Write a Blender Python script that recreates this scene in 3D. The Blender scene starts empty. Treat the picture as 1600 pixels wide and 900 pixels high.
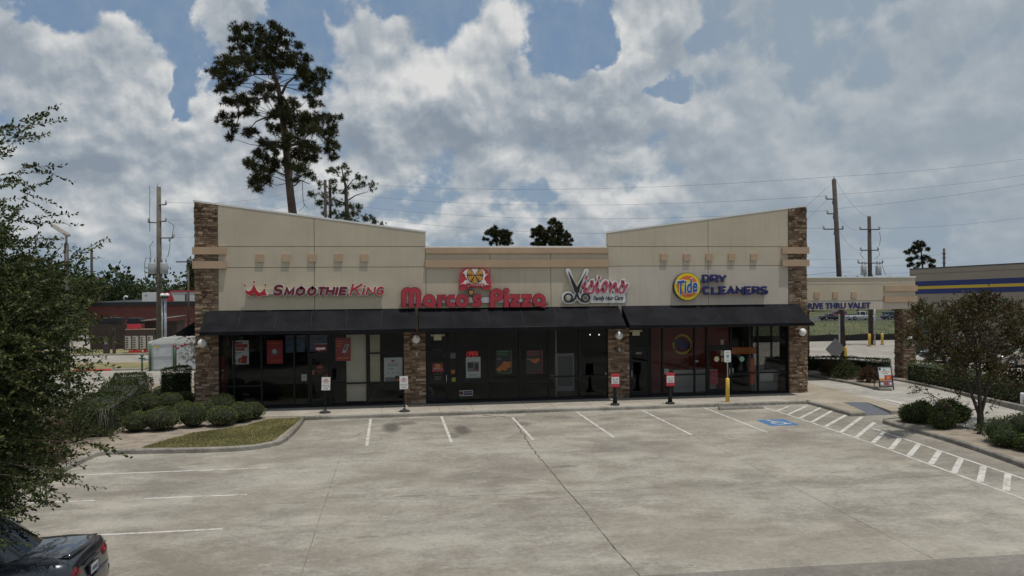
import bpy, math, random
import numpy as np
from mathutils import Vector, Matrix

sc = bpy.context.scene
COL = sc.collection
R = math.radians
rng = np.random.default_rng(11)
random.seed(5)

# ------------------------------------------------------------------ camera
F_PX, CAM_H = 1230.0, 5.4
yaw, pitch, roll = math.atan2(190, F_PX), -math.atan2(5.4, F_PX), -0.0072
_fw = Vector((math.sin(yaw)*math.cos(pitch), math.cos(yaw)*math.cos(pitch), math.sin(pitch)))
_r0 = Vector((math.cos(yaw), -math.sin(yaw), 0)); _u0 = _r0.cross(_fw)
_rt = _r0*math.cos(roll) + _u0*math.sin(roll); _up = -_r0*math.sin(roll) + _u0*math.cos(roll)
CAM = Vector((0, 0, CAM_H))
cd = bpy.data.cameras.new('camera'); cam = bpy.data.objects.new('camera', cd); COL.objects.link(cam)
cd.sensor_width = 36; cd.lens = 36*F_PX/1600; cd.clip_start = 0.1; cd.clip_end = 8000
M = Matrix((_rt, _up, -_fw)).transposed().to_4x4(); M.translation = CAM
cam.matrix_world = M
sc.camera = cam

# ------------------------------------------------------------------ sun, exposure
TO_SUN = Vector((0.14, -0.14, 1.0)).normalized()
sl = bpy.data.lights.new('sun', 'SUN'); sl.energy = 3.6; sl.angle = R(0.53); sl.color = (1.0, 0.955, 0.88)
so = bpy.data.objects.new('sun', sl); COL.objects.link(so)
so.rotation_euler = (-TO_SUN).to_track_quat('-Z', 'Y').to_euler(); so.location = (0, 0, 60)
sc.view_settings.view_transform = 'Standard'
try: sc.view_settings.look = 'None'
except Exception: pass
sc.view_settings.exposure = -0.38; sc.view_settings.gamma = 1.0; sc.view_settings.use_curve_mapping = False
sc.cycles.use_denoising = True
sc.cycles.max_bounces = 8; sc.cycles.transparent_max_bounces = 16

# ------------------------------------------------------------------ sky
class NT:
    def __init__(s, tree): s.t = tree; s.n = tree.nodes; s.l = tree.links
    def new(s, typ, **kw):
        n = s.n.new(typ)
        for k, v in kw.items(): setattr(n, k, v)
        return n
    def put(s, sock, v):
        if hasattr(v, 'is_output') or isinstance(v, bpy.types.NodeSocket): s.l.new(v, sock)
        else: sock.default_value = v
    def math(s, op, a, b=0.0, c=None, clamp=False):
        n = s.new('ShaderNodeMath', operation=op); n.use_clamp = clamp
        s.put(n.inputs[0], a); s.put(n.inputs[1], b)
        if c is not None: s.put(n.inputs[2], c)
        return n.outputs[0]
    def mix(s, f, a, b, blend='MIX'):
        n = s.new('ShaderNodeMix', data_type='RGBA', blend_type=blend)
        s.put(n.inputs[0], f); s.put(n.inputs[6], a); s.put(n.inputs[7], b)
        return n.outputs[2]
    def comb(s, x, y, z):
        n = s.new('ShaderNodeCombineXYZ'); s.put(n.inputs[0], x); s.put(n.inputs[1], y); s.put(n.inputs[2], z); return n.outputs[0]
    def noise(s, vec, scale, detail=4, rough=.5, dist=0.0, out=0):
        n = s.new('ShaderNodeTexNoise'); s.put(n.inputs['Vector'], vec)
        n.inputs['Scale'].default_value = scale; n.inputs['Detail'].default_value = detail
        n.inputs['Roughness'].default_value = rough; n.inputs['Distortion'].default_value = dist
        return n.outputs[out]
    def smooth(s, v, a, b, lo=0.0, hi=1.0):
        n = s.new('ShaderNodeMapRange', interpolation_type='SMOOTHSTEP')
        s.put(n.inputs[0], v); n.inputs[1].default_value = a; n.inputs[2].default_value = b
        n.inputs[3].default_value = lo; n.inputs[4].default_value = hi
        return n.outputs[0]
    def ramp(s, v, stops):
        n = s.new('ShaderNodeValToRGB'); s.put(n.inputs[0], v)
        e = n.color_ramp.elements
        while len(e) < len(stops): e.new(0.5)
        for q, (p, c) in zip(e, stops): q.position = p; q.color = (*c, 1)
        return n.outputs[0]

W = bpy.data.worlds.new('World'); sc.world = W; W.use_nodes = True
t = NT(W.node_tree); t.n.clear()
SKY_STRENGTH = 0.1
sky = t.new('ShaderNodeTexSky', sky_type='NISHITA'); sky.sun_disc = False
sky.sun_elevation = math.asin(TO_SUN.z); sky.sun_rotation = math.atan2(TO_SUN.x, TO_SUN.y)
sky.dust_density = 1.0; sky.ozone_density = 2.0
tc = t.new('ShaderNodeTexCoord'); sp = t.new('ShaderNodeSeparateXYZ'); t.put(sp.inputs[0], tc.outputs['Generated'])
x, y, z = sp.outputs
az = t.math('MULTIPLY', t.math('ARCTAN2', x, y), 180/math.pi)
el = t.math('MULTIPLY', t.math('ARCSINE', z), 180/math.pi)
elc = t.math('MAXIMUM', el, -2.0)
# cloud space: clouds get smaller and flatter towards the horizon
vv = t.math('MULTIPLY', t.math('LOGARITHM', t.math('ADD', elc, 20.0), math.e), 24.0)
uu = t.math('MULTIPLY', az, 0.70)
cv = t.comb(uu, vv, 3.7)
# clear patches and heavy patches of the cloud field: (az, el, radius az, radius el, weight)
PATCH = [(-22.5,17.6,5.5,2.0,-.26),(-15.8,19.2,2.4,2.2,-.34),(-13.4,13.6,1.4,2.4,-.28),(-6.6,19.2,1.6,1.6,-.30),
         (14.0,16.6,3.4,1.9,-.38),(1.5,19.8,3.4,.9,-.36),(20.0,13.4,2.4,.9,-.24),(22.5,17.0,1.6,1.2,-.16),(-14.0,11.0,1.1,1.3,-.22),(10.5,6.5,2.2,1.2,-.10),
         (-20,12.5,6,3.0,.10),(-11.0,17.5,2.2,2.6,.14),(-1.0,16.0,5,2.6,.10),(4.5,13.0,9,4,.12),(18.5,17.0,2.6,3.2,.16),(15.5,8.5,4.0,3.0,.12),
         (-17.5,9.0,6,3.2,.17),(-4,9,9,3,.09),(33,9,12,9,.08),(-20,5.5,8,1.6,.07),(6,4,12,1.5,.03)]
# sunlit heads and grey bellies of the larger cumulus
LIGHT = [(-15.0,11.5,3.5,1.6,.26),(-10.8,18.2,1.6,2.2,.22),(-21.5,15.0,4.5,1.5,.16),(-22,7.9,8,.9,-.26),(-19,9.8,2.4,.6,-.10),(-18.5,5.6,3.0,1.0,.10),(-2.5,17.0,4,1.8,.20),(2.5,14.9,3.2,1.6,.20),(7.5,17.4,3,2.2,.16),(18.2,17.2,1.6,2.2,.20),(8.5,10.9,6.5,.9,-.22),(-3,11.4,5,1.1,-.12),(17,9.4,2.2,1.2,.30),(19,6.9,2.6,.8,.22),(14.5,7.0,2.4,.7,.14),(-1.2,8.2,1.6,1.2,.18),(5.5,6.0,3.0,.7,.12),(-8.5,9.0,2.0,1.2,.12),(-23,13.0,2.5,1.0,.10),(15,10.6,4,.8,-.10),(25,11,3,.9,-.12),(35,18,3.5,1.2,.16),(36,16.2,4,.7,-.14),(38,9.5,4,1.2,-.18)]
def gauss(lst):
    tot = 0.0
    for (a0, e0, sa, se, w) in lst:
        da = t.math('DIVIDE', t.math('SUBTRACT', waz, a0), sa); de = t.math('DIVIDE', t.math('SUBTRACT', wel, e0), se)
        g = t.math('EXPONENT', t.math('MULTIPLY', t.math('ADD', t.math('MULTIPLY', da, da), t.math('MULTIPLY', de, de)), -1.0))
        tot = t.math('MULTIPLY_ADD', g, w, tot)
    return tot
# ragged edges for the patches
wn = t.noise(cv, .35, 5, .6, 0, 1)
ws = t.new('ShaderNodeSeparateXYZ'); t.put(ws.inputs[0], wn)
waz = t.math('MULTIPLY_ADD', t.math('SUBTRACT', ws.outputs[0], .5), 7.0, az); wel = t.math('MULTIPLY_ADD', t.math('SUBTRACT', ws.outputs[1], .5), 4.5, el)
cov = gauss(PATCH); glow = gauss(LIGHT)
def field(off, det=7):
    vo = t.new('ShaderNodeVectorMath', operation='ADD'); t.put(vo.inputs[0], cv); vo.inputs[1].default_value = off
    big = t.noise(vo.outputs[0], 0.17, 2, .5, .3)
    mid = t.noise(vo.outputs[0], 0.43, det, .53, .1)
    return t.math('ADD', t.math('MULTIPLY', big, .55), t.math('MULTIPLY', mid, .55))
d0 = field((0, 0, 0)); d1 = field((.45, 1.6, 0), 3); d2 = field((.12, .4, 0), 7)
dens = t.math('ADD', d0, cov)
mask = t.smooth(dens, .476, .574)
# lit tops, shaded bases: compare the density with the density a little further up, towards the sun
shade = t.math('ADD', t.math('MULTIPLY', t.math('SUBTRACT', d0, d1), 1.9), t.math('MULTIPLY', t.math('SUBTRACT', d0, d2), 2.3))
rim = t.math('MULTIPLY', t.smooth(dens, .50, .66, 1.0, 0.0), .16)
lit = t.math('ADD', t.math('ADD', t.math('ADD', shade, glow), rim), .43, clamp=True)
right = t.smooth(az, 14, 29)
cl = t.ramp(lit, [(0.0, (.315, .375, .45)), (.30, (.41, .47, .535)), (.54, (.57, .615, .655)), (.93, (.93, .93, .915))])
veil = t.mix(t.math('MULTIPLY', right, .66), cl, (.41, .485, .555, 1))
k = t.new('ShaderNodeVectorMath', operation='SCALE'); t.put(k.inputs[0], veil); k.inputs['Scale'].default_value = 1/SKY_STRENGTH
skyd = t.mix(.80, sky.outputs[0], (2.05, 3.35, 5.35, 1))
hz = t.smooth(el, 0.0, 13.0, 1.0, 0.0)
skyh = t.mix(t.math('MULTIPLY', hz, .85), skyd, (3.5, 4.5, 5.5, 1))
skyv = t.mix(t.math('MULTIPLY_ADD', t.smooth(t.noise(cv, .9, 6, .6), .35, .7), .22, .14), skyh, (4.1, 4.8, 5.5, 1))
skyr = t.mix(t.math('MULTIPLY', right, .88), skyv, (3.8, 4.65, 5.5, 1))
mask2 = t.math('MULTIPLY', mask, t.smooth(el, 0.0, 4.5, .35, .97))
fin = t.mix(mask2, skyr, k.outputs[0])
bg = t.new('ShaderNodeBackground'); t.put(bg.inputs[0], fin); bg.inputs[1].default_value = SKY_STRENGTH
wo = t.new('ShaderNodeOutputWorld'); t.l.new(bg.outputs[0], wo.inputs[0])

# ------------------------------------------------------------------ materials
def newmat(name):
    m = bpy.data.materials.new(name); m.use_nodes = True
    n = NT(m.node_tree); b = n.n.get('Principled BSDF')
    return m, n, b
MATS = {}
def P(name, col, rough=.6, metal=0.0, ns=None, na=.15, bump=0.0, bs=20.0, spec=.5, emit=None, estr=0.0, coat=0.0):
    m, n, b = newmat(name)
    b.inputs['Roughness'].default_value = rough; b.inputs['Metallic'].default_value = metal
    b.inputs['Specular IOR Level'].default_value = spec; b.inputs['Coat Weight'].default_value = coat
    b.inputs['Coat Roughness'].default_value = .05
    if emit: b.inputs['Emission Color'].default_value = (*emit, 1); b.inputs['Emission Strength'].default_value = estr
    pos = n.new('ShaderNodeNewGeometry').outputs['Position']
    if ns:
        f1 = n.noise(pos, ns, 6, .6)
        c = n.mix(n.smooth(f1, .3, .7), (*[v*(1-na) for v in col], 1), (*[min(1, v*(1+na)) for v in col], 1))
        n.put(b.inputs['Base Color'], c)
    else: b.inputs['Base Color'].default_value = (*col, 1)
    if bump:
        bn = n.new('ShaderNodeBump'); bn.inputs['Strength'].default_value = bump; bn.inputs['Distance'].default_value = .02
        n.put(bn.inputs['Height'], n.noise(pos, bs, 5, .6)); n.put(b.inputs['Normal'], bn.outputs[0])
    MATS[name] = m
    return m

def glass_mat(name, tint, rough=0.0, refl=1.0):
    m, n, b = newmat(name); n.n.remove(b)
    out = n.n.get('Material Output')
    tr = n.new('ShaderNodeBsdfTransparent'); tr.inputs[0].default_value = (*tint, 1)
    gl = n.new('ShaderNodeBsdfGlossy'); gl.inputs['Roughness'].default_value = rough; gl.inputs[0].default_value = (.9, .95, 1, 1)
    fr = n.new('ShaderNodeFresnel'); fr.inputs[0].default_value = 1.52
    mx = n.new('ShaderNodeMixShader'); n.put(mx.inputs[0], n.math('MULTIPLY', fr.outputs[0], refl, clamp=True))
    n.l.new(tr.outputs[0], mx.inputs[1]); n.l.new(gl.outputs[0], mx.inputs[2]); n.l.new(mx.outputs[0], out.inputs[0])
    MATS[name] = m
    return m

def island_mat(name, stops, rough=.7, ns=2.0, na=.3, bump=0.0, bs=30, trans=0.0, clump=None):
    """colour differs from piece to piece (stone, leaf, blade), with a slow drift over the whole"""
    m, n, b = newmat(name)
    g = n.new('ShaderNodeNewGeometry')
    c = n.ramp(g.outputs['Random Per Island'], stops)
    f = n.noise(g.outputs['Position'], ns, 4, .6)
    c = n.mix(1.0, c, n.ramp(f, [(.3, (1-na,)*3), (.7, (1+na,)*3)]), 'MULTIPLY')
    if clump:
        sc_, lo, hi, cc = clump
        c = n.mix(n.smooth(n.noise(g.outputs['Position'], sc_, 3, .6), lo, hi), c, n.mix(.65, c, (*cc, 1)))
    n.put(b.inputs['Base Color'], c); b.inputs['Roughness'].default_value = rough; b.inputs['Specular IOR Level'].default_value = .22
    if bump:
        bn = n.new('ShaderNodeBump'); bn.inputs['Strength'].default_value = bump; bn.inputs['Distance'].default_value = .02
        n.put(bn.inputs['Height'], n.noise(g.outputs['Position'], bs, 4, .6)); n.put(b.inputs['Normal'], bn.outputs[0])
    if trans:
        tl = n.new('ShaderNodeBsdfTranslucent'); n.put(tl.inputs[0], c)
        mx = n.new('ShaderNodeMixShader'); mx.inputs[0].default_value = trans
        out = n.n.get('Material Output')
        n.l.new(b.outputs[0], mx.inputs[1]); n.l.new(tl.outputs[0], mx.inputs[2]); n.l.new(mx.outputs[0], out.inputs[0])
    MATS[name] = m
    return m

# ------------------------------------------------------------------ helpers
ORG = {}
def tag(o, label=None, cat=None, group=None, kind=None):
    if label: o['label'] = label
    if cat: o['category'] = cat
    if group: o['group'] = group
    if kind: o['kind'] = kind
    return o
def thing(name, label, cat, loc=(0, 0, 0), group=None):
    o = bpy.data.objects.new(name, None); COL.objects.link(o)
    o.location = loc; o.empty_display_size = .3; ORG[o] = Vector(loc)
    return tag(o, label, cat, group)
def at(px, py, Y):
    d = _fw*F_PX + _rt*(px-800) - _up*(py-450); return CAM + d*(Y/d.y)
def gnd(px, py, zz=0.0):
    d = _fw*F_PX + _rt*(px-800) - _up*(py-450); return CAM + d*((zz-CAM_H)/d.z)
def fx(px, py, Y):
    p = at(px, py, Y); return p.x, p.z

class MB:
    """collects shapes, then links them as one mesh object"""
    def __init__(s): s.v = []; s.f = []; s.mi = []; s.m = []; s.sm = []
    def _m(s, mat):
        if mat not in s.m: s.m.append(mat)
        return s.m.index(mat)
    def add(s, vs, fs, mat, smooth=False):
        b = len(s.v); s.v.extend([tuple(p) for p in vs]); k = s._m(mat)
        for f in fs: s.f.append([b+i for i in f]); s.mi.append(k); s.sm.append(smooth)
        return s
    def box(s, x0, x1, y0, y1, z0, z1, mat):
        return s.hexa([(x0,y0,z0),(x1,y0,z0),(x1,y1,z0),(x0,y1,z0),(x0,y0,z1),(x1,y0,z1),(x1,y1,z1),(x0,y1,z1)], mat)
    def hexa(s, p, mat):
        return s.add(p, [(0,3,2,1),(4,5,6,7),(0,1,5,4),(1,2,6,5),(2,3,7,6),(3,0,4,7)], mat)
    def quad(s, a, b, c, d, mat): return s.add([a, b, c, d], [(0,1,2,3)], mat)
    def prism(s, poly, y0, y1, mat):          # polygon in x,z (seen from -y, counter-clockwise) pushed from y0 back to y1
        n = len(poly)
        vs = [(x, y0, z) for x, z in poly] + [(x, y1, z) for x, z in poly]
        fs = [list(range(n)), list(range(2*n-1, n-1, -1))] + [(i, i+n, (i+1) % n+n, (i+1) % n) for i in range(n)]
        return s.add(vs, fs, mat)
    def prism_x(s, poly, x0, x1, mat):        # polygon in y,z pushed along x
        n = len(poly)
        vs = [(x0, y, z) for y, z in poly] + [(x1, y, z) for y, z in poly]
        fs = [list(range(n)), list(range(2*n-1, n-1, -1))] + [(i, i+n, (i+1) % n+n, (i+1) % n) for i in range(n)]
        return s.add(vs, fs, mat)
    def slab(s, poly, z0, z1, mat):           # polygon in x,y, from z0 up to z1
        n = len(poly)
        vs = [(x, y, z1) for x, y in poly] + [(x, y, z0) for x, y in poly]
        fs = [list(range(n))] + [(i, i+n, (i+1) % n+n, (i+1) % n) for i in range(n)]
        return s.add(vs, fs, mat)
    def tube(s, pts, r, mat, n=8, caps=True, smooth=True):
        pts = [Vector(p) for p in pts]; N = len(pts)
        rs = r if isinstance(r, (list, tuple)) else [r]*N
        vs = []; prev = None
        for i, p in enumerate(pts):
            d = (pts[min(i+1, N-1)] - pts[max(i-1, 0)]).normalized()
            if prev is None:
                a = d.cross(Vector((0, 0, 1)) if abs(d.z) < .9 else Vector((1, 0, 0))).normalized()
            else:
                a = (prev - d*prev.dot(d)).normalized()
            prev = a; b = d.cross(a)
            for k in range(n):
                w = 2*math.pi*k/n; vs.append(p + (a*math.cos(w)+b*math.sin(w))*rs[i])
        fs = []
        for i in range(N-1):
            for k in range(n):
                k2 = (k+1) % n; fs.append((i*n+k, i*n+k2, (i+1)*n+k2, (i+1)*n+k))
        s.add(vs, fs, mat, smooth)
        if caps:
            b0 = len(s.v)-len(vs); k = s._m(mat)
            s.f.append([b0+q for q in range(n-1, -1, -1)]); s.mi.append(k); s.sm.append(False)
            s.f.append([b0+(N-1)*n+q for q in range(n)]); s.mi.append(k); s.sm.append(False)
        return s
    def lathe(s, prof, c, mat, n=20, axis='z', smooth=True):   # prof: (radius, height)
        vs = []; cx, cy, cz = c
        for r, h in prof:
            for k in range(n):
                w = 2*math.pi*k/n; a, b = r*math.cos(w), r*math.sin(w)
                vs.append((cx+a, cy+b, cz+h) if axis == 'z' else ((cx+a, cy-h, cz+b) if axis == 'y' else (cx+h, cy+a, cz+b)))
        fs = [(i*n+k, i*n+(k+1) % n, (i+1)*n+(k+1) % n, (i+1)*n+k) for i in range(len(prof)-1) for k in range(n)]
        fs.append(list(range(n-1, -1, -1))); fs.append([(len(prof)-1)*n+k for k in range(n)])
        return s.add(vs, fs, mat, smooth)
    def sphere(s, c, r, mat, n=16, m=10, sq=(1, 1, 1)):
        prof = [(math.sin(math.pi*i/m), -math.cos(math.pi*i/m)) for i in range(m+1)]
        vs = []
        for rr, h in prof:
            for k in range(n):
                w = 2*math.pi*k/n; vs.append((c[0]+r*sq[0]*rr*math.cos(w), c[1]+r*sq[1]*rr*math.sin(w), c[2]+r*sq[2]*h))
        fs = [(i*n+k, i*n+(k+1) % n, (i+1)*n+(k+1) % n, (i+1)*n+k) for i in range(m) for k in range(n)]
        return s.add(vs, fs, mat, True)
    def disc(s, cx, cz, r, y0, y1, mat, n=32, a0=0, a1=2*math.pi, r_in=0):
        if r_in:
            full = abs(a1-a0) > 6.28
            st = n if full else n+1
            ang = [a0+(a1-a0)*k/n for k in range(st)]
            vs = []
            for yy in (y0, y1):
                for rr in (r, r_in):
                    vs += [(cx+rr*math.cos(w), yy, cz+rr*math.sin(w)) for w in ang]
            fs = []
            for k in range(n):
                j = (k+1) % st
                fs += [(k, j, st+j, st+k), (2*st+k, 3*st+k, 3*st+j, 2*st+j), (k, 2*st+k, 2*st+j, j), (st+k, st+j, 3*st+j, 3*st+k)]
            return s.add(vs, fs, mat)
        return s.prism([(cx+r*math.cos(a0+(a1-a0)*k/n), cz+r*math.sin(a0+(a1-a0)*k/n)) for k in range(n)], y0, y1, mat)
    def stroke(s, pl, w, y0, y1, mat, caps=True, tofx=None):    # flat thick line in x,z with round ends
        pl = [Vector(p) for p in pl]; L = []; Rr = []; n = len(pl)
        for i, p in enumerate(pl):
            d0 = (pl[i]-pl[i-1]).normalized() if i else (pl[1]-pl[0]).normalized()
            d1 = (pl[i+1]-pl[i]).normalized() if i < n-1 else d0
            d = (d0+d1); d = d.normalized() if d.length > .2 else d1
            nn = Vector((-d.y, d.x)); kk = min(1.6, 1/max(.5, nn.dot(Vector((-d1.y, d1.x)))))
            L.append(p+nn*w/2*kk); Rr.append(p-nn*w/2*kk)
        for i in range(n-1):
            s.prism([Rr[i], Rr[i+1], L[i+1], L[i]], y0, y1, mat)
        if caps:
            for p, q in ((pl[0], pl[1]), (pl[-1], pl[-2])):
                d = (p-q).normalized(); a = math.atan2(d.y, d.x)
                s.prism([(p.x+w/2*math.cos(a-math.pi/2+math.pi*k/8), p.y+w/2*math.sin(a-math.pi/2+math.pi*k/8)) for k in range(9)], y0, y1, mat)
        return s
    def build(s, name, parent=None, loc=None, world=True):
        me = bpy.data.meshes.new(name)
        org = ORG[parent] if parent is not None else Vector(loc or (0, 0, 0))
        v = np.array(s.v, dtype=float).reshape(-1, 3) - np.array(org)
        use = np.zeros(len(v), bool)
        for f in s.f: use[f] = True
        re_ = np.cumsum(use)-1
        me.from_pydata(v[use].tolist(), [], [[int(re_[i]) for i in f] for f in s.f])
        for m in s.m: me.materials.append(m)
        me.polygons.foreach_set('material_index', s.mi); me.polygons.foreach_set('use_smooth', s.sm)
        me.update()
        o = bpy.data.objects.new(name, me); COL.objects.link(o); ORG[o] = org
        if parent is not None: o.parent = parent
        else: o.location = org
        return o

def arr_obj(name, V, Fq, mat, parent=None, loc=None, smooth=False):
    """quads or triangles from arrays"""
    org = ORG[parent] if parent is not None else Vector(loc or (0, 0, 0))
    V = np.asarray(V, dtype=np.float32) - np.array(org, dtype=np.float32); Fq = np.asarray(Fq, dtype=np.int32)
    me = bpy.data.meshes.new(name); k = Fq.shape[1]
    me.vertices.add(len(V)); me.vertices.foreach_set('co', V.ravel())
    me.loops.add(Fq.size); me.loops.foreach_set('vertex_index', Fq.ravel())
    me.polygons.add(len(Fq)); me.polygons.foreach_set('loop_start', np.arange(0, Fq.size, k, dtype=np.int32))
    me.polygons.foreach_set('loop_total', np.full(len(Fq), k, dtype=np.int32))
    me.polygons.foreach_set('use_smooth', np.full(len(Fq), smooth, dtype=bool))
    me.materials.append(mat); me.update(calc_edges=True); me.validate()
    o = bpy.data.objects.new(name, me); COL.objects.link(o); ORG[o] = org
    if parent is not None: o.parent = parent
    else: o.location = org
    return o

def unit(a): return a/np.maximum(1e-9, np.linalg.norm(a, axis=-1, keepdims=True))
def leaf_quads(Pt, size, aspect=.42, dirs=None, spread=1.0):
    n = len(Pt); a = rng.normal(size=(n, 3))*spread
    if dirs is not None: a = a*.55 + dirs
    a = unit(a); b = unit(np.cross(a, rng.normal(size=(n, 3))))
    L = size*rng.uniform(.7, 1.25, (n, 1)); w = L*aspect
    V = np.stack([Pt, Pt+a*L*.5+b*w*.5, Pt+a*L, Pt+a*L*.5-b*w*.5], 1).reshape(-1, 3)
    return V, np.arange(4*n).reshape(n, 4)
def blob_points(c, r, n, shell=.55):
    d = unit(rng.normal(size=(n, 3))); q = (shell + (1-shell)*rng.random((n, 1)))
    return np.array(c) + d*q*np.array(r), d
def needles(cs, rs, per, length, width):
    """tufts of thin needles filling clumps"""
    Vs = []
    for c, r in zip(cs, rs):
        n = max(5, int(per*(r/.5)**1.6))
        p, d = blob_points(c, (r*1.12, r*1.12, r*.85), n, .08)
        p[:, 2] += .1*r
        m = 14
        P_ = np.repeat(p, m, 0); D = unit(np.repeat(d, m, 0)*.55 + np.array([0, 0, .25]) + rng.normal(size=(n*m, 3))*.75)
        L = length*rng.uniform(.7, 1.2, (n*m, 1)); b = unit(np.cross(D, rng.normal(size=(n*m, 3))))*width
        Vs.append(np.stack([P_-b, P_+b, P_+D*L], 1).reshape(-1, 3))
    V = np.concatenate(Vs); return V, np.arange(len(V)).reshape(-1, 3)

_TX = {}
def text_shape(s, off=0.0, shear=0.0, ext=.5, res=3):
    k = (s, off, shear, res)
    if k not in _TX:
        cu = bpy.data.curves.new('lettering', 'FONT'); cu.body = s; cu.size = 1; cu.offset = off; cu.shear = shear
        cu.extrude = .5; cu.resolution_u = res; cu.align_x = 'LEFT'
        ob = bpy.data.objects.new('lettering', cu); COL.objects.link(ob)
        dg = bpy.context.evaluated_depsgraph_get(); dg.update()
        me = bpy.data.meshes.new_from_object(ob.evaluated_get(dg))
        v = np.array([tuple(q.co) for q in me.vertices]); f = [list(p.vertices) for p in me.polygons]
        bpy.data.objects.remove(ob); bpy.data.curves.remove(cu); bpy.data.meshes.remove(me)
        _TX[k] = (v, f)
    return _TX[k]
def text(mb, s, x0, x1, z0, z1, y0, y1, mat, off=0.0, shear=0.0, pad=0.0, face='-y'):
    """lettering fitted into a box on a wall that faces -y; y0 is its front"""
    v, f = text_shape(s, off, shear)
    lo, hi = v.min(0), v.max(0)
    u = (v-lo)/np.maximum(1e-6, hi-lo)
    X = x0-pad+(x1-x0+2*pad)*u[:, 0]; Z = z0-pad+(z1-z0+2*pad)*u[:, 1]; Yy = y1+(y0-y1)*u[:, 2]
    mb.add(np.stack([X, Yy, Z], 1).tolist(), f, mat)

# ------------------------------------------------------------------ palette
def stucco_mat(name, col):
    """fine render with faint rain streaks and grime"""
    m, n, b = newmat(name); pos = n.new('ShaderNodeNewGeometry').outputs['Position']
    mp = n.new('ShaderNodeMapping'); n.put(mp.inputs[0], pos); mp.inputs['Scale'].default_value = (5.5, 5.5, .28)
    st = n.noise(mp.outputs[0], 1.0, 5, .65, .2); bl = n.noise(pos, .6, 5, .6); fi = n.noise(pos, 22, 4, .7)
    c = n.mix(n.smooth(bl, .3, .7), (*[v*.93 for v in col], 1), (*[v*1.05 for v in col], 1))
    c = n.mix(n.math('MULTIPLY', n.smooth(st, .50, .70), .24), c, (*[v*q for v, q in zip(col, (.66, .66, .68))], 1))
    c = n.mix(n.math('MULTIPLY', n.smooth(fi, .35, .7), .10), c, (*[v*.75 for v in col], 1))
    n.put(b.inputs['Base Color'], c); b.inputs['Roughness'].default_value = .92
    bn = n.new('ShaderNodeBump'); bn.inputs['Strength'].default_value = .35; bn.inputs['Distance'].default_value = .01
    n.put(bn.inputs['Height'], n.noise(pos, 55, 5, .7)); n.put(b.inputs['Normal'], bn.outputs[0]); MATS[name] = m
    return m
stucco = stucco_mat('stucco', (.53, .465, .355)); stucco_pale = stucco_mat('stucco pale', (.555, .49, .41))
trim_tan = P('trim tan', (.47, .335, .225), .9, ns=1.2, na=.07, bump=.2, bs=60)
coping = P('coping', (.74, .74, .72), .5, ns=2, na=.06)
groove = P('groove', (.16, .14, .11), .9)
awning_m = P('awning canvas', (.0085, .0088, .0112), .85, ns=1.1, na=.5, bump=.35, bs=4, spec=.18)
black_metal = P('black metal', (.010, .010, .011), .55, ns=3, na=.2, spec=.3)
black_rubber = P('black rubber', (.02, .02, .02), .8)
chrome = P('bright metal', (.6, .6, .6), .3, 1.0)
white_paint = P('white paint', (.72, .72, .70), .5)
white_plastic = P('white plastic', (.78, .78, .76), .35)
grey_paint = P('grey paint', (.33, .34, .35), .5)
galv = P('galvanised steel', (.42, .43, .44), .45, .7, ns=4, na=.15)
yellow_paint = P('yellow paint', (.72, .48, .07), .5, ns=4, na=.12)
red_sign = P('red sign', (.50, .035, .05), .35, ns=3, na=.08)
red_pizza = P('red letter', (.41, .035, .052), .4, ns=1.5, na=.16)
maroon = P('maroon letter', (.16, .012, .03), .35)
navy = P('navy letter', (.020, .024, .125), .4, ns=2, na=.2)
pink_red = P('rose letter', (.46, .085, .13), .5, ns=6, na=.15)
sign_white = P('sign white', (.72, .72, .70), .4)
sign_black = P('sign black', (.015, .015, .018), .4)
pizza_yel = P('cheese yellow', (.68, .36, .07), .5)
pizza_tan = P('pepperoni red', (.38, .08, .02), .5)
tide_yel = P('disc yellow', (.75, .58, .02), .35)
tide_org = P('disc orange', (.72, .16, .03), .35)
tide_blue = P('disc blue', (.02, .09, .36), .35)
tide_red = P('panel red', (.25, .032, .015), .6, ns=1, na=.1)
hc_blue = P('symbol blue', (.06, .155, .33), .7, ns=6, na=.2)
poster_white = P('poster white', (.62, .66, .64), .5)
poster_red = P('poster red', (.42, .045, .06), .5)
poster_grey = P('poster grey', (.2, .21, .22), .5)
poster_black = P('poster black', (.02, .022, .02), .4)
poster_green = P('poster green', (.06, .3, .09), .5)
food_orange = P('food orange', (.6, .2, .03), .5, ns=30, na=.6)
brick_red = P('painted brick', (.145, .050, .043), .85, ns=.9, na=.14, bump=.4, bs=9)
roof_black = P('black fascia', (.012, .012, .014), .6)
wood_brown = P('stained timber', (.05, .033, .026), .8, ns=2, na=.3)
conc_wall = P('painted block', (.62, .62, .59), .85, ns=.8, na=.12, bump=.2, bs=8)
metal_wall = P('ribbed wall', (.30, .26, .205), .7, ns=.4, na=.05)
stripe_navy = P('navy stripe', (.022, .037, .15), .6)
stripe_gold = P('gold stripe', (.62, .43, .04), .6)
dark_grey = P('dark grey paint', (.07, .075, .085), .6)
pole_wood = P('weathered pole', (.13, .115, .09), .9, ns=3, na=.25, bump=.4, bs=12)
pole_dark = P('creosoted pole', (.055, .045, .038), .9, ns=3, na=.25)
soil = P('dry soil', (.27, .225, .175), .95, ns=2.2, na=.25, bump=.6, bs=14)
mulch = P('mulch', (.17, .115, .08), .95, ns=5, na=.4, bump=.8, bs=30)
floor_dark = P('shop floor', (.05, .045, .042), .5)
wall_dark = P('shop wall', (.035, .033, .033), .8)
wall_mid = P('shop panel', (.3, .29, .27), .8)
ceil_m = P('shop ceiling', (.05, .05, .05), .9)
plast_grey = P('counter grey', (.5, .5, .5), .5)
glass = glass_mat('tinted glass', (.74, .75, .74), 0.0, .62)
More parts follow.
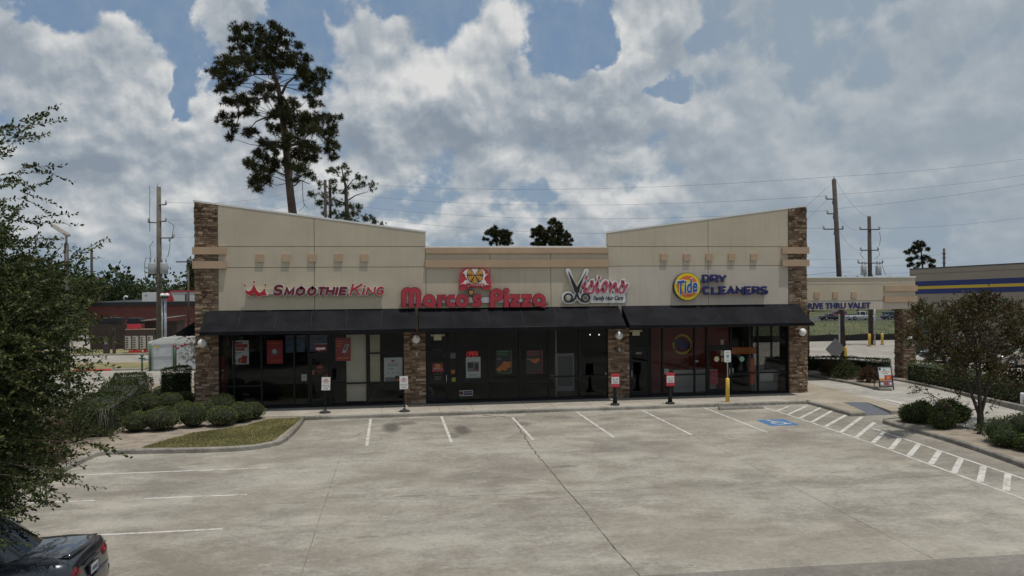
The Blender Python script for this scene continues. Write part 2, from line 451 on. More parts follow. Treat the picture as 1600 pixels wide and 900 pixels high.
glass_car = glass_mat('car glass', (.22, .27, .27), 0.0, 1.2)

def paint_line_mat():
    m, n, b = newmat('worn road paint')
    pos = n.new('ShaderNodeNewGeometry').outputs['Position']
    w = n.smooth(n.noise(pos, 3.0, 8, .75), .36, .56)
    n.put(b.inputs['Base Color'], n.mix(w, (.34, .315, .275, 1), (.56, .545, .505, 1))); b.inputs['Roughness'].default_value = .75
    return m
line_paint = paint_line_mat()

def concrete(name, lo, hi, stains=(), bands=()):
    m, n, b = newmat(name)
    pos = n.new('ShaderNodeNewGeometry').outputs['Position']
    st = n.new('ShaderNodeMapping'); n.put(st.inputs[0], pos); st.inputs['Scale'].default_value = (.75, 1.15, 1)
    st.inputs['Rotation'].default_value = (0, 0, R(-7))
    a = n.noise(st.outputs[0], .30, 4, .6, .4); c = n.noise(st.outputs[0], 1.1, 8, .72, .3); f = n.noise(pos, 7, 7, .78); g = n.noise(pos, 55, 3, .7)
    v = n.math('ADD', n.math('ADD', n.math('MULTIPLY', a, .30), n.math('MULTIPLY', c, .34)), n.math('ADD', n.math('MULTIPLY', f, .24), n.math('MULTIPLY', g, .12)))
    col = n.mix(n.smooth(v, .41, .585), (*lo, 1), (*hi, 1))
    # pale worn patches and a rusty-brown film in broad patches
    wp = n.smooth(n.noise(st.outputs[0], .55, 7, .7, .6), .53, .66)
    col = n.mix(n.math('MULTIPLY', wp, .55), col, (hi[0]*1.16, hi[1]*1.15, hi[2]*1.12, 1))
    br = n.smooth(n.noise(pos, .20, 6, .65, .6), .47, .62)
    col = n.mix(n.math('MULTIPLY', br, .36), col, (lo[0]*1.0, lo[1]*.945, lo[2]*.86, 1))
    gr = n.smooth(n.noise(pos, 1.7, 8, .75, .4), .58, .70)
    col = n.mix(n.math('MULTIPLY', gr, .40), col, (lo[0]*.68, lo[1]*.64, lo[2]*.58, 1))
    # grain of the worn surface
    gm_ = n.math('ADD', n.math('MULTIPLY', n.noise(pos, 9, 8, .85), .75), n.math('MULTIPLY', n.noise(pos, 38, 5, .8), .55))
    gv = n.smooth(gm_, .45, .85, .80, 1.20)
    gc = n.new('ShaderNodeVectorMath', operation='SCALE'); n.put(gc.inputs[0], col); n.put(gc.inputs['Scale'], gv); col = gc.outputs[0]
    # dark specks and drips
    sp_ = n.smooth(n.noise(pos, 7.0, 2, .5), .70, .76); col = n.mix(n.math('MULTIPLY', sp_, .45), col, (.09, .08, .07, 1))
    sep = n.new('ShaderNodeSeparateXYZ'); n.put(sep.inputs[0], pos); X, Y, _ = sep.outputs
    wob = n.noise(pos, 1.9, 5, .7); tot = None
    for (sx, sy, rx, ry, w) in stains:
        dx = n.math('DIVIDE', n.math('SUBTRACT', X, sx), rx); dy = n.math('DIVIDE', n.math('SUBTRACT', Y, sy), ry)
        e = n.math('EXPONENT', n.math('MULTIPLY', n.math('ADD', n.math('MULTIPLY', dx, dx), n.math('MULTIPLY', dy, dy)), -1.0))
        q = n.math('MULTIPLY', n.smooth(n.math('MULTIPLY', e, n.math('ADD', n.math('MULTIPLY', wob, 1.8), .12)), .25, .85), w)
        tot = q if tot is None else n.math('MAXIMUM', tot, q)
    if tot is not None: col = n.mix(tot, col, (.075, .066, .058, 1))
    n.put(b.inputs['Base Color'], col); b.inputs['Roughness'].default_value = .88
    bn = n.new('ShaderNodeBump'); bn.inputs['Strength'].default_value = .35; bn.inputs['Distance'].default_value = .01
    n.put(bn.inputs['Height'], n.noise(pos, 40, 5, .7)); n.put(b.inputs['Normal'], bn.outputs[0])
    return m
def st(px, py, rx, ry, w): p = gnd(px, py); return (p.x, p.y, rx, ry, w)
STAINS = [st(612, 668, .42, 1.3, .85), st(634, 661, .5, .5, .6), st(722, 672, .36, 1.1, .85), st(708, 680, .3, .6, .5), st(640, 656, 1.0, .45, .3), st(820, 662, .30, .6, .5), st(870, 652, .8, .5, .45),
          st(545, 660, 1.3, .8, .3), st(930, 655, .9, .8, .3), st(1040, 650, .8, .6, .35), st(1140, 648, .9, .6, .25), st(880, 729, .5, .16, .5), st(640, 775, .5, .12, .4), st(575, 839, .3, .12, .4),
          st(750, 652, .9, .3, .5), st(1310, 655, 1.8, 3.2, .24), st(1420, 690, 1.2, 5, .25), st(1560, 735, 1.0, 4, .24), st(300, 760, 1.8, .9, .20), st(250, 800, 1.4, .8, .22), st(230, 722, 1.5, .6, .24),
          st(990, 700, 2.4, 1.3, .26), st(470, 700, 1.6, 1.0, .18), st(1100, 760, 2.6, 1.2, .12), st(420, 800, 1.2, .7, .14), st(760, 740, 3.5, .8, .10), st(700, 820, 3, .7, .10), st(450, 690, .8, 2.0, .15)]
conc_lot = concrete('parking concrete', (.200, .178, .146), (.358, .330, .280), STAINS)
conc_walk = concrete('sidewalk concrete', (.27, .243, .20), (.42, .385, .325))
conc_tan = concrete('tan paving', (.25, .212, .162), (.38, .33, .26))
conc_lane = concrete('lane concrete', (.27, .255, .225), (.42, .40, .36))
conc_kerb = concrete('kerb concrete', (.13, .118, .10), (.31, .29, .255))
conc_back = concrete('back lot concrete', (.22, .20, .175), (.36, .335, .295))
conc_road = concrete('apron concrete', (.135, .122, .104), (.225, .205, .178))
ramp_mat = P('warning mat', (.105, .115, .135), .8, ns=8, na=.15)

def grass_mat(name, a, b_, c, s=1.0):
    m, n, b = newmat(name)
    pos = n.new('ShaderNodeNewGeometry').outputs['Position']
    f = n.noise(pos, .5*s, 6, .65); g = n.noise(pos, 14*s, 4, .7)
    col = n.ramp(n.math('ADD', n.math('MULTIPLY', f, .65), n.math('MULTIPLY', g, .35)), [(.36, a), (.5, b_), (.64, c)])
    n.put(b.inputs['Base Color'], col); b.inputs['Roughness'].default_value = .95
    bn = n.new('ShaderNodeBump'); bn.inputs['Strength'].default_value = .7; bn.inputs['Distance'].default_value = .05
    n.put(bn.inputs['Height'], g); n.put(b.inputs['Normal'], bn.outputs[0])
    return m
turf = grass_mat('dry turf', (.095, .115, .04), (.21, .18, .08), (.34, .27, .145))
field_g = grass_mat('field grass', (.034, .050, .015), (.066, .078, .027), (.13, .11, .05), .25)

# ------------------------------------------------------------------ terrain, paving
def hgt(X, Y):
    s = lambda v: v*v*(3-2*v)
    c = lambda v: min(1.0, max(0.0, v))
    dip = -3.5*s(c((Y-68)/45)) + 1.05*s(c((Y-114)/34))
    return -.04 + dip*s(c((X-14)/22))
xs = np.r_[-4000, -1800, -800, -400, -200, -120, np.arange(-80, 221, 10), 260, 320, 420, 700, 1500, 4000]
ys = np.r_[-600, -200, -80, -30, 0, 30, 55, np.arange(64, 170, 4), 180, 200, 240, 320, 500, 900, 2000, 5000]
V = [(a, b, hgt(a, b)) for b in ys for a in xs]; nx = len(xs)
Fq = [(j*nx+i, j*nx+i+1, (j+1)*nx+i+1, (j+1)*nx+i) for j in range(len(ys)-1) for i in range(nx-1)]
tag(arr_obj('ground', V, Fq, field_g, smooth=True), kind='structure')

def sheet(name, poly, zz, mat):
    m = MB(); n = len(poly)
    m.add([(p[0], p[1], p[2] if len(p) > 2 else zz) for p in poly], [list(range(n))], mat)
    return tag(m.build(name), kind='structure')
def slab(name, poly, z0, z1, mat): return tag(MB().slab(poly, z0, z1, mat).build(name), kind='structure')

sheet('parking_lot', [(-60, -30), (62, -30), (62, 66.8), (-15, 66.8), (-60, 66.8)], 0.0, conc_lot)
sheet('entrance_apron', [(-9.3, -29), (50, -29), (50, 13.75), (12.3, 13.8), (4.5, 14.0), (-9.3, 14.3)][::1], .004, conc_road)
sheet('back_lot', [(-60, 36.5), (-15.2, 36.5), (-9.3, 36.5), (-9.3, 66.7), (-60, 66.7)], .004, conc_back)
sheet('side_lot', [(24.5, 27.0), (61, 27.0), (61, 66.7), (19.9, 66.7), (19.9, 48), (24.5, 48)], .004, conc_back)
sheet('rear_lot', [(-60, 66.8), (-15, 66.8), (-15, 96), (-60, 96)], -.004, conc_back)

def offset_line(pl, d):
    pl = [Vector((p[0], p[1])) for p in pl]; out = []
    for i, p in enumerate(pl):
        a = (p-pl[i-1]).normalized() if i else (pl[1]-pl[0]).normalized()
        b = (pl[i+1]-p).normalized() if i < len(pl)-1 else a
        q = (a+b).normalized(); nn = Vector((-q.y, q.x)); kk = 1/max(.6, nn.dot(Vector((-b.y, b.x)))); out.append(p+nn*d*kk)
    return out
def dense(pl, step=.5):
    out = []
    for a, b in zip(pl[:-1], pl[1:]):
        a, b = Vector(a[:2]), Vector(b[:2]); n = max(1, int((b-a).length/step))
        out += [a.lerp(b, i/n) for i in range(n)]
    return out+[Vector(pl[-1][:2])]
def smooth_line(pl, it=2):
    pl = [Vector(p[:2]) for p in pl]
    for _ in range(it):
        q = [pl[0]]
        for a, b in zip(pl[:-1], pl[1:]): q += [a.lerp(b, .25), a.lerp(b, .75)]
        pl = q+[pl[-1]]
    return pl
def kerb(name, pl, w=.16, h=.14, mat=None, z0=-.03):
    """a kerb with a rounded nose; the road is on the left of the line"""
    pl = [Vector(p[:2]) for p in pl]
    prof = [(0, z0), (-.012, h-.035), (-.035, h-.006), (-.06, h+.004), (-w, h+.004), (-w, z0)]
    rows = []
    for d, zz in prof:
        rows.append([(p.x, p.y, zz) for p in offset_line(pl, d)])
    n = len(pl); vs = [q for r in rows for q in r]
    fs = [(k*n+i, k*n+i+1, (k+1)*n+i+1, (k+1)*n+i) for k in range(len(prof)-1) for i in range(n-1)]
    m = MB(); m.add(vs, fs, mat or conc_kerb, False)
    m.add([r[0] for r in rows], [list(range(6))], mat or conc_kerb); m.add([r[-1] for r in rows], [list(range(5, -1, -1))], mat or conc_kerb)
    return tag(m.build(name), kind='structure')

WALK_Z = .14
slab('sidewalk', [(-3.45, 32.72), (18.41, 32.72), (18.39, 29.36), (18.95, 29.34), (19.55, 31.8), (20.55, 31.65), (20.12, 29.3), (21.2, 29.3), (21.6, 36.0), (21.6, 48), (19.3, 48), (19.3, 34.97), (-7.6, 34.97), (-7.6, 33.2)], -.03, WALK_Z, conc_walk)
sheet('tan_paving', [(17.9, 33.0), (18.44, 32.74), (18.42, 29.38), (18.93, 29.36), (19.53, 31.85), (20.57, 31.68), (20.15, 29.34), (21.15, 29.34), (21.58, 36.0), (21.58, 47), (19.72, 47), (19.72, 34.3), (18.6, 34.0)], WALK_Z+.004, conc_tan)
m = MB()
m.add([(18.98, 29.25, .012), (20.10, 29.25, .012), (20.53, 31.65, WALK_Z-.002), (19.57, 31.78, WALK_Z-.002)], [(0, 1, 2, 3)], ramp_mat)
m.add([(18.98, 29.25, -.02), (18.98, 29.25, .012), (20.10, 29.25, .012), (20.10, 29.25, -.02)], [(0, 1, 2, 3)][::-1], ramp_mat)
tag(m.build('kerb_ramp'), kind='structure')
kerb('sidewalk_kerb', [(-3.45, 32.55), (4.0, 32.55), (11, 32.55), (18.26, 32.55)][::-1])
kerb('sidewalk_kerb', [(18.26, 32.55), (18.24, 29.20), (18.92, 29.18)][::-1])
# drive lane past the building
lane = [(21.6, 46, .13), (21.6, 36, .13), (21.2, 29.3, .12), (20.95, 26.5, .06), (20.75, 23.2, .03), (20.4, 20, .015), (19.6, 14.5, .012), (26.2, 12, .012), (26.3, 20, .02), (26.3, 28.6, .06), (26.6, 33, .10), (26.9, 37.6, .13), (26.2, 41, .13), (24.6, 46, .13)]
def strip(name, L_, R_, mat):
    n = len(L_); m = MB(); m.add(L_+R_, [(i+1, i, n+i, n+i+1) for i in range(n-1)], mat)
    return tag(m.build(name), kind='structure')
strip('drive_lane', [(21.5, 48, .135), (21.5, 36, .135), (21.1, 33.0, .13), (21.0, 29.2, .02), (19.95, 29.0, .010), (20.0, 27.6, .010), (20.45, 26.7, .010), (20.4, 23.2, .010), (20.1, 18, .010), (19.3, 11, .010)],
      [(25.5, 48, .135), (26.6, 37.0, .135), (26.4, 33.5, .13), (26.0, 30, .03), (26.0, 29.0, .011), (26.0, 27.6, .010), (25.9, 26.7, .010), (25.8, 23, .010), (25.7, 20, .010), (25.6, 11, .010)], conc_lane)

# planting beds
LK = smooth_line([(-3.45, 32.6), (-3.42, 31.2), (-3.55, 28.6), (-3.75, 27.5), (-4.6, 26.85), (-5.9, 26.78), (-7.6, 26.95), (-9.2, 27.1), (-9.35, 26.6), (-9.45, 25), (-9.5, 21), (-9.5, 15), (-9.5, 4)], 2)
kerb('planter_kerb', LK, .17, .15)
inner = [tuple(p) for p in offset_line(LK, -.15)]
slab('planting_bed', inner + [(-13.5, 4), (-14.5, 30), (-14.8, 46), (-8.2, 46), (-8.2, 35.0), (-7.6, 34.9), (-7.6, 33.2), (-3.62, 32.72)], -.03, .125, soil)
LAWN = ((478, 652), (452, 654), (420, 655), (385, 665), (300, 677), (255, 689), (220, 700), (330, 700), (398, 696), (428, 688), (466, 659))
tag(MB().slab([tuple(gnd(*p, .13)[:2]) for p in LAWN][::-1] , .10, .135, turf).build('lawn'), kind='structure')

# kerbs of the island on the right
IK = smooth_line([(19.3, 27.9), (18.5, 27.75), (18.45, 26.5), (18.5, 24.5), (18.35, 22.5), (17.95, 20.0), (17.4, 17.5), (16.9, 15), (16.2, 11)], 1)
kerb('island_kerb', IK[::-1], .17, .15)
ii = [tuple(p) for p in offset_line(IK[::-1], -.15)][::-1]
slab('island_bed', ii + [(19.4, 11), (20.2, 18), (20.5, 23), (20.55, 26.9), (20.1, 27.85)], -.03, .125, soil)
kerb('island_kerb', [(19.4, 11), (20.2, 18), (20.52, 23), (20.57, 26.9), (20.1, 27.9), (19.3, 27.92)][::-1], .15, .13)
# bed with the low red shrubs, and the hedge bed beyond the lane
HK = [(23.3, 34.7), (23.6, 37.5), (23.2, 39.6), (22.9, 42.2)]
kerb('lane_kerb', [(22.9, 42.0), (23.15, 39.6), (23.45, 37.5), (23.35, 34.9), (23.9, 34.75)][::-1], .16, .27, z0=.0)
slab('shrub_bed', [(23.5, 35.0), (25.1, 36.6), (25.0, 41), (23.1, 42), (23.2, 39.6), (23.55, 37.5)], .0, .24, soil)
HB = smooth_line([(24.9, 46.5), (25.2, 43.5), (26.3, 40.0), (26.6, 36.6), (26.05, 32.5), (25.7, 29), (25.6, 26), (25.5, 18)], 1)[::-1]
kerb('hedge_kerb', HB, .16, .26, z0=.0)
slab('hedge_bed', [tuple(p) for p in offset_line(HB, -.12)] + [(27.6, 18), (27.7, 26), (27.9, 30), (28.9, 38), (29.3, 41), (29, 46.5)][::-1], -.02, .2, soil)

# strips behind, on the left
slab('grass_verge', [(-50, 54.6), (-15.9, 54.4), (-15.6, 59.2), (-50, 59.6)], -.03, .11, turf)
kerb('verge_kerb', [(-50, 54.45), (-20.2, 54.3)][::-1], .16, .13)
kerb('verge_kerb', [(-17.9, 54.28), (-15.8, 54.25)][::-1], .16, .13)
kerb('fire_lane_kerb', [(-20.2, 54.3), (-17.9, 54.28)][::-1], .16, .13, P('red kerb paint', (.42, .05, .04), .7, ns=3, na=.25))
slab('grass_verge', [(-50, 66.9), (-18.6, 66.6), (-18.4, 71.5), (-50, 71.8)], -.03, .11, turf)
kerb('verge_kerb', [(-50, 66.75), (-18.6, 66.45)][::-1], .16, .13)

# painted lines
def gline(name, pts, w, zz=.004):
    pts = [Vector(p[:2]) for p in pts]; a = offset_line(pts, w/2); b = offset_line(pts, -w/2); n = len(pts)
    m = MB(); m.add([(p.x, p.y, zz) for p in a]+[(p.x, p.y, zz) for p in b], [(n+i, n+i+1, i+1, i) for i in range(n-1)], line_paint)
    return tag(m.build(name), kind='structure')
for X, y0, y1 in ((-.83, 32.4, 26.9), (2.03, 32.4, 27.0), (4.86, 31.6, 26.9), (7.73, 32.45, 26.7), (10.56, 32.45, 26.75), (13.40, 32.45, 26.65)):
    gline('stall_line', [(X, y0), (X, y1)], .105)
for x0, x1, Y in ((-9.2, -3.66, 24.3), (-9.3, -7.45, 21.38), (-6.25, -3.72, 21.28), (-9.3, -3.74, 18.36)):
    gline('stall_line', [(x0, Y), (x1, Y-.06)], .105)
gline('hatch_line', [(15.92, 32.2), (16.0, 29.5), (15.95, 27), (15.85, 23.5), (15.66, 20.5), (15.45, 17.2), (15.2, 13.2)], .10)
gline('hatch_line', [(17.56, 26.85), (17.42, 24.8), (17.22, 22), (17.06, 19.4), (16.8, 16)], .10)
for (a, b, w) in (((1234, 634.5), (1212, 643), .12), ((1262, 634), (1231, 648), .14), ((1285, 636), (1249, 654), .14), ((1304, 640), (1268, 660), .14), ((1325, 647), (1289, 667), .15),
               ((1348, 651), (1313, 676), .15), ((1367, 660), (1337, 684), .15), ((1382, 675), (1363, 693), .15), ((1407, 684), (1391, 703), .16), ((1436, 694), (1420, 713), .17), ((1469, 704), (1454, 726), .17),
               ((1502, 716), (1490, 740), .17), ((1537, 728), (1531, 754), .17), ((1575, 740), (1572, 768), .17), ((1359, 667.5), (1390, 666), .08)):
    A, B = gnd(*a), gnd(*b); d = (B-A).normalized()*.06; gline('hatch_bar', [A+d, B-d], w, .008)
lz = lambda y: .13-.11*(33-y)/3.8+.012
sheet('lane_arrow', [(21.72, 32.3, lz(32.3)), (21.95, 30.9, lz(30.9)), (22.18, 31.2, lz(31.2)), (22.02, 32.35, lz(32.35))], 0, line_paint)
# wheelchair symbol on its blue square
m = MB(); m.quad((14.12, 27.80, .004), (15.28, 27.80, .004), (15.32, 29.12, .004), (14.16, 29.12, .004), hc_blue)
tag(m.build('accessible_symbol_panel'), kind='structure')
s_ = MB(); ring = [(.52+.24*math.cos(w), .42+.24*math.sin(w)) for w in np.linspace(R(150), R(395), 16)]
s_.stroke(ring, .075, 0, .002, line_paint); s_.stroke([(.42, .95), (.46, .56), (.70, .56), (.80, .28), (.90, .30)], .09, .0025, .0045, line_paint); s_.stroke([(.45, .78), (.66, .76)], .07, .005, .007, line_paint)
s_.disc(.42, 1.05, .075, .0, .002, line_paint, 14)
s_.v = [(14.15+1.06*(v[0]), 27.85+1.06*v[2], .0085+.5*v[1]) for v in s_.v]
tag(s_.build('accessible_symbol'), kind='structure')
# joints and the long open crack
crack_m = P('joint filler', (.12, .10, .078), .95, ns=3, na=.5)
def crack(name, a, b, w, jit, n=60):
    a, b = Vector(a), Vector(b); d = (b-a).normalized(); nn = Vector((-d.y, d.x)); c1, c2 = [], []
    off = 0
    for i in range(n+1):
        off = off*.8+random.uniform(-jit, jit); p = a.lerp(b, i/n)+nn*off; ww = w*random.uniform(.3, 1.3)
        c1.append((*(p+nn*ww/2), .003)); c2.append((*(p-nn*ww/2), .003))
    m = MB(); m.add(c1+c2, [(n+1+i, n+2+i, i+1, i) for i in range(n)], crack_m); return tag(m.build(name), kind='structure')
crack('pavement_crack', (4.83, 31.4), (4.55, 24.0), .045, .03); crack('pavement_crack', (4.55, 24.0), (4.5, 13.9), .034, .012)
crack('pavement_joint', (-9.3, 15.35), (-3.2, 15.3), .02, .006); crack('pavement_joint', (-9.4, 14.28), (12.3, 13.8), .02, .006, 90); crack('pavement_joint', (12.3, 13.8), (17, 13.3), .02, .006)
crack('pavement_crack', (3.7, 32.3), (4.9, 31.5), .16, .03, 24); crack('pavement_crack', (4.9, 31.5), (4.86, 28.5), .09, .05, 24)
crack('pavement_crack', (-1.4, 28.6), (-.5, 30.9), .03, .03, 24); crack('pavement_joint', (-3.2, 20.2), (4.5, 20.0), .012, .004); crack('pavement_joint', (4.5, 20.0), (15.6, 19.8), .012, .004); crack('pavement_joint', (10.56, 26.6), (10.4, 13.9), .012, .004); crack('pavement_joint', (-1.6, 26.6), (-1.7, 14.2), .012, .004)
# sidewalk score lines
m = MB()
for X in (-5.2, -2.9, -.4, 2.0, 3.4, 5.75, 6.9, 8.5, 10.9, 13.2, 15.5, 17.6): m.box(X, X+.018, 32.74, 35.1, WALK_Z-.001, WALK_Z+.002, groove)
tag(m.build('sidewalk_joint'), kind='structure')
sheet('kerb_patch', [(2.75, 32.5), (5.6, 32.5), (5.4, 31.75), (2.9, 31.9)], .0025, conc_walk)

# ------------------------------------------------------------------ the shop building
stone = island_mat('ledge stone', [(0, (.105, .068, .046)), (.3, (.180, .122, .082)), (.6, (.242, .170, .114)), (.86, (.32, .235, .158)), (.96, (.40, .315, .23)), (1, (.14, .10, .08))], .9, 1.2, .25, .6, 18)
stone_back = P('stone mortar', (.05, .038, .03), .95)
def stone_wall(mb, axis, fixed, a0, a1, z0, z1, out, ztop=None):
    """rows of split stones on a face; axis x: face looks along -y/+y, axis y: face looks along -x/+x"""
    zz = z0
    while zz < z1-.02:
        h = min(random.uniform(.055, .125), z1-zz)
        a = a0
        while a < a1-.01:
            w = min(random.uniform(.11, .40), a1-a)
            if a1-(a+w) < .09: w = a1-a
            zt = zz+h-.008
            if ztop:
                zt = min(zt, ztop(a), ztop(a+w))
            if zt > zz+.015:
                d = random.uniform(.02, .075)
                f0, f1 = (fixed, fixed+out*d)
                lo, hi = min(f0, f1), max(f0, f1)
                e = .006
                if axis == 'x':
                    j = [random.uniform(-.012, .012) for _ in range(4)]
                    fr, bk = f1, f0
                    pts = [(a+e, fr+j[0], zz), (a+w-e, fr+j[1], zz), (a+w-e, bk, zz), (a+e, bk, zz), (a+e, fr+j[2], zt), (a+w-e, fr+j[3], zt), (a+w-e, bk, zt), (a+e, bk, zt)]
                    mb.hexa(pts, stone)
                else: mb.box(lo, hi, a+e, a+w-e, zz, zt, stone)
            a += w
        zz += h
    return mb

FY = 35.0                       # front plane of the rendered walls
XL, XC0, XC1, XR = -8.2, 1.56, 9.88, 19.68
top_l = lambda x: 9.0+(7.73-9.0)*(x-XL)/(XC0-XL)
top_r = lambda x: 7.73+(9.03-7.73)*(x-XC1)/(XR-XC1)
mall = thing('shop_building', 'long cream stucco shop building with stone piers, black awnings and sloping end gables', 'building', ((XL+XR)/2, FY, 0))
# rendered front: panels with open joints over a dark backing
m = MB()
def panel(x0, x1, z0, z1, mat, tops=None, y=FY+.04):
    g = .011
    if tops: m.prism([(x0+g, z0+g), (x1-g, z0+g), (x1-g, tops(x1-g)), (x0+g, tops(x0+g))], y, y+.07, mat)
    else: m.prism([(x0+g, z0+g), (x1-g, z0+g), (x1-g, z1-g), (x0+g, z1-g)], y, y+.07, mat)
for a, b in ((-7.25, -3.25), (-3.25, XC0)):
    panel(a, b, 3.45, 6.21, stucco); panel(a, b, 6.21, 7.11, stucco); panel(a, b, 7.11, 0, stucco, top_l)
for a, b in ((XC1, 14.72), (14.72, 18.74)):
    panel(a, b, 3.45, 6.21, stucco_pale); panel(a, b, 6.21, 7.11, stucco); panel(a, b, 7.11, 0, stucco, top_r)
for a, b in ((XC0, 4.42), (4.42, 7.2), (7.2, XC1)): panel(a, b, 3.45, 7.06, stucco)
m.build('front_wall', mall)
m = MB()
m.prism([(-7.6, 3.44), (XC0-.02, 3.44), (XC0-.02, top_l(XC0)-.02), (-7.6, top_l(-7.6)-.02)], FY+.112, FY+.34, groove)
m.prism([(XC1+.02, 3.44), (19.1, 3.44), (19.1, top_r(19.1)-.02), (XC1+.02, top_r(XC1)-.02)], FY+.112, FY+.34, groove)
m.box(XC0, XC1, FY+.113, FY+.34, 3.44, 7.05, groove)
m.build('wall_backing', mall)
m = MB(); m.prism([(XL+.08, 6.3), (XC0-.001, 6.3), (XC0-.001, top_l(XC0)-.01), (XL+.08, top_l(XL+.08)-.01)], FY+.345, FY+.37, stucco); m.build('parapet_back', mall)
m = MB(); m.prism([(XC1+.001, 6.3), (XR-.08, 6.3), (XR-.08, top_r(XR-.08)-.01), (XC1+.001, top_r(XC1)-.01)], FY+.345, FY+.37, stucco); m.build('parapet_back', mall)
for xa_ in (XC1+.002, XC0-.018): MB().box(xa_, xa_+.016, FY+.115, FY+.344, 7.07, 7.71, stucco).build('parapet_end', mall)
# parapet returns, side and rear walls
m = MB()
m.box(XL+.06, XL+.3, FY+.98, FY+12, 0, 6.3, stucco); m.box(XL+.06, XR-.06, FY+12, FY+12.25, 0, 6.3, stucco)
m.box(XR-.3, XR-.06, FY+.98, FY+12, 3.3, 6.3, stucco); m.box(XR-.3, XR-.06, FY+5.6, FY+11.99, 0, 3.29, stucco); m.box(XR-.3, XR-.06, FY+.98, FY+1.25, 0, 3.29, stucco)
m.box(XR-.3, XR-.06, FY+1.26, FY+5.59, 0, .62, stucco)
m.build('side_wall', mall)
tag(MB().box(XL+.31, XR-.31, FY+.52, FY+11.99, 5.85, 6.0, P('roof membrane', (.5, .5, .48), .8, ns=1, na=.1)).build('roof', mall))
# coping
m = MB()
def cop(x0, x1, f, y0=FY+.028, y1=FY+.40):
    m.prism([(x0, f(x0)+.002), (x1, f(x1)+.002), (x1, f(x1)+.075), (x0, f(x0)+.075)], y0, y1, coping)
cop(XL-.04, XC0+.03, top_l); cop(XC0+.035, XC1-.035, lambda x: 7.06); cop(XC1-.03, XR+.04, top_r)
m.build('coping', mall)
# tan bands and blocks
m = MB(); m.box(XC0+.004, XC1-.004, FY-.06, FY+.039, 6.81, 7.055, trim_tan); m.build('trim_band', mall)
m = MB(); m.box(XC0-.03, XC1+.03, FY-.06, FY+.039, 6.18, 6.53, trim_tan); m.build('trim_band', mall)
for x0, x1, sx in ((-8.26, -6.9, -8.26), (18.38, 19.74, 19.74)):
    for z0, z1 in ((6.77, 7.08), (6.17, 6.49)):
        m = MB(); m.box(x0, x1, FY-.10, FY+.037, z0, z1, trim_tan)
        if sx < 0: m.box(-8.26, XL+.049, FY+.038, FY+1.1, z0, z1, trim_tan)
        else: m.box(XR-.049, 19.74, FY+.038, FY+1.1, z0, z1, trim_tan)
        m.build('trim_band', mall)
for x in (-5.52, -4.43, -3.33, -2.22, -1.11, 12.55, 13.66, 14.76, 15.87, 16.98):
    MB().box(x-.165, x+.165, FY-.02, FY+.041, 6.45, 6.78, trim_tan).build('accent_block', mall)
# stone piers
for x0, x1, ztop, fn, sd in ((XL+.05, -7.25, 8.9, top_l, -1), (18.74, XR-.05, 8.95, top_r, 1)):
    m = MB(); m.prism([(x0, 0.02), (x1, .02), (x1, fn(x1)-.01), (x0, fn(x0)-.01)], FY+.05, FY+.97, stone_back)
    tp = lambda x, fn=fn: fn(x)-.004
    for za, zb in ((.14, 6.165), (6.495, 6.765), (7.085, 9.2)):
        stone_wall(m, 'x', FY+.05, x0-.04 if sd < 0 else x0, x1 if sd < 0 else x1+.04, za, zb, -1, tp)
        stone_wall(m, 'y', x0 if sd < 0 else x1, FY+.02, FY+.97, za, min(zb, 8.85), sd)
    m.build('stone_pier', mall)
for x0, x1 in ((.56, 1.53), (9.88, 10.90)):
    m = MB(); m.box(x0, x1, FY+.18, FY+.5, .02, 3.46, stone_back); stone_wall(m, 'x', FY+.18, x0, x1, .14, 3.45, -1); m.build('stone_pier', mall)
# canvas awnings
def awning(x0, x1, name='awning'):
    y0, y1, zt, zs, zb = FY+.03, 33.8, 4.38, 3.54, 3.42
    m = MB(); n = max(1, round((x1-x0)/1.55)); sx = (x1-x0)/n
    for k in range(n):
        a, b = x0+k*sx, x0+(k+1)*sx; c = (a+b)/2
        for p, q in ((a, c), (c, b)):
            zp = -.018 if p == c else 0; zq = -.018 if q == c else 0
            m.add([(p, y1, zs), (q, y1, zs), (q, (y0+y1)/2, (zt+zs)/2+zq), (p, (y0+y1)/2, (zt+zs)/2+zp), (q, y0, zt), (p, y0, zt)], [(0, 1, 2, 3), (3, 2, 4, 5)], awning_m)
        m.box(b-.012, b+.012, y1-.004, y1+.0, zb, zs, black_metal) if k < n-1 else None
    m.add([(x0, y1, zb), (x1, y1, zb), (x1, y1, zs), (x0, y1, zs)], [(0, 1, 2, 3)], awning_m)
    for x in (x0, x1): m.add([(x, y1, zb), (x, y1, zs), (x, y0, zt), (x, y0, zb)], [(0, 1, 2, 3)], awning_m)
    o = m.build(name, mall)
    m = MB(); m.tube([(x0, y1+.02, zb), (x1, y1+.02, zb)], .02, black_metal); m.tube([(x0, y1+.02, zs), (x1, y1+.02, zs)], .02, black_metal)
    for k in range(n+1):
        x = x0+k*sx; x = min(max(x, x0+.03), x1-.03)
        m.tube([(x, y1+.02, zb+.02), (x, y0-.02, zb+.02)], .018, black_metal); m.tube([(x, y1+.03, zs-.02), (x, y0-.03, zt-.03)], .018, black_metal)
    m.build('awning_frame', o)
    for k in range(1, n):
        m = MB(); x = x0+k*sx; m.tube([(x, y1-.004, zs+.004), (x, (y0+y1)/2, (zt+zs)/2+.006), (x, y0, zt+.004)], .011, P('awning piping', (.014, .014, .017), .7) if 'awning piping' not in MATS else MATS['awning piping'], 5); m.build('awning_seam', o)
awning(-7.75, 1.08); awning(1.2, 10.34); awning(10.52, 19.24)
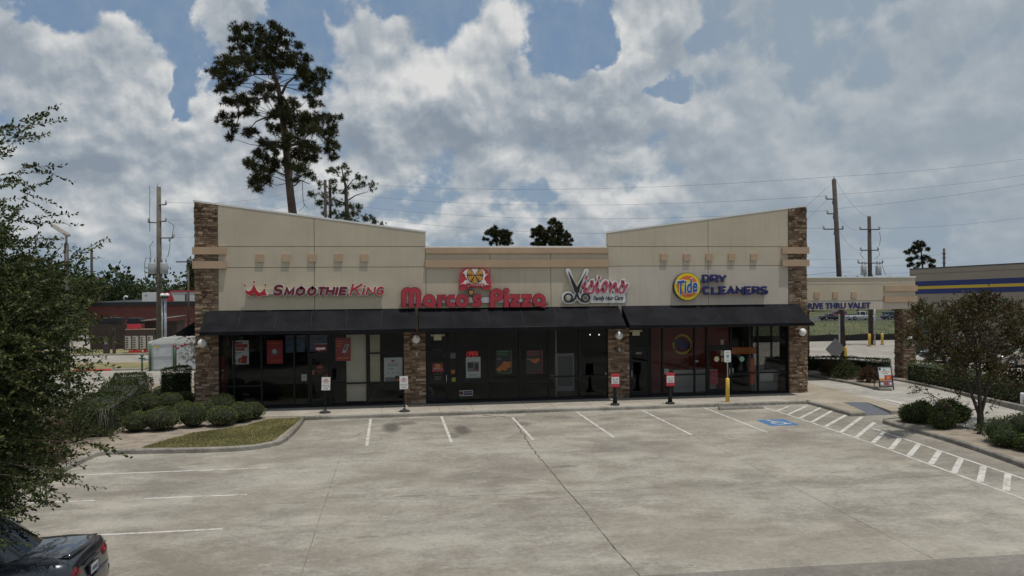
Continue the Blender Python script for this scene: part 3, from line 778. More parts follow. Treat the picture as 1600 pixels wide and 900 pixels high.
def side_awning(s, y0, y1):
    xw = XL+.055 if s < 0 else XR-.055; xo = xw+s*1.15
    m = MB(); z0, z1, zt = 3.25, 3.38, 4.08
    m.add([(xw, y0, zt), (xo, y0, z1), (xo, y1, z1), (xw, y1, zt), (xo, y0, z0), (xo, y1, z0), (xw, y0, z0), (xw, y1, z0)], [(0, 1, 2, 3), (1, 4, 5, 2), (0, 6, 4, 1), (3, 2, 5, 7)], awning_m)
    m.build('awning', mall)
side_awning(-1, 36.3, 40.2); side_awning(1, 36.3, 40.6)
# floors, shop walls and ceilings
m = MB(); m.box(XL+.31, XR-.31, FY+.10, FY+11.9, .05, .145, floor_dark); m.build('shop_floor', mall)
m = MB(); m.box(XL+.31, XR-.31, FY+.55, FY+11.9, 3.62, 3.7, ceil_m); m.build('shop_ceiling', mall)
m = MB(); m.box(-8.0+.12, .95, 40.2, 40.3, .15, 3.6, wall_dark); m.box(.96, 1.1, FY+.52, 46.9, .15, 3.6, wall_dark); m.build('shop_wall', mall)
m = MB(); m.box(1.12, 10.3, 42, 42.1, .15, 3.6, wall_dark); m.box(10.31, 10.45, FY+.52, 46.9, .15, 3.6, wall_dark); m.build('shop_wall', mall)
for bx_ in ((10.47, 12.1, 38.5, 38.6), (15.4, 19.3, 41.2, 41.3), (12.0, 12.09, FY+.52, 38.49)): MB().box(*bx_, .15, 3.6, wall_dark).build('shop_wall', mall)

# shop windows
GY = FY+.20
def window(x0, x1, zs, name='window', y=GY):
    fw = .035; m = MB()
    m.box(x0, x0+fw, y-.06, y+.06, .14, 3.46, black_metal); m.box(x1-fw, x1, y-.06, y+.06, .14, 3.46, black_metal)
    for zz in zs: m.box(x0+fw+.001, x1-fw-.001, y-.058, y+.058, zz-.03, zz+.03, black_metal)
    m.box(x0+fw+.001, x1-fw-.001, y-.062, y+.062, .141, .22, black_metal); m.box(x0+fw+.001, x1-fw-.001, y-.062, y+.062, 3.40, 3.46, black_metal)
    o = m.build(name, mall)
    g = MB(); g.quad((x0+fw+.002, y, .221), (x1-fw-.002, y, .221), (x1-fw-.002, y, 3.399), (x0+fw+.002, y, 3.399), glass); g.build('window_pane', o)
    return o
def shop_door(x0, x1, leaf, y=GY):
    """door with a light over it; leaf = side of the pull"""
    m = MB(); f = .05
    m.box(x0, x0+f, y-.07, y+.07, .14, 3.46, black_metal); m.box(x1-f, x1, y-.07, y+.07, .14, 3.46, black_metal)
    m.box(x0+f+.001, x1-f-.001, y-.068, y+.068, 2.36, 2.48, black_metal); m.box(x0+f+.001, x1-f-.001, y-.068, y+.068, 3.40, 3.46, black_metal)
    fr = m.build('door_frame', mall)
    MB().quad((x0+f+.002, y, 2.481), (x1-f-.002, y, 2.481), (x1-f-.002, y, 3.399), (x0+f+.002, y, 3.399), glass).build('transom_pane', fr)
    a, b = x0+f+.006, x1-f-.006
    m = MB(); st_ = .09
    m.box(a, a+st_, y-.025, y+.025, .16, 2.35, black_metal); m.box(b-st_, b, y-.025, y+.025, .16, 2.35, black_metal)
    m.box(a+st_+.001, b-st_-.001, y-.024, y+.024, .16, .40, black_metal); m.box(a+st_+.001, b-st_-.001, y-.024, y+.024, 2.22, 2.35, black_metal)
    d = m.build('door', mall)
    MB().quad((a+st_+.002, y, .401), (b-st_-.002, y, .401), (b-st_-.002, y, 2.219), (a+st_+.002, y, 2.219), glass).build('door_pane', d)
    xh = b-st_/2 if leaf > 0 else a+st_/2
    m = MB(); m.tube([(xh, y-.03, 1.0), (xh, y-.09, 1.02), (xh, y-.09, 1.38), (xh, y-.03, 1.40)], .015, chrome, 8); m.build('door_handle', d)
    return d
def X(px): return fx(px, 590, GY)[0]
hz = (1.12,)
for a, b, zs in ((-7.24, X(366), (1.12,)), (X(366), X(409), (1.12,)), (X(409), X(460), ()), (X(460), X(482.5), ()), (X(518), X(574), (1.12,)), (X(574), .555, (1.12, 2.42))):
    window(a, b, zs)
shop_door(X(482.5), X(518), 1)
for a, b, zs in ((X(701), X(716), (2.40,)), (X(716), X(764), (1.18,)), (X(764), X(812), (1.18,)), (X(812), X(857.5), (1.18,)), (X(857.5), X(905), (1.18,)), (X(905), 9.875, (1.18,))):
    window(a, b, zs)
shop_door(1.535, X(701), 1)
shop_door(10.905, X(1016.5), -1)
for a, b, zs in ((X(1016.5), X(1035), ()), (X(1035), X(1085), (1.12,)), (X(1085), X(1104), (1.12,)), (X(1142), X(1184), (1.12,)), (X(1184), 18.735, (1.12,))):
    window(a, b, zs)
shop_door(X(1104), X(1142), 1)
# glazing in the right-hand end wall
m = MB()
for a in (36.27, 38.3, 40.52): m.box(XR-.22, XR-.12, a-.03, a+.03, .63, 3.29, P('oxblood frame', (.10, .02, .02), .4) if a == 36.27 else black_metal)
m.box(XR-.219, XR-.121, 36.301, 40.489, .63, .70, black_metal)
o = m.build('window', mall); MB().quad((XR-.17, 36.31, .71), (XR-.17, 40.48, .71), (XR-.17, 40.48, 3.28), (XR-.17, 36.31, 3.28), glass_mat('clear glass', (.8, .82, .8), 0, .7)).build('window_pane', o)
# small plates beside the doors
for px, py in ((651, 553), (968, 546)):
    xx, zz = fx(px, py, FY+.08); MB().box(xx-.05, xx+.05, FY+.07, FY+.12, zz-.09, zz+.09, grey_paint).build('wall_plate', mall)

# ------------------------------------------------------------------ the drive-through canopy
CY, CX0, CX1 = 38.65, 19.75, 28.0
can = thing('drive_through_canopy', 'cream drive through canopy on stone piers joined to the right end of the shops', 'canopy', (24, CY, 0))
zc = 5.62
m = MB(); m.box(CX0, CX1-.02, CY, CY+.2, 4.42, zc, stucco); m.box(CX0, CX1-.02, CY+8.0, CY+8.2, 3.92, zc, stucco); m.box(CX1-.22, CX1-.02, CY+.201, CY+7.999, 3.92, zc, stucco)
m.box(CX0, CX1-.03, CY+.01, CY+.2, 3.94, 4.41, stucco_pale); m.box(CX0, CX1-.23, CY+.21, CY+7.99, 3.95, 4.2, wall_mid); m.build('fascia', can)
m = MB(); m.box(CX0, CX1+.02, CY-.03, CY+8.23, zc+.002, zc+.07, coping); m.build('coping', can)
for zz in (5.28,): MB().box(CX0, CX1-.03, CY-.002, CY+.001, zz, zz+.015, groove).build('wall_joint', can)
for px in (1276, 1305, 1334):
    xx = fx(px, 460, CY)[0]; z0 = fx(px, 466, CY)[1]; MB().box(xx-.15, xx+.15, CY-.05, CY-.003, z0, z0+.33, trim_tan).build('accent_block', can)
x0 = fx(1381, 450, CY)[0]
for ya, yb in ((455, 446), (472, 463)):
    za, zb = fx(1400, ya, CY)[1], fx(1400, yb, CY)[1]
    m = MB(); m.box(x0, CX1+.06, CY-.08, CY-.003, za, zb, trim_tan); m.box(CX1-.019, CX1+.06, CY-.002, CY+1.2, za, zb, trim_tan); m.build('trim_band', can)
for x0, x1, y0, y1 in ((27.28, 27.96, CY+.03, CY+.72), (25.2, 25.85, CY+7.2, CY+7.95)):
    m = MB(); m.box(x0, x1, y0, y1, .02, 3.93, stone_back)
    stone_wall(m, 'x', y0, x0-.03, x1+.03, .14, 3.93, -1); stone_wall(m, 'y', x0, y0, y1, .14, 3.93, -1); stone_wall(m, 'y', x1, y0, y1, .14, 3.93, 1)
    m.build('stone_pier', can)
for (px, py, Y, lab) in ((1421.5, 529, CY-.02, 'round white clock-like lamp disc on the stone pier of the drive through canopy'),):
    xx, zz = fx(px, py, Y)
    t_ = thing('wall_lamp', 'flat round white lamp on the stone pier of the drive through canopy', 'lamp', (xx, Y+.05, zz), 'white round wall lamps')
    m = MB(); m.lathe([(.12, 0), (.17, .03), (.15, .07), (.08, .09)], (xx, Y+.03, zz), white_plastic, 20, 'y'); m.build('lamp_shade', t_)
    m = MB(); m.lathe([(.05, -.06), (.05, .0)], (xx, Y+.03, zz), black_metal, 12, 'y'); m.build('bracket', t_)
for px, py, lab in ((316.5, 536.5, 'round white wall lamp on the stone pier at the left end of the shops'), (650, 530, 'round white wall lamp on the stone pier between the two left shops'),
                    (967, 524, 'round white wall lamp on the stone pier left of the hair salon door'), (1253, 519, 'round white wall lamp on the stone pier at the right end of the shops')):
    Y = FY-.1 if px in (316.5, 1253) else FY+.02
    xx, zz = fx(px, py, Y)
    t_ = thing('wall_lamp', lab, 'lamp', (xx, Y, zz), 'white round wall lamps')
    MB().sphere((xx, Y-.06, zz), .185, white_plastic, 20, 12, (1, .8, 1)).build('lamp_shade', t_)
    m = MB(); m.lathe([(.10, -.12), (.13, -.05), (.13, .06)], (xx, Y, zz), black_metal, 14, 'y'); m.build('bracket', t_)

# ------------------------------------------------------------------ wall signs
def tracer(px0, py0, sc_, Y):
    def f(u, v): return fx(px0+u/sc_, py0+v/sc_, Y)
    return f
def box_letters(parent, T, items, y0, y1, mat, off=0.0, shear=0.0, back=None):
    for ch, u0, u1, v0, v1 in items:
        x0, z1 = T(u0, v0); x1, z0 = T(u1, v1)
        m = MB()
        if back: text(m, ch, x0, x1, z0, z1, y0+.03, y1, back, off+.035, shear, pad=.035)
        text(m, ch, x0, x1, z0, z1, y0, y1-.001 if not back else y0+.029, mat, off, shear)
        m.build('letter', parent)

# letters drawn as strokes in a unit box
def _arc(cx, cy, rx, ry, a0, a1, n=14): return [(cx+rx*math.cos(R(q)), cy+ry*math.sin(R(q))) for q in np.linspace(a0, a1, n)]
GLY = {'S': [_arc(.5, .75, .5, .25, 35, 270, 12)+_arc(.5, .25, .5, .25, 90, -145, 12)[1:]], 'O': [_arc(.5, .5, .5, .5, 90, 450, 30)], 'C': [_arc(.52, .5, .52, .5, 48, 312, 22)],
       'M': [[(0, 0), (.06, 1), (.5, .12)], [(.5, .12), (.94, 1), (1, 0)]], 'T': [[(0, 1), (1, 1)], [(.5, .97), (.5, 0)]], 'H': [[(0, 0), (0, 1)], [(1, 0), (1, 1)], [(.05, .5), (.95, .5)]], 'I': [[(.5, 0), (.5, 1)]],
       'E': [[(1, 1), (0, 1), (0, 0), (1, 0)], [(.05, .5), (.88, .5)]], 'K': [[(0, 0), (0, 1)], [(1, 1), (.06, .42)], [(.36, .62), (1, 0)]], 'N': [[(0, 0), (0, 1), (1, 0), (1, 1)]], 'i': [[(.5, 0), (.5, .68)]],
       'G': [_arc(.52, .5, .52, .5, 48, 330, 22)+[(.99, .46)], [(.99, .46), (.6, .46)]], 'D': [[(0, 0), (0, 1), (.45, 1)]+_arc(.45, .5, .55, .5, 80, -80, 12)+[(.45, 0), (0, 0)]], 'R': [[(0, 0), (0, 1), (.62, 1)]+_arc(.62, .74, .36, .26, 75, -75, 8)+[(.62, .48), (.05, .48)], [(.52, .46), (1, 0)]],
       'Y': [[(0, 1), (.5, .45), (1, 1)], [(.5, .5), (.5, 0)]], 'L': [[(0, 1), (0, 0), (1, 0)]], 'A': [[(0, 0), (.5, 1), (1, 0)], [(.2, .3), (.8, .3)]]}
def stroke_letters(parent, T, items, y0, y1, mat, w, shear=0.0, back=None, bw=.05):
    for ch, u0, u1, v0, v1 in items:
        x0, z1 = T(u0, v0); x1, z0 = T(u1, v1); h = z1-z0; x0 -= shear*h*.10; x1 -= shear*h*.25; x0 += w/2; x1 = max(x1-w/2, x0+.001); zz0, zz1 = z0+w/2, z1-w/2
        f = lambda p: (x0+(x1-x0)*p[0]+shear*(zz0-z0+(zz1-zz0)*p[1]), zz0+(zz1-zz0)*p[1])
        m = MB()
        for i, g in enumerate(GLY[ch]):
            pl = [f(p) for p in g]
            if back: m.stroke(pl, w+bw, y0+.03+.0015*i, y1, back)
            m.stroke(pl, w, y0+.0015*i, y0+.029 if back else y1-.001*i, mat, caps=bool(back))
        if ch == 'i':
            c = f((.5, 1.0))
            if back: m.disc(c[0], c[1], w*.5+bw/2, y0+.034, y1, back, 14)
            m.disc(c[0], c[1], w*.55, y0, y0+.029, mat, 14)
        m.build('letter', parent)

# 1 smoothie shop
SY = FY-.16
T = tracer(370, 430, 6.667, SY)
p = T(800, 160)
sk = thing('shop_sign', 'maroon and red letters reading Smoothie King with a crown, on the left gable', 'shop sign', (p[0], FY, p[1]))
x0, z1 = T(95, 148); x1, z0 = T(1520, 190)
MB().box(x0, x1, FY-.07, FY+.037, z0, z1, stucco).build('raceway', sk)
mk = MATS['maroon letter']; rk = P('crown red', (.42, .02, .035), .4)
stroke_letters(sk, T, [('S', 368, 474, 97, 214), ('M', 485, 598, 120, 214), ('O', 603, 708, 120, 215), ('O', 722, 824, 120, 215), ('T', 832, 916, 120, 213), ('H', 918, 1014, 120, 212), ('I', 1014, 1052, 120, 212), ('E', 1056, 1140, 120, 212)], SY, SY+.09, mk, .105, .25, sign_white, .050)
stroke_letters(sk, T, [('K', 1174, 1290, 86, 210), ('i', 1292, 1334, 106, 209), ('N', 1340, 1438, 120, 208), ('G', 1445, 1530, 118, 207)], SY, SY+.09, rk, .080, .25, sign_white, .050)
cr = [(95, 190), (88, 150), (120, 168), (150, 155), (180, 98), (210, 160), (235, 182), (265, 170), (292, 140), (300, 185), (318, 205), (290, 212), (262, 210), (218, 228), (182, 186), (167, 190), (157, 220), (122, 205)]
m = MB(); cx_, cy_ = 200, 175
m.prism([T(u, v) for u, v in [(cx_+(u-cx_)*1.09, cy_+(v-cy_)*1.16) for u, v in cr]][::-1], SY+.03, SY+.09, sign_white); m.prism([T(u, v) for u, v in cr][::-1], SY, SY+.029, rk)
for (u, v, a, b) in ((82, 103, 90, 150), (182, 68, 181, 100), (297, 100, 292, 142)):
    m.stroke([T(u, v), T(a, b)], .022, SY+.032, SY+.06, sign_white)
    c = T(u, v); m.disc(c[0], c[1], .062, SY+.02, SY+.06, sign_white, 14); m.disc(c[0], c[1], .043, SY, SY+.019, rk, 14)
m.build('crown', sk)

# 2 pizza shop letters
MY = FY-.24
T = tracer(610, 410, 6.154, MY)
p = T(800, 360)
mp = thing('shop_sign', 'big rounded red letters reading Marco\'s Pizza just above the middle awning', 'shop sign', (p[0], FY, p[1]))
x0, z1 = T(130, 345); x1, z0 = T(1480, 382)
MB().box(x0, x1, FY-.12, FY+.037, z0, z1, coping).build('raceway', mp)
UU = .00415*1230/1230
def arc(cx, cy, r, a0, a1, n=14): return [(cx+r*math.cos(R(a)), cy-r*math.sin(R(a))) for a in np.linspace(a0, a1, n)]
sw = (T(100, 0)[0]-T(0, 0)[0])/100
def letter(strokes, discs=(), w=46, dark=sign_black):
    m = MB()
    for i, (pl, ww) in enumerate(strokes):
        m.stroke([T(*q) for q in pl], (ww or w)*sw+.018, MY+.03-.0017*i, FY-.05, maroon, caps=False)
        m.stroke([T(*q) for q in pl], (ww or w)*sw-.022, MY-.002*i, MY+.022, red_pizza, caps=False)
    for j, (u, v, r) in enumerate(discs):
        c = T(u, v); m.disc(c[0], c[1], r*sw+.009, MY+.03, FY-.05, maroon, 24); m.disc(c[0], c[1], r*sw-.011, MY-.007, MY+.022, red_pizza, 24)
    m.build('letter', mp)
B = 433
letter([([(128, B), (128, 305)]+arc(164, 300, 36, 180, 0)+[(200, B)], 50), ([(200, B-2), (200, 305)]+arc(235, 300, 36, 180, 0)+[(271, B)], 50)])
letter([(arc(373, 369, 41, -10, 350, 30), 46), ([(414, 372), (414, B)], 46)])
letter([([(473, B), (473, 309)], 46), ([(497, 332), (536, 332)], 44)])
letter([([(622, 331), (590, 331)]+arc(590, 370, 40, 90, 270, 16)[1:]+[(622, 409)], 44)])
letter([(arc(690, 369, 43, 0, 360, 32), 44)])
letter([([(876, 328), (838, 328)]+arc(832, 349, 20, 95, 250, 8)+arc(838, 388, 19, 75, -85, 8)+[(786, 409)], 42)])
letter([([(980, B), (980, 318)], 50), (arc(1024, 314, 40, 180, -180, 30), 50)])
letter([([(1117, B), (1117, 305)], 52)], [(1117, 273, 29)])
letter([([(1152, 327), (1250, 327)], 44), ([(1228, 346), (1176, 392)], 48), ([(1152, 410), (1250, 410)], 44)])
letter([([(1262, 327), (1362, 327)], 44), ([(1340, 346), (1288, 392)], 48), ([(1262, 410), (1362, 410)], 44)])
letter([(arc(1431, 363, 43, -10, 350, 30), 44), ([(1472, 366), (1472, B)], 46)])
m = MB(); c = T(1518, 401); m.disc(c[0], c[1], .066, MY+.1, FY-.05, sign_black, 20); m.disc(c[0], c[1], .050, MY+.09, MY+.099, stucco, 20); text(m, 'R', c[0]-.022, c[0]+.022, c[1]-.03, c[1]+.03, MY+.08, MY+.089, sign_black); m.build('registered_mark', mp)
# apostrophe: a slice of pizza
m = MB(); tri = [(742, 268), (790, 264), (806, 288), (768, 330)]
m.prism([T(u, v) for u, v in tri][::-1], MY-.02, FY-.05, sign_black)
tri2 = [(754, 277), (787, 273), (797, 288), (768, 316)]
m.prism([T(u, v) for u, v in tri2][::-1], MY-.035, MY-.021, pizza_yel)
for u, v in ((768, 284), (782, 286), (770, 299)): c = T(u, v); m.disc(c[0], c[1], .022, MY-.042, MY-.036, pizza_tan, 10)
m.build('pizza_slice', mp)

# 3 pizza shop emblem above the letters
LY = FY-.20
T = tracer(610, 410, 6.154, LY)
p = T(815, 160)
em = thing('emblem_sign', 'red emblem sign with a cut pizza and the word Marco\'s above the big lettering', 'sign', (p[0], FY, p[1]))
out = [(660, 255), (664, 190), (676, 110), (690, 78), (715, 63), (760, 58), (800, 92), (815, 108), (830, 92), (862, 58), (905, 62), (932, 75), (950, 108), (964, 180), (971, 240), (964, 258), (935, 262), (893, 262), (890, 250), (860, 232), (815, 245), (770, 232), (748, 250), (735, 262), (690, 266)]
m = MB(); m.prism([T(u, v) for u, v in out][::-1], LY, FY+.03, red_sign); body = m.build('sign_panel', em)
m = MB()
spl = [(705, 95), (720, 75), (750, 66), (820, 66), (880, 66), (905, 85), (915, 120), (945, 108), (915, 132), (900, 160), (918, 185), (925, 205), (952, 216), (915, 216), (890, 236), (872, 222), (850, 228), (815, 222), (790, 232), (765, 226), (745, 232), (735, 214), (700, 205), (668, 214), (700, 196), (715, 175), (738, 168), (722, 140), (714, 110), (694, 102)]
m.prism([T(u, v) for u, v in spl][::-1], LY-.02, LY-.001, sign_white)
c = T(813, 122); rr = 82*sw
for k in range(5):
    a0, a1 = R(122+k*59.2), R(122+(k+1)*59.2)
    m.prism([c]+[(c[0]+rr*math.cos(a0+(a1-a0)*q/8), c[1]+rr*math.sin(a0+(a1-a0)*q/8)) for q in range(9)], LY-.035, LY-.021, sign_black)
    am = (a0+a1)/2; cc = (c[0]+.035*math.cos(am), c[1]+.035*math.sin(am)); r2 = rr-.06
    m.prism([cc]+[(cc[0]+r2*math.cos(a0+.06+(a1-a0-.12)*q/8), cc[1]+r2*math.sin(a0+.06+(a1-a0-.12)*q/8)) for q in range(9)], LY-.045, LY-.036, pizza_yel)
    for rq, aq in ((.45, am), (.75, am-.28), (.75, am+.28)):
        m.disc(cc[0]+r2*rq*math.cos(aq), cc[1]+r2*rq*math.sin(aq), .028, LY-.052, LY-.046, pizza_tan, 10)
x0, z1 = T(728, 192); x1, z0 = T(905, 232)
text(m, "Marco's", x0, x1, z0+.01, z1, LY-.034, LY-.022, red_sign, .03)
m.build('printed_emblem', body)

# 4 hair salon
VY = FY-.15
T = tracer(870, 410, 12.308, VY)
p = T(760, 470)
vs_ = thing('shop_sign', 'white edged sign with black scissors and rose script reading Visions Family Hair Care', 'shop sign', (p[0], FY, p[1]))
sv = (T(100, 0)[0]-T(0, 0)[0])/100
i1 = [(487, 468), (520, 425), (560, 385), (535, 480), (528, 560), (545, 575), (600, 520)]
s1 = [(600, 520), (650, 430), (685, 345), (692, 420), (718, 505), (700, 565), (650, 595), (612, 585)]
i2 = [(715, 505), (760, 430), (800, 380), (775, 480), (765, 570), (790, 580), (850, 520)]
o_ = [(870, 520), (885, 430), (930, 365), (970, 380), (965, 470), (930, 560), (885, 575), (868, 520)]
n_ = [(1005, 450), (1045, 385), (1035, 480), (1020, 570)]
n2 = [(1040, 520), (1090, 430), (1140, 390), (1145, 440), (1130, 530), (1150, 575), (1205, 520)]
s2 = [(1205, 520), (1250, 430), (1280, 345), (1288, 420), (1312, 490), (1295, 560), (1240, 590), (1215, 575)]
s3 = [(1300, 505), (1335, 470), (1362, 425)]
ST = [i1, s1, i2, o_, n_, n2, s2, s3]
m = MB()
for k, pl in enumerate(ST): m.stroke([T(*q) for q in smooth_line(pl, 1)], 92*sv, VY+.030+.0015*k, FY-.02, sign_white)
lw = [(222, 160), (395, 590)]; rw = [(575, 165), (390, 600)]
m.stroke([T(*q) for q in lw], 88*sv, VY+.045, FY-.02, sign_white); m.stroke([T(*q) for q in rw], 88*sv, VY+.047, FY-.02, sign_white)
h1 = [(390, 600), (425, 690), (480, 740), (520, 755)]; h2 = [(390, 600), (355, 690), (310, 740), (270, 755)]
for k, h in enumerate((h1, h2)): m.stroke([T(*q) for q in h], 95*sv, VY+.049+.002*k, FY-.02, sign_white)
for k, (u, v) in enumerate(((222, 682), (556, 682))):
    c = T(u, v); m.disc(c[0], c[1], 122*sv, VY+.053+.002*k, FY-.02, sign_white, 30)
m.prism([T(u, v) for u, v in ((620, 590), (1325, 590), (1330, 750), (1300, 780), (670, 780), (620, 720))][::-1], VY+.057, FY-.02, sign_white)
for k, (u, v) in enumerate(((577, 290), (815, 290))): c = T(u, v); m.disc(c[0], c[1], 50*sv, VY+.059+.001*k, FY-.02, sign_white, 20)
pan = m.build('sign_panel', vs_)
m = MB()
for k, pl in enumerate(ST): m.stroke([T(*q) for q in smooth_line(pl, 1)], 40*sv, VY+.002*k, VY+.029, pink_red)
for u, v in ((577, 292), (815, 290)): m.stroke([T(u-5, v+22), T(u+5, v-18)], 38*sv, VY, VY+.03, pink_red)
m.build('script_lettering', vs_)
m = MB()
m.prism([T(u, v) for u, v in ((222, 165), (300, 300), (395, 480), (440, 560), (400, 600), (350, 570), (290, 400))][::-1], VY-.004, VY+.04, sign_black)
m.prism([T(u, v) for u, v in ((580, 160), (510, 300), (440, 500), (440, 560), (385, 605), (345, 560), (390, 470))][::-1], VY-.008, VY+.038, sign_black)
m.stroke([T(*q) for q in h1], 32*sv, VY-.001, VY+.036, sign_black); m.stroke([T(*q) for q in h2], 32*sv, VY-.003, VY+.034, sign_black)
for k, (u, v) in enumerate(((222, 682), (556, 682))):
    c = T(u, v); m.disc(c[0], c[1], 90*sv, VY-.006, VY+.03, sign_black, 30, r_in=58*sv)
    m.disc(c[0], c[1], 34*sv, VY+.0, VY+.05, stucco if k == 0 else groove, 20)
m.build('scissors', vs_)
m = MB(); x0, z1 = T(705, 645); x1, z0 = T(1280, 735); text(m, 'Family Hair Care', x0, x1, z0-.03, z1, VY+.035, VY+.056, sign_black, .012, .35); m.build('lettering', vs_)

# 5 dry cleaner
DY = FY-.22
T = tracer(1040, 420, 9.412, DY)
p = T(800, 250)
dc = thing('shop_sign', 'round yellow and orange Tide sign with dark blue DRY CLEANERS letters', 'shop sign', (p[0], FY, p[1]))
sd = (T(100, 0)[0]-T(0, 0)[0])/100
c = T(322, 260); m = MB()
m.disc(c[0], c[1], 197*sd, DY+.03, FY+.03, dark_grey, 48); m.disc(c[0], c[1], 190*sd, DY, DY+.029, tide_yel, 48); m.disc(c[0], c[1], 152*sd, DY-.008, DY-.001, tide_org, 48); m.disc(c[0], c[1], 96*sd, DY-.014, DY-.009, tide_yel, 40)
dsc = m.build('sign_panel', dc)
def tide(m, cx, cz, w, h, y, blue, white, rot=R(9)):
    sub = MB(); text(sub, 'Tide', cx-w/2, cx+w/2, cz-h/2, cz+h/2, y+.008, y+.016, white, .045, .28, pad=w*.04); text(sub, 'Tide', cx-w/2, cx+w/2, cz-h/2, cz+h/2, y, y+.007, blue, .022, .28)
    ca, sa = math.cos(rot), math.sin(rot)
    sub.v = [(cx+(a-cx)*ca-(b-cz)*sa, yy, cz+(a-cx)*sa+(b-cz)*ca) for a, yy, b in sub.v]
    for f_, k_, s2_ in zip(sub.f, sub.mi, sub.sm): pass
    b0 = len(m.v); m.v += sub.v
    for f_, k_ in zip(sub.f, sub.mi): m.f.append([b0+i for i in f_]); m.mi.append(m._m(sub.m[k_])); m.sm.append(False)
m = MB(); tide(m, c[0], c[1]-.0, 290*sd, 195*sd, DY-.032, tide_blue, sign_white); m.build('lettering', dsc)
ng = MATS['navy letter']
x0, z1 = T(540, 140); x1, z0 = T(905, 175); MB().box(x0, x1, FY-.1, FY+.037, z0, z1, stucco_pale).build('raceway', dc)
x0, z1 = T(545, 300); x1, z0 = T(1500, 345); MB().box(x0, x1, FY-.1, FY+.037, z0, z1, stucco_pale).build('raceway', dc)
stroke_letters(dc, T, [('D', 545, 660, 84, 207), ('R', 669, 788, 84, 207), ('Y', 778, 906, 84, 207), ('C', 548, 668, 254, 382), ('L', 682, 784, 256, 380), ('E', 792, 904, 256, 380), ('A', 900, 1036, 256, 380), ('N', 1042, 1156, 256, 380), ('E', 1166, 1270, 256, 380), ('R', 1280, 1398, 256, 380), ('S', 1400, 1512, 254, 383)], DY, FY-.08, ng, .094)

# 6 drive through lettering
ta = fx(1258, 486, CY); tb = fx(1360, 474, CY)
tv = thing('wall_lettering', 'dark blue lettering reading DRIVE THRU VALET on the front of the drive through canopy', 'lettering', ((ta[0]+tb[0])/2, CY, 4.1))
m = MB(); text(m, 'DRIVE THRU VALET', fx(1253.5, 480, CY)[0], tb[0], 3.99, 4.31, CY-.03, CY+.012, navy, .03); m.build('lettering', tv)

# ------------------------------------------------------------------ things in and on the windows
PY = GY+.03
def board(name, label, cat, box, mat, y=PY, th=.008, group=None):
    (ax, az_), (bx, bz) = fx(box[0], box[1], y), fx(box[2], box[3], y)
    t_ = thing(name, label, cat, ((ax+bx)/2, y, bz), group)
    m = MB(); m.box(ax, bx, y, y+th, bz, az_, mat); return t_, m, (ax, bx, bz, az_)
def bars(m, b, rows, y, mat):
    ax, bx, bz, az_ = b
    for (u0, u1, v0, v1) in rows: m.box(ax+(bx-ax)*u0, ax+(bx-ax)*u1, y-.003, y-.0005, az_-(az_-bz)*v1, az_-(az_-bz)*v0, mat)
t_, m, b = board('poster', 'pale window poster with red headline and two red drinks cups', 'poster', (363, 532, 389, 569), poster_white)
bars(m, b, [(.22, .62, .06, .14), (.2, .92, .16, .31), (.2, .75, .33, .43)], PY, poster_red); bars(m, b, [(.12, .55, .50, .53), (.12, .42, .55, .57), (.08, .24, .05, .12), (.12, .24, .79, .88)], PY, poster_grey)
ax, bx, bz, az_ = b; W_, H_ = bx-ax, az_-bz
m.prism([(ax+W_*.58, bz+.04*H_), (ax+W_*.86, bz+.04*H_), (ax+W_*.9, bz+.36*H_), (ax+W_*.56, bz+.36*H_)], PY-.004, PY-.001, poster_red); m.disc(ax+W_*.50, bz+.16*H_, .12, PY-.008, PY-.005, poster_red, 16); m.disc(ax+W_*.52, bz+.15*H_, .07, PY-.012, PY-.009, food_orange, 14)
m.build('poster_sheet', t_)
t_, m, b = board('poster', 'plain red window poster with a round drink in the middle', 'poster', (417, 532, 442, 568), poster_red)
ax, bx, bz, az_ = b; m.disc((ax+bx)/2, (az_+bz)/2, .15, PY-.004, PY-.001, poster_grey, 18); m.disc((ax+bx)/2-.02, (az_+bz)/2+.03, .09, PY-.008, PY-.005, poster_white, 14); bars(m, b, [(.15, .85, .12, .15), (.25, .75, .85, .88)], PY, food_orange); m.build('poster_sheet', t_)
t_, m, b = board('poster', 'red window poster showing a slanted white phone, beside the tall white blind', 'poster', (524, 528, 548, 564), poster_red)
ax, bx, bz, az_ = b; W_, H_ = bx-ax, az_-bz
m.prism([(ax+W_*.42, bz+.35*H_), (ax+W_*.68, bz+.35*H_), (ax+W_*.9, bz+.72*H_), (ax+W_*.64, bz+.72*H_)], PY-.004, PY-.001, poster_white); m.prism([(ax+W_*.52, bz+.46*H_), (ax+W_*.68, bz+.46*H_), (ax+W_*.83, bz+.70*H_), (ax+W_*.67, bz+.70*H_)], PY-.007, PY-.005, poster_grey)
bars(m, b, [(.08, .5, .12, .17), (.08, .45, .22, .27), (.08, .4, .31, .36), (.1, .9, .82, .9)], PY, food_orange); m.build('poster_sheet', t_)
t_, m, b = board('window_blind', 'tall cream window blind reaching down to the sill, left of the two', 'window blind', (541, 523, 572.5, 626), P('blind cream', (.66, .62, .52), .8, ns=2, na=.05), PY+.04); m.build('blind_sheet', t_)
t_, m, b = board('window_blind', 'narrow cream window blind ending at mid height, right of the two', 'window blind', (578, 523, 594, 598), P('blind yellow', (.58, .53, .37), .8, ns=2, na=.05), PY+.04); m.build('blind_sheet', t_)
t_, m, b = board('notice_board', 'white framed notice in the window next to the left stone pier', 'notice', (600, 559, 629, 598), poster_white)
bars(m, b, [(.4, .58, .1, .17)], PY, poster_red); bars(m, b, [(.2, .8, .24, .27), (.22, .76, .31, .34), (.22, .55, .43, .46), (.06, .93, .77, .96)], PY, poster_grey)
ax, bx, bz, az_ = b; W_, H_ = bx-ax, az_-bz
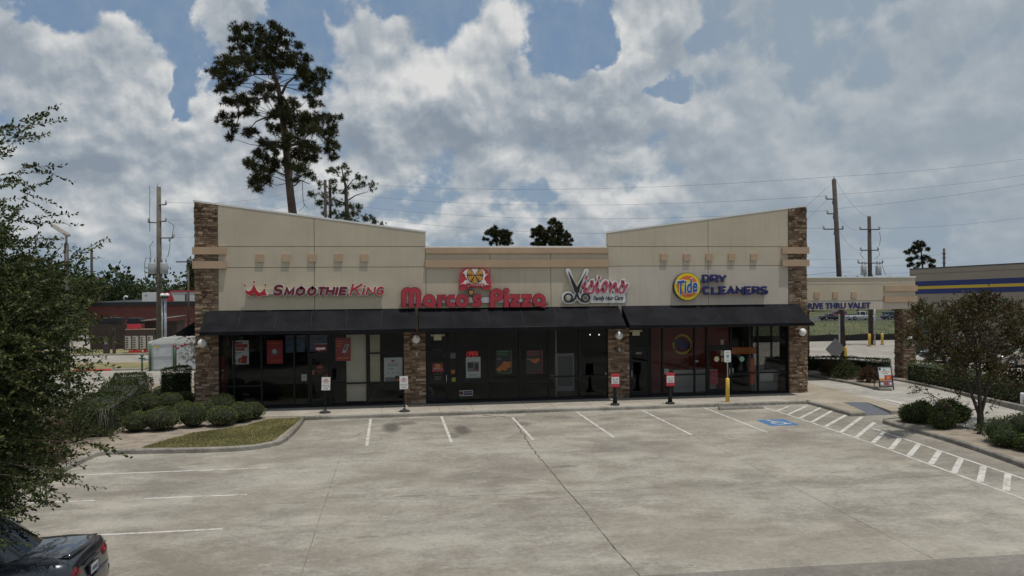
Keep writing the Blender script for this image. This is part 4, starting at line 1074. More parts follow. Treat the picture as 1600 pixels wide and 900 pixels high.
for u in (.2, .48, .76): m.disc(ax+W_*u, bz+.40*H_, .032, PY-.004, PY-.001, poster_grey, 12)
m.box(ax+W_*.6, ax+W_*.85, PY-.007, PY-.004, bz+.06*H_, bz+.28*H_, poster_black); m.box(ax+W_*.63, ax+W_*.83, PY-.010, PY-.008, bz+.07*H_, bz+.15*H_, food_orange)
m.build('poster_sheet', t_)
t_, m, b = board('open_sign', 'dark red window sign with white lower case open over the left shop door', 'open sign', (490.5, 537, 511, 550.5), P('deep red panel', (.20, .012, .03), .4))
ax, bx, bz, az_ = b; text(m, 'open', ax+.08, bx-.08, bz+.07, az_-.17, PY-.005, PY-.001, P('lit letters', (.8, .75, .75), .4, emit=(1, .8, .8), estr=.25), .02); bars(m, b, [(0, 1, .0, .06)], PY, poster_white); m.build('sign_panel', t_)
t_, m, b = board('paper_notice', 'small white paper notice taped beside the left shop door', 'paper notice', (471, 585, 479.5, 595), poster_white); bars(m, b, [(.3, .7, .3, .36), (.4, .6, .5, .56)], PY, poster_grey); m.build('paper_sheet', t_)
t_, m, b = board('sticker', 'small orange sticker on the left shop door', 'sticker', (484, 579, 491, 585), tide_org); m.build('sticker_sheet', t_)
t_, m, b = board('sticker', 'small red and white sticker on the left shop door', 'sticker', (508, 585, 515, 591), poster_red); bars(m, b, [(.1, .9, .7, 1)], PY, poster_white); m.build('sticker_sheet', t_)
t_, m, b = board('door_emblem', 'faint red crown and words Smoothie King on the glass of the left shop door', 'door lettering', (493, 570, 507, 581), MATS['poster black'], PY+.01, .002)
m = MB(); ax, bx, bz, az_ = b; mx_ = (ax+bx)/2
m.prism([(mx_-.13, az_-.16), (mx_+.13, az_-.16), (mx_+.15, az_-.02), (mx_+.07, az_-.09), (mx_, az_+.02), (mx_-.07, az_-.09), (mx_-.15, az_-.02)], PY, PY+.006, P('faded red', (.5, .09, .07), .5)); text(m, 'SMOOTHIE', mx_-.22, mx_+.22, bz+.03, bz+.10, PY, PY+.006, MATS['faded red'], .01, .2); text(m, 'KING', mx_-.1, mx_+.1, bz-.06, bz+.01, PY, PY+.006, MATS['faded red'], .01, .2); m.build('lettering', t_)
for k, (a, b_, c_, lab) in enumerate(((446, 461, 551, 'blue menu screen behind the left shop windows, left of the three'), (463, 476, 550, 'blue menu screen behind the left shop windows, middle of the three'), (481, 511, 549, 'wide blue menu screen above the left shop door, right of the three'))):
    t_, m, b = board('menu_screen', lab, 'menu screen', (a, 524, b_, c_), P('screen blue', (.02, .03, .05), .3, emit=(.10, .17, .28), estr=.08), 36.2, .05, 'menu screens in the smoothie shop'); bars(m, b, [(.1, .9, .1, .3), (.1, .6, .5, .6)], 36.2, MATS['poster grey']); m.build('screen', t_)
t_, m, b = board('display_stand', 'tall narrow red display stand just inside the left end window', 'display stand', (343, 557, 351, 626), P('stand red', (.30, .03, .03), .5), PY+.2, .12); bars(m, b, [(.1, .9, .3, .33), (.1, .9, .66, .69)], PY+.2, poster_white); m.build('stand_body', t_)

# pizza shop window
t_, m, b = board('door_emblem', 'small red and yellow pizza emblem with Marco\'s on the pizza shop door', 'door lettering', (675, 567, 693, 581), red_sign, PY, .004)
m = MB(); ax, bx, bz, az_ = b; W_, H_ = bx-ax, az_-bz
m.prism([(ax, bz), (bx, bz), (bx-.03, az_-.06), (bx-.12, az_), ((ax+bx)/2, az_-.12), (ax+.12, az_), (ax+.03, az_-.06)], PY, PY+.004, red_sign); m.disc((ax+bx)/2, bz+.62*H_, .12, PY-.004, PY-.001, pizza_yel, 18); text(m, "Marco's", ax+.06, bx-.06, bz+.1, bz+.2, PY-.006, PY-.001, sign_white, .01)
for k, zz in enumerate((.08, .20, .26, .32)): m.box(ax+.06+.02*k, bx-.06-.02*k, PY, PY+.003, bz-zz-.025, bz-zz, poster_grey)
m.build('lettering', t_)
t_ = thing('open_sign', 'red neon OPEN sign in the pizza shop window', 'open sign', (*fx(738, 553, PY), 0) if False else (fx(738, 553, PY)[0], PY, fx(738, 553, PY)[1]))
m = MB(); a_, b_ = fx(729, 557, PY), fx(747, 549, PY); text(m, 'OPEN', a_[0], b_[0], a_[1], b_[1], PY, PY+.02, P('neon red', (.5, .02, .02), .4, emit=(1, .05, .04), estr=.55), -.01, .25); m.build('neon_tube', t_)
t_, m, b = board('poster', 'white framed photo poster under the red neon OPEN sign', 'poster', (728, 558, 751, 592), poster_white)
bars(m, b, [(.1, .62, .04, .10), (.1, .5, .13, .18)], PY, poster_white); bars(m, b, [(.09, .9, .22, .66)], PY, poster_grey); bars(m, b, [(.12, .5, .26, .5), (.6, .85, .3, .55)], PY-.003, poster_black); bars(m, b, [(.58, .86, .50, .62)], PY-.004, P('shop awning red', (.25, .04, .06), .6)); bars(m, b, [(.2, .8, .78, .80), (.2, .7, .84, .86)], PY, poster_grey); m.build('poster_sheet', t_)
def food_poster(lab, box, edge, blobs):
    t_, m, b = board('poster', lab, 'poster', box, poster_black)
    ax, bx, bz, az_ = b; W_, H_ = bx-ax, az_-bz
    for u, v, r in blobs: m.sphere((ax+W_*u, PY-.012, az_-H_*v), r, food_orange, 10, 7, (1, .12, .8))
    bars(m, b, [(.0, 1, .98, 1.0), (.97, 1, .0, .98)], PY, edge); bars(m, b, [(.06, .8, .05, .09), (.06, .7, .13, .16), (.06, .75, .2, .23)], PY, edge); bars(m, b, [(.06, .3, .36, .41)], PY, poster_grey)
    m.build('poster_sheet', t_)
food_poster('black poster with a green edge and orange chicken wings in the pizza shop window', (775, 547, 800, 583), poster_green, [(.2, .82, .14), (.42, .72, .16), (.6, .6, .15), (.75, .68, .14), (.55, .8, .12), (.85, .55, .08)])
food_poster('black poster with red words and orange food beneath in the pizza shop window', (822, 547, 848, 583), poster_red, [(.4, .45, .12), (.55, .48, .13), (.68, .43, .10)])
for lab, box, mat in (('pale square sticker high beside the pizza shop door', (703.5, 551, 712, 560), poster_grey), ('small orange and white sticker beside the pizza shop door', (705, 578, 711, 584), tide_org), ('yellow square sticker low beside the pizza shop door', (706, 590, 712, 596), P('sticker yellow', (.55, .52, .05), .5)), ('small grey sticker above the pizza shop door handle', (693, 554, 698, 558), poster_grey)):
    t_, m, b = board('sticker', lab, 'sticker', box, mat); m.build('sticker_sheet', t_)
t_, m, b = board('hiring_sign', 'white rectangular sign low in the pizza shop window with dark blue lettering', 'sign', (717, 610, 739, 618.5), poster_white); bars(m, b, [(.05, .3, .2, .75)], PY, maroon); bars(m, b, [(.36, .92, .15, .42), (.36, .96, .52, .8)], PY, navy); m.build('sign_panel', t_)
t_, m, b = board('sticker', 'pale square sticker low in the middle of the pizza shop windows', 'sticker', (860, 586, 867, 591), poster_grey); m.build('sticker_sheet', t_)
t_, m, b = board('sticker', 'two pale stickers in the pizza shop window by the right stone pier', 'sticker', (945.5, 582, 950, 587), poster_white); m.build('sticker_sheet', t_)
t_ = thing('pipe_column', 'thin cream pipe column inside the pizza shop window', 'column', (fx(869, 600, 35.8)[0], 35.8, .145)); m = MB(); xx = fx(869, 600, 35.8)[0]; m.tube([(xx, 35.8, .145), (xx, 35.8, 3.6)], .03, P('cream paint', (.55, .5, .38), .6), 10); m.build('pipe', t_)
t_ = thing('fridge', 'pale upright drinks fridge standing inside the pizza shop', 'fridge', (8.6, 38, .145)); m = MB(); xx = fx(882, 600, 38)[0]; m.box(xx-.45, xx+.45, 37.8, 38.4, .15, 2.0, plast_grey); m.build('cabinet', t_); m = MB(); m.box(xx-.38, xx+.38, 37.78, 37.799, .4, 1.85, poster_grey); m.build('fridge_door', t_)
for px, lab in ((848, 'small lit ceiling lamp behind the pizza shop windows, left of the pair'), (868+56, 'small lit ceiling lamp behind the pizza shop windows, right of the pair')):
    p = at(px if px == 848 else 938, 523, 36.5); p = at(922 if px == 848 else 936, 523, 36.5)
    t_ = thing('ceiling_lamp', lab, 'lamp', p, 'lit ceiling lamps in the pizza shop'); m = MB(); m.sphere(p, .03, P('lit lamp', (1, 1, 1), .4, emit=(1, .96, .85), estr=2.5), 10, 6); m.build('bulb', t_); m = MB(); m.tube([p+Vector((0, 0, .03)), p+Vector((0, 0, .14))], .02, black_metal, 8); m.build('lamp_stem', t_)
for px, py, lab in ((684, 527, 'cream lamp box under the awning over the pizza shop door'), (994, 520, 'cream lamp box under the awning over the hair salon door')):
    xx, zz = fx(px, py, 35.0); t_ = thing('soffit_lamp', lab, 'lamp', (xx, 35.0, zz), 'cream lamp boxes under the awnings'); m = MB(); m.box(xx-.17, xx+.17, 35.0, 35.09, zz-.13, zz+.13, P('lamp box cream', (.5, .46, .33), .6)); m.build('lamp_body', t_); m = MB(); m.tube([(xx-.3, 35.05, zz+.09), (xx-.19, 35.05, zz+.09)], .045, MATS['lamp box cream'], 10); m.tube([(xx+.19, 35.05, zz+.09), (xx+.3, 35.05, zz+.09)], .045, MATS['lamp box cream'], 10); m.build('lamp_head', t_)

# salon and dry cleaner windows
xa, xb = X(1037), X(1140)
t_ = thing('feature_wall', 'orange red wall with a big round emblem inside the dry cleaner', 'feature wall', ((xa+xb)/2, 37.3, .145)); m = MB(); m.box(xa-.1, xb+.9, 37.3, 37.4, .15, 3.6, tide_red); fw_ = m.build('wall_panel', t_)
c = fx(1066, 538, 37.28); m = MB(); m.disc(c[0], c[1], .50, 37.28, 37.299, tide_yel, 36, r_in=.40); tide(m, c[0]-.02, c[1], .82, .5, 37.24, tide_blue, tide_red, R(6)); m.build('emblem', fw_)
t_ = thing('shop_counter', 'pale grey counter inside the dry cleaner', 'counter', ((xa+xb)/2, 36.5, .145)); m = MB(); m.box(xa+.9, xb-.2, 36.3, 36.9, .15, 1.15, plast_grey); m.build('counter_body', t_); m = MB(); m.box(xa+.85, xb-.15, 36.25, 36.95, 1.151, 1.2, white_plastic); m.build('counter_top', t_)
t_, m, b = board('hanging_sign', 'orange hanging sign with pale lettering above the dry cleaner counter', 'sign', (1140, 543, 1184, 552.5), tide_org, 36.3, .04); ax, bx, bz, az_ = b; m.disc(ax+.22, (bz+az_)/2, .09, 36.29, 36.299, pizza_yel, 16, r_in=.06); text(m, 'EXPRESS CHECK', ax+.42, bx-.05, bz+.10, az_-.08, 36.29, 36.299, pizza_yel, .01); m.build('sign_panel', t_)
m = MB()
for q in (ax+.1, bx-.1): m.tube([(q, 36.32, az_), (q, 36.32, 3.6)], .01, black_metal, 6)
m.build('hanger', t_)
for lab, px, mat in (('round cream sticker on the dry cleaner door', 1120, P('sticker cream', (.6, .55, .38), .5)), ('round pale green sticker on the dry cleaner window', 1159.5, P('sticker green', (.22, .42, .32), .5))):
    c = fx(px, 561, PY-.06); t_ = thing('sticker', lab, 'sticker', (c[0], PY-.06, c[1])); m = MB(); m.disc(c[0], c[1], .125, PY-.045, PY-.04, mat, 24); m.disc(c[0], c[1], .10, PY-.048, PY-.046, mat, 24); m.build('sticker_sheet', t_)
t_, m, b = board('notice_board', 'red hours notice on the lower part of the dry cleaner door', 'notice', (1109, 579, 1122, 600), poster_red); bars(m, b, [(.2, .8, .2, .25), (.2, .8, .35, .4), (.2, .8, .5, .55)], PY, poster_grey); m.build('poster_sheet', t_)
for lab, box in (('white paper notice on the window left of the dry cleaner counter', (1038, 576.5, 1045, 586)), ('white paper notice beside the disabled parking post on the dry cleaner window', (1139, 575, 1146.5, 585)), ('tiny white label on the dry cleaner window', (1086, 563, 1091, 566))):
    t_, m, b = board('paper_notice', lab, 'paper notice', box, poster_white); bars(m, b, [(.25, .7, .2, .3), (.3, .6, .45, .5)], PY, poster_grey) if 'tiny' not in lab else None; m.build('paper_sheet', t_)
for k, (a, b_, c_, d_, lab) in enumerate(((1126, 531, 1131, 541, 'top'), (1126, 546, 1131, 556, 'middle'), (1127, 559, 1131, 565, 'lowest'))):
    t_, m, b = board('paper_notice', 'cream paper strip on the dry cleaner door frame, %s of the column of three' % lab, 'paper notice', (a, b_, c_, d_), MATS['sticker cream'], group='paper strips on the dry cleaner door'); m.build('paper_sheet', t_)
t_ = thing('steam_press', 'grey machine with a white front panel behind the right end window', 'machine', (X(1208), 36.2, .145)); m = MB(); m.box(X(1190), X(1226), 35.9, 36.5, .15, 1.15, grey_paint); m.build('machine_body', t_); m = MB(); m.box(X(1197), X(1219), 35.88, 35.899, .62, 1.05, white_plastic); m.build('front_panel', t_); m = MB(); m.lathe([(.10, 0), (.14, .15), (.13, .35), (.05, .42)], (X(1211)+.1, 36.2, 1.15), black_rubber, 12); m.build('machine_head', t_)
t_ = thing('sign_column', 'slim orange red standing column behind the right end window', 'column', (X(1176), 35.7, .145)); xx = X(1174)+.28; m = MB(); m.box(xx-.11, xx+.11, 35.65, 35.8, .5, 1.75, tide_org); m.build('column_body', t_); m = MB(); m.tube([(xx, 35.72, .145), (xx, 35.72, .5)], .03, grey_paint); m.build('column_foot', t_)
t_, m, b = board('address_number', 'white street number on the glass above the left shop door', 'number', (490, 553, 505, 557), poster_white); m = MB(); ax, bx, bz, az_ = b; bars(m, b, [(u/5, u/5+.12, 0, 1) for u in range(5)], PY, poster_grey); m.build('numerals', t_)
t_, m, b = board('address_number', 'white street number on the glass above the pizza shop door', 'number', (677, 546, 690, 550), poster_white); m = MB(); bars(m, b, [(u/5, u/5+.12, 0, 1) for u in range(5)], PY, poster_grey); m.build('numerals', t_)
t_, m, b = board('address_number', 'white street number on the glass above the hair salon door', 'number', (994, 549, 1003, 553), poster_white); m = MB(); bars(m, b, [(u/4, u/4+.16, 0, 1) for u in range(4)], PY, poster_white); m.build('numerals', t_)

# ------------------------------------------------------------------ sidewalk furniture
def curb_sign(px, py, lab, tilt):
    p = gnd(px, py, .14); x_, y_ = p.x, p.y
    t_ = thing('curbside_sign', lab, 'sign', (x_, y_, .14), 'white parking signs on black stands')
    m = MB(); m.lathe([(.235, 0), (.24, .02), (.20, .05), (.07, .09), (.05, .14), (.025, .15)], (x_, y_, .14), black_rubber, 24); m.build('stand_base', t_)
    m = MB(); m.tube([(x_, y_, .28), (x_, y_, 1.62)], .017, black_metal, 8); m.build('pole', t_)
    m = MB(); m.box(x_-.175, x_+.175, y_-.035, y_-.02, 1.08, 1.62, sign_white); bd = m.build('sign_panel', t_)
    m = MB(); yy = y_-.038
    m.prism([(x_-.06, 1.49), (x_+.06, 1.49), (x_+.07, 1.54), (x_+.03, 1.51), (x_, 1.57), (x_-.03, 1.51), (x_-.07, 1.54)], yy, yy+.002, red_sign)
    text(m, 'SMOOTHIE', x_-.13, x_+.13, 1.43, 1.475, yy, yy+.002, red_sign, .01, .2); text(m, 'KING', x_-.07, x_+.07, 1.37, 1.415, yy, yy+.002, red_sign, .01, .2)
    text(m, 'Parking', x_-.14, x_+.14, 1.22, 1.30, yy, yy+.002, poster_grey, .005); text(m, 'Only', x_-.09, x_+.09, 1.11, 1.20, yy, yy+.002, poster_grey, .005); m.build('lettering', bd)
    t_.rotation_euler = (0, R(tilt), R(6)); return t_
curb_sign(508, 645, 'white parking sign on a black round stand in front of the left shop door', 2)
curb_sign(632, 643, 'white parking sign on a black round stand left of the pizza shop door', -1)
def red_sign_stand(px, py, lab):
    p = gnd(px, py-1, .14); x_, y_ = p.x, p.y
    t_ = thing('curbside_sign', lab, 'sign', (x_, y_, .14), 'red parking signs on black cone stands')
    m = MB(); m.lathe([(.21, 0), (.215, .03), (.20, .07), (.12, .085)], (x_, y_, .14), black_rubber, 6); m.build('stand_base', t_)
    m = MB(); m.lathe([(.105, .08), (.085, .35), (.055, .78), (.045, .82)], (x_, y_, .14), black_metal, 14); m.build('cone', t_)
    m = MB(); z0 = .93
    m.box(x_-.185, x_+.185, y_-.07, y_-.045, z0, z0+.58, P('stand red sign', (.60, .035, .055), .4)); m.box(x_-.16, x_+.16, y_-.044, y_+.03, z0-.02, z0+.55, black_metal); bd = m.build('sign_panel', t_)
    m = MB(); yy = y_-.074; m.box(x_-.165, x_+.165, yy, yy+.003, z0+.14, z0+.44, sign_white)
    for s in (-1, 1):
        m.stroke([(x_+s*.06, z0+.345), (x_+s*.12, z0+.35)], .022, yy-.003, yy-.001, sign_black, caps=False)
        m.prism([(x_+s*.03, z0+.345), (x_+s*.065, z0+.32), (x_+s*.065, z0+.375)] if s > 0 else [(x_-.03, z0+.345), (x_-.065, z0+.375), (x_-.065, z0+.32)], yy-.003, yy-.001, sign_black)
    for k in range(3): m.box(x_-.11, x_+.11, yy-.003, yy-.001, z0+.17+.045*k, z0+.185+.045*k, poster_grey)
    for zz in (z0+.05, z0+.09, z0+.48, z0+.53): m.box(x_-.12, x_+.12, yy-.0, yy+.003, zz, zz+.016, MATS['rose letter'])
    m.build('printed_panel', bd); return t_
red_sign_stand(961, 634, 'red and white parking sign on a black cone stand before the salon pier')
red_sign_stand(1047, 632, 'red and white parking sign on a black cone stand before the dry cleaner')
# disabled parking post
p = gnd(1137, 628, .14); x_, y_ = p.x, p.y
t_ = thing('disabled_parking_sign', 'white disabled parking sign on a thin post set in a yellow bollard', 'sign', (x_, y_, .14))
m = MB(); m.lathe([(.085, 0), (.085, 1.02), (.06, 1.055), (.02, 1.06)], (x_, y_, .14), yellow_paint, 18); m.build('bollard', t_)
m = MB(); m.box(x_-.022, x_+.022, y_-.01, y_+.01, 1.19, 2.42, galv); m.build('post', t_)
m = MB(); w_, c_ = .155, .03
z0, z1 = 1.90, 2.42
m.prism([(x_-w_+c_, z0), (x_+w_-c_, z0), (x_+w_, z0+c_), (x_+w_, z1-c_), (x_+w_-c_, z1), (x_-w_+c_, z1), (x_-w_, z1-c_), (x_-w_, z0+c_)], y_-.02, y_-.012, sign_white); bd = m.build('sign_panel', t_)
m = MB(); m.box(x_-.052, x_+.052, y_-.024, y_-.021, 2.10, 2.23, hc_blue); yy = y_-.027
m.disc(x_-.005, 2.205, .012, yy, yy+.002, sign_white, 10); m.stroke([(x_-.005, 2.19), (x_-.003, 2.155), (x_+.022, 2.152), (x_+.03, 2.122)], .011, yy, yy+.002, sign_white); m.disc(x_-.004, 2.14, .03, yy, yy+.0018, sign_white, 14, R(150), R(380), r_in=.021)
for zz in (2.33, 1.98): m.box(x_-.09, x_+.09, y_-.023, y_-.021, zz, zz+.02, P('sign green', (.12, .3, .2), .5))
m.build('symbol', bd)
# wheel stop
m = MB(); a, b = gnd(1123, 640.5), gnd(1190, 637.5)
m.prism_x([(a.y-.09, .0), (a.y+.09, 0), (a.y+.08, .07), (a.y+.05, .125), (a.y-.05, .125), (a.y-.08, .07)], a.x, b.x, conc_kerb)
tag(m.build('wheel_stop', None, (a.x, a.y, 0)), 'grey concrete wheel stop at the head of the disabled bay', 'wheel stop')
# sandwich board
x_, y_ = 23.80, 35.25
t_ = thing('sandwich_board', 'black framed pavement board with a pale food poster beside the drive through kerb', 'pavement board', (x_, y_, .13))
m = MB(); w_ = .36; b0, b1 = .22, 1.25
def lean(z): return y_-.04-.22*(1-(z-.13)/1.15)
for s in (-1, 1):
    m.tube([(x_+s*w_, lean(.13), .13), (x_+s*w_, lean(1.28), 1.28)], .028, black_metal, 6); m.tube([(x_+s*w_, y_+.26, .13), (x_+s*w_, y_-.02, 1.26)], .02, black_metal, 6)
for z in (.30, 1.26): m.tube([(x_-w_, lean(z), z), (x_+w_, lean(z), z)], .026, black_metal, 6)
m.build('frame', t_)
m = MB()
def bq(u0, u1, z0, z1, mat, d): m.add([(x_+u0, lean(z0)-d, z0), (x_+u1, lean(z0)-d, z0), (x_+u1, lean(z1)-d, z1), (x_+u0, lean(z1)-d, z1)], [(0, 1, 2, 3)], mat)
bq(-.335, .335, .32, 1.24, poster_white, .0); pn = m.build('sign_panel', t_)
m = MB(); bq(-.335, .335, .32, .56, poster_grey, .004); bq(-.335, .335, .55, .575, poster_black, .006); bq(-.1, .12, .38, .52, poster_red, .008); bq(-.28, -.16, .40, .50, sign_white, .008); bq(.18, .27, .40, .50, sign_white, .008)
bq(-.05, .335, .60, .85, poster_red, .004); bq(.05, .25, .64, .80, food_orange, .007); bq(-.33, -.06, .59, .70, food_orange, .004); bq(-.1, .06, 1.08, 1.13, poster_green, .004); bq(-.2, .25, 1.0, 1.03, tide_org, .004); bq(-.12, .15, .93, .95, poster_green, .004); bq(-.30, -.2, 1.09, 1.2, poster_black, .004)
m.build('printed_panel', pn)

# ------------------------------------------------------------------ plants
bark = P('bark', (.075, .058, .045), .95, ns=6, na=.35, bump=.7, bs=25)
bark_pine = P('pine bark', (.085, .062, .048), .95, ns=5, na=.35, bump=.7, bs=16)
twig_m = P('twig', (.13, .105, .075), .9, ns=8, na=.2)
oak_leaf = island_mat('oak leaf', [(0, (.020, .032, .009)), (.4, (.040, .060, .015)), (.75, (.070, .095, .024)), (.94, (.125, .15, .05)), (1, (.18, .14, .06))], .6, .8, .3, trans=.25)
shrub_leaf = island_mat('shrub leaf', [(0, (.020, .032, .010)), (.5, (.040, .060, .017)), (.85, (.072, .094, .028)), (1, (.12, .12, .045))], .6, 1.2, .35, trans=.15)
red_leaf = island_mat('red shrub leaf', [(0, (.03, .02, .01)), (.4, (.07, .04, .02)), (.8, (.14, .06, .035)), (1, (.06, .075, .025))], .5, 1.5, .3, trans=.15)
box_leaf = island_mat('boxwood leaf', [(0, (.042, .060, .019)), (.5, (.080, .108, .031)), (.88, (.14, .165, .05)), (.97, (.20, .18, .08)), (1, (.22, .15, .08))], .6, 1.6, .42, trans=.12)
hedge_leaf = island_mat('hedge leaf', [(0, (.016, .028, .010)), (.5, (.032, .050, .015)), (1, (.065, .085, .026))], .5, 2, .25, trans=.12)
jun_leaf = island_mat('juniper leaf', [(0, (.024, .042, .010)), (.5, (.048, .075, .016)), (1, (.095, .125, .026))], .6, 2, .3, trans=.12)
myr_leaf = island_mat('myrtle leaf', [(0, (.026, .036, .010)), (.45, (.052, .066, .018)), (.68, (.085, .088, .026)), (.86, (.13, .060, .036)), (1, (.20, .048, .055))], .5, .9, .3, trans=.18)
pine_nd = island_mat('pine needle', [(0, (.022, .025, .010)), (.5, (.042, .046, .016)), (1, (.085, .078, .028))], .7, .5, .35, trans=.08)
pine_nd2 = island_mat('far pine needle', [(0, (.030, .044, .020)), (.5, (.056, .076, .028)), (1, (.11, .12, .045))], .6, .3, .3, trans=.1)
tree_leaf = island_mat('broad leaf', [(0, (.018, .030, .012)), (.5, (.034, .052, .018)), (1, (.068, .088, .028))], .6, .25, .35, trans=.12)
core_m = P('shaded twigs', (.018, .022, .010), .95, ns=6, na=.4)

def clipped(name, label, cat, c, r, n, leaf, mat, group=None, squash=.8, core=.86, shape=None):
    """a clipped shrub: leafy skin around a twiggy core"""
    t_ = thing(name, label, cat, (c[0], c[1], c[2]), group)
    return t_
def globe_proto(n=2600, leaf=.045, mat=None, lump=.10):
    d = unit(rng.normal(size=(n, 3))); d[:, 2] = np.where(d[:, 2] < -.55, -d[:, 2], d[:, 2])
    l = 1+lump*np.sin(3.1*d[:, 0]+1.3)*np.cos(2.7*d[:, 1])+lump*.7*np.sin(6.3*d[:, 1]+5*d[:, 2])
    p = d*(l*rng.uniform(.88, 1.02, n))[:, None]*np.array([1, 1, .86]); p[:, 2] += .80
    return leaf_quads(p, leaf, .5, d*.9, 1.0)
def core_mesh(mb, c, r, mat, sq): mb.sphere(c, r, mat, 14, 9, sq)
GL = [globe_proto(2600, .085, lump=.07), globe_proto(2600, .085, lump=.12), globe_proto(2600, .085, lump=.05)]
gmesh = []
for k, (V, Fq) in enumerate(GL):
    root = thing('boxwood', 'x', 'shrub', (0, 0, 0)); o = arr_obj('foliage', V, Fq, box_leaf, root)
    mc = MB(); mc.sphere((0, 0, .78), .86, core_m, 14, 9, (1, 1, .84)); c_ = mc.build('branches', root)
    gmesh.append((root, o, c_)); 
def copy_to(proto, label, loc, s, rz, cat=None, group=None, first=False):
    root = proto[0]
    if first: r = root
    else:
        r = root.copy(); COL.objects.link(r)
        for ch in proto[1:]:
            q = ch.copy(); COL.objects.link(q); q.parent = r
    r.location = loc; r.scale = s if isinstance(s, tuple) else (s, s, s); r.rotation_euler = (0, 0, rz)
    tag(r, label, cat, group); return r
used = set()
def globe(px, py, rp, label, k, zz=.13, group='clipped round boxwoods in the left bed', w=1.0, hgt_=1.0):
    p = gnd(px, py, zz); sc_ = rp*p.y/F_PX
    copy_to(gmesh[k], label, (p.x, p.y+sc_*.75, zz-.02), (sc_*w, sc_*w, sc_*hgt_), k*1.7+px*.03, 'shrub', group, k not in used); used.add(k)
for i, (px, py, rp, lab) in enumerate((
    (208, 674, 20, 'clipped round boxwood at the left end of the front row by the lawn'), (247, 672, 25, 'broad clipped boxwood second from the left in the front row'), (297, 667, 23, 'clipped round boxwood in the middle of the front row, left of the gap'),
    (342, 665, 22, 'clipped round boxwood at the narrow part of the lawn'), (372, 659, 20, 'clipped round boxwood second from the sidewalk end of the front row'), (391, 654, 19, 'clipped round boxwood at the sidewalk end of the front row'),
    (228, 643, 17, 'small clipped boxwood in the second row behind the left front one'), (232, 658, 13, 'smallest boxwood, squeezed between the two left front ones'), (262, 640, 18, 'clipped boxwood in the second row behind the broad one'), (285, 648, 16, 'low clipped boxwood between the second and front rows'),
    (250, 628, 16, 'clipped boxwood at the back of the bed beside the dark upright hedge'), (283, 633, 16, 'clipped boxwood at the back of the bed near the stone pier'), (275, 622, 14, 'rearmost small boxwood in front of the dark upright hedge'), (312, 650, 17, 'clipped boxwood in front of the left end stone pier'), (345, 645, 19, 'clipped boxwood behind the front row under the left end window'))):
    globe(px, py+3, rp*1.03, lab, i % 3, w=(1.0, 1.1, .93, 1.05, .97)[i % 5], hgt_=(.86, .78, .92, .80)[i % 4])

def hedge_block(name, label, cat, pts, w, h, z0, n, leaf, mat, group=None, taper=0.06, lump=.04):
    """a trimmed hedge along a line of points (x, y)"""
    pts = smooth_line(pts, 2) if len(pts) > 2 else [Vector(p) for p in pts]
    pts = dense(pts, .25); N = len(pts)
    Lh, Rh = offset_line(pts, w/2), offset_line(pts, -w/2)
    c = pts[N//2]; t_ = thing(name, label, cat, (c.x, c.y, z0), group)
    A = np.array([tuple(p) for p in pts]); NL = unit(np.array([tuple(a-b) for a, b in zip(Lh, Rh)]))
    idx = rng.random(n)*(N-1); i0 = idx.astype(int); fr = (idx-i0)[:, None]
    base = A[i0]*(1-fr)+A[np.minimum(i0+1, N-1)]*fr; nl = NL[i0]
    per = 2*h+w; q = rng.random(n)*per
    s_ = np.where(q < h, -1, np.where(q > h+w, 1, (q-h)/w*2-1)); zz = np.where(q < h, q, np.where(q > h+w, q-h-w, h))
    rnd = np.clip(1-np.maximum(0, np.abs(s_)-.75)*np.maximum(0, zz/h-.75)*5, .8, 1)
    wob = 1+lump*np.sin(base[:, 0]*3+base[:, 1]*2.3+zz*4)
    X_ = base+nl*(s_*w/2*(1-taper*zz/h)*rnd*wob)[:, None]
    P_ = np.concatenate([X_, (z0+zz*wob*(.5+.5*rnd))[:, None]], 1)
    # end faces
    ne = int(n*w/(2*(A.shape[0]*.25)+w)*.9); ends = []
    for e, dsg in ((0, -1), (N-1, 1)):
        d = unit((A[min(e+1, N-1)]-A[max(e-1, 0)])[None])[0]*dsg
        u = rng.uniform(-1, 1, ne); v = rng.random(ne)
        xy = A[e]+NL[e]*(u*w/2)[:, None]+d*.02; ends.append(np.concatenate([xy, (z0+v*h)[:, None]], 1))
    P_ = np.concatenate([P_]+ends); P_ += rng.normal(size=P_.shape)*.02
    d = np.concatenate([np.concatenate([nl*np.where(np.abs(s_) > .98, s_, 0)[:, None], np.where(zz >= h, 1.0, .25)[:, None]], 1), np.tile([0, 0, .6], (2*ne, 1))])
    V, Fq = leaf_quads(P_, leaf, .5, d*.8); arr_obj('foliage', V, Fq, mat, t_)
    m = MB(); k = .80
    Lc, Rc = offset_line(pts, w/2*k), offset_line(pts, -w/2*k)
    vs = []; 
    for a, b in zip(Lc, Rc): vs += [(a.x, a.y, z0-.02), (a.x, a.y, z0+h*.86), (b.x, b.y, z0+h*.86), (b.x, b.y, z0-.02)]
    fs = [(4*i+j, 4*i+4+j, 4*i+5+j, 4*i+1+j) for i in range(N-1) for j in range(3)]+[(0, 1, 2, 3), (4*N-1, 4*N-2, 4*N-3, 4*N-4)]
    m.add(vs, fs, core_m); m.build('branches', t_); return t_
hedge_block('upright_hedge', 'tall dark clipped hedge block beside the stone pier at the left end', 'hedge', [(-10.1, 37.4), (-9.05, 37.4)], .9, 1.6, .12, 3800, .075, hedge_leaf, 'tall clipped hedge blocks at the left end')
hedge_block('upright_hedge', 'lower dark clipped hedge half hidden behind the left stone pier', 'hedge', [(-9.2, 39.6), (-8.3, 39.6)], .9, 1.2, .12, 2600, .075, hedge_leaf, 'tall clipped hedge blocks at the left end')
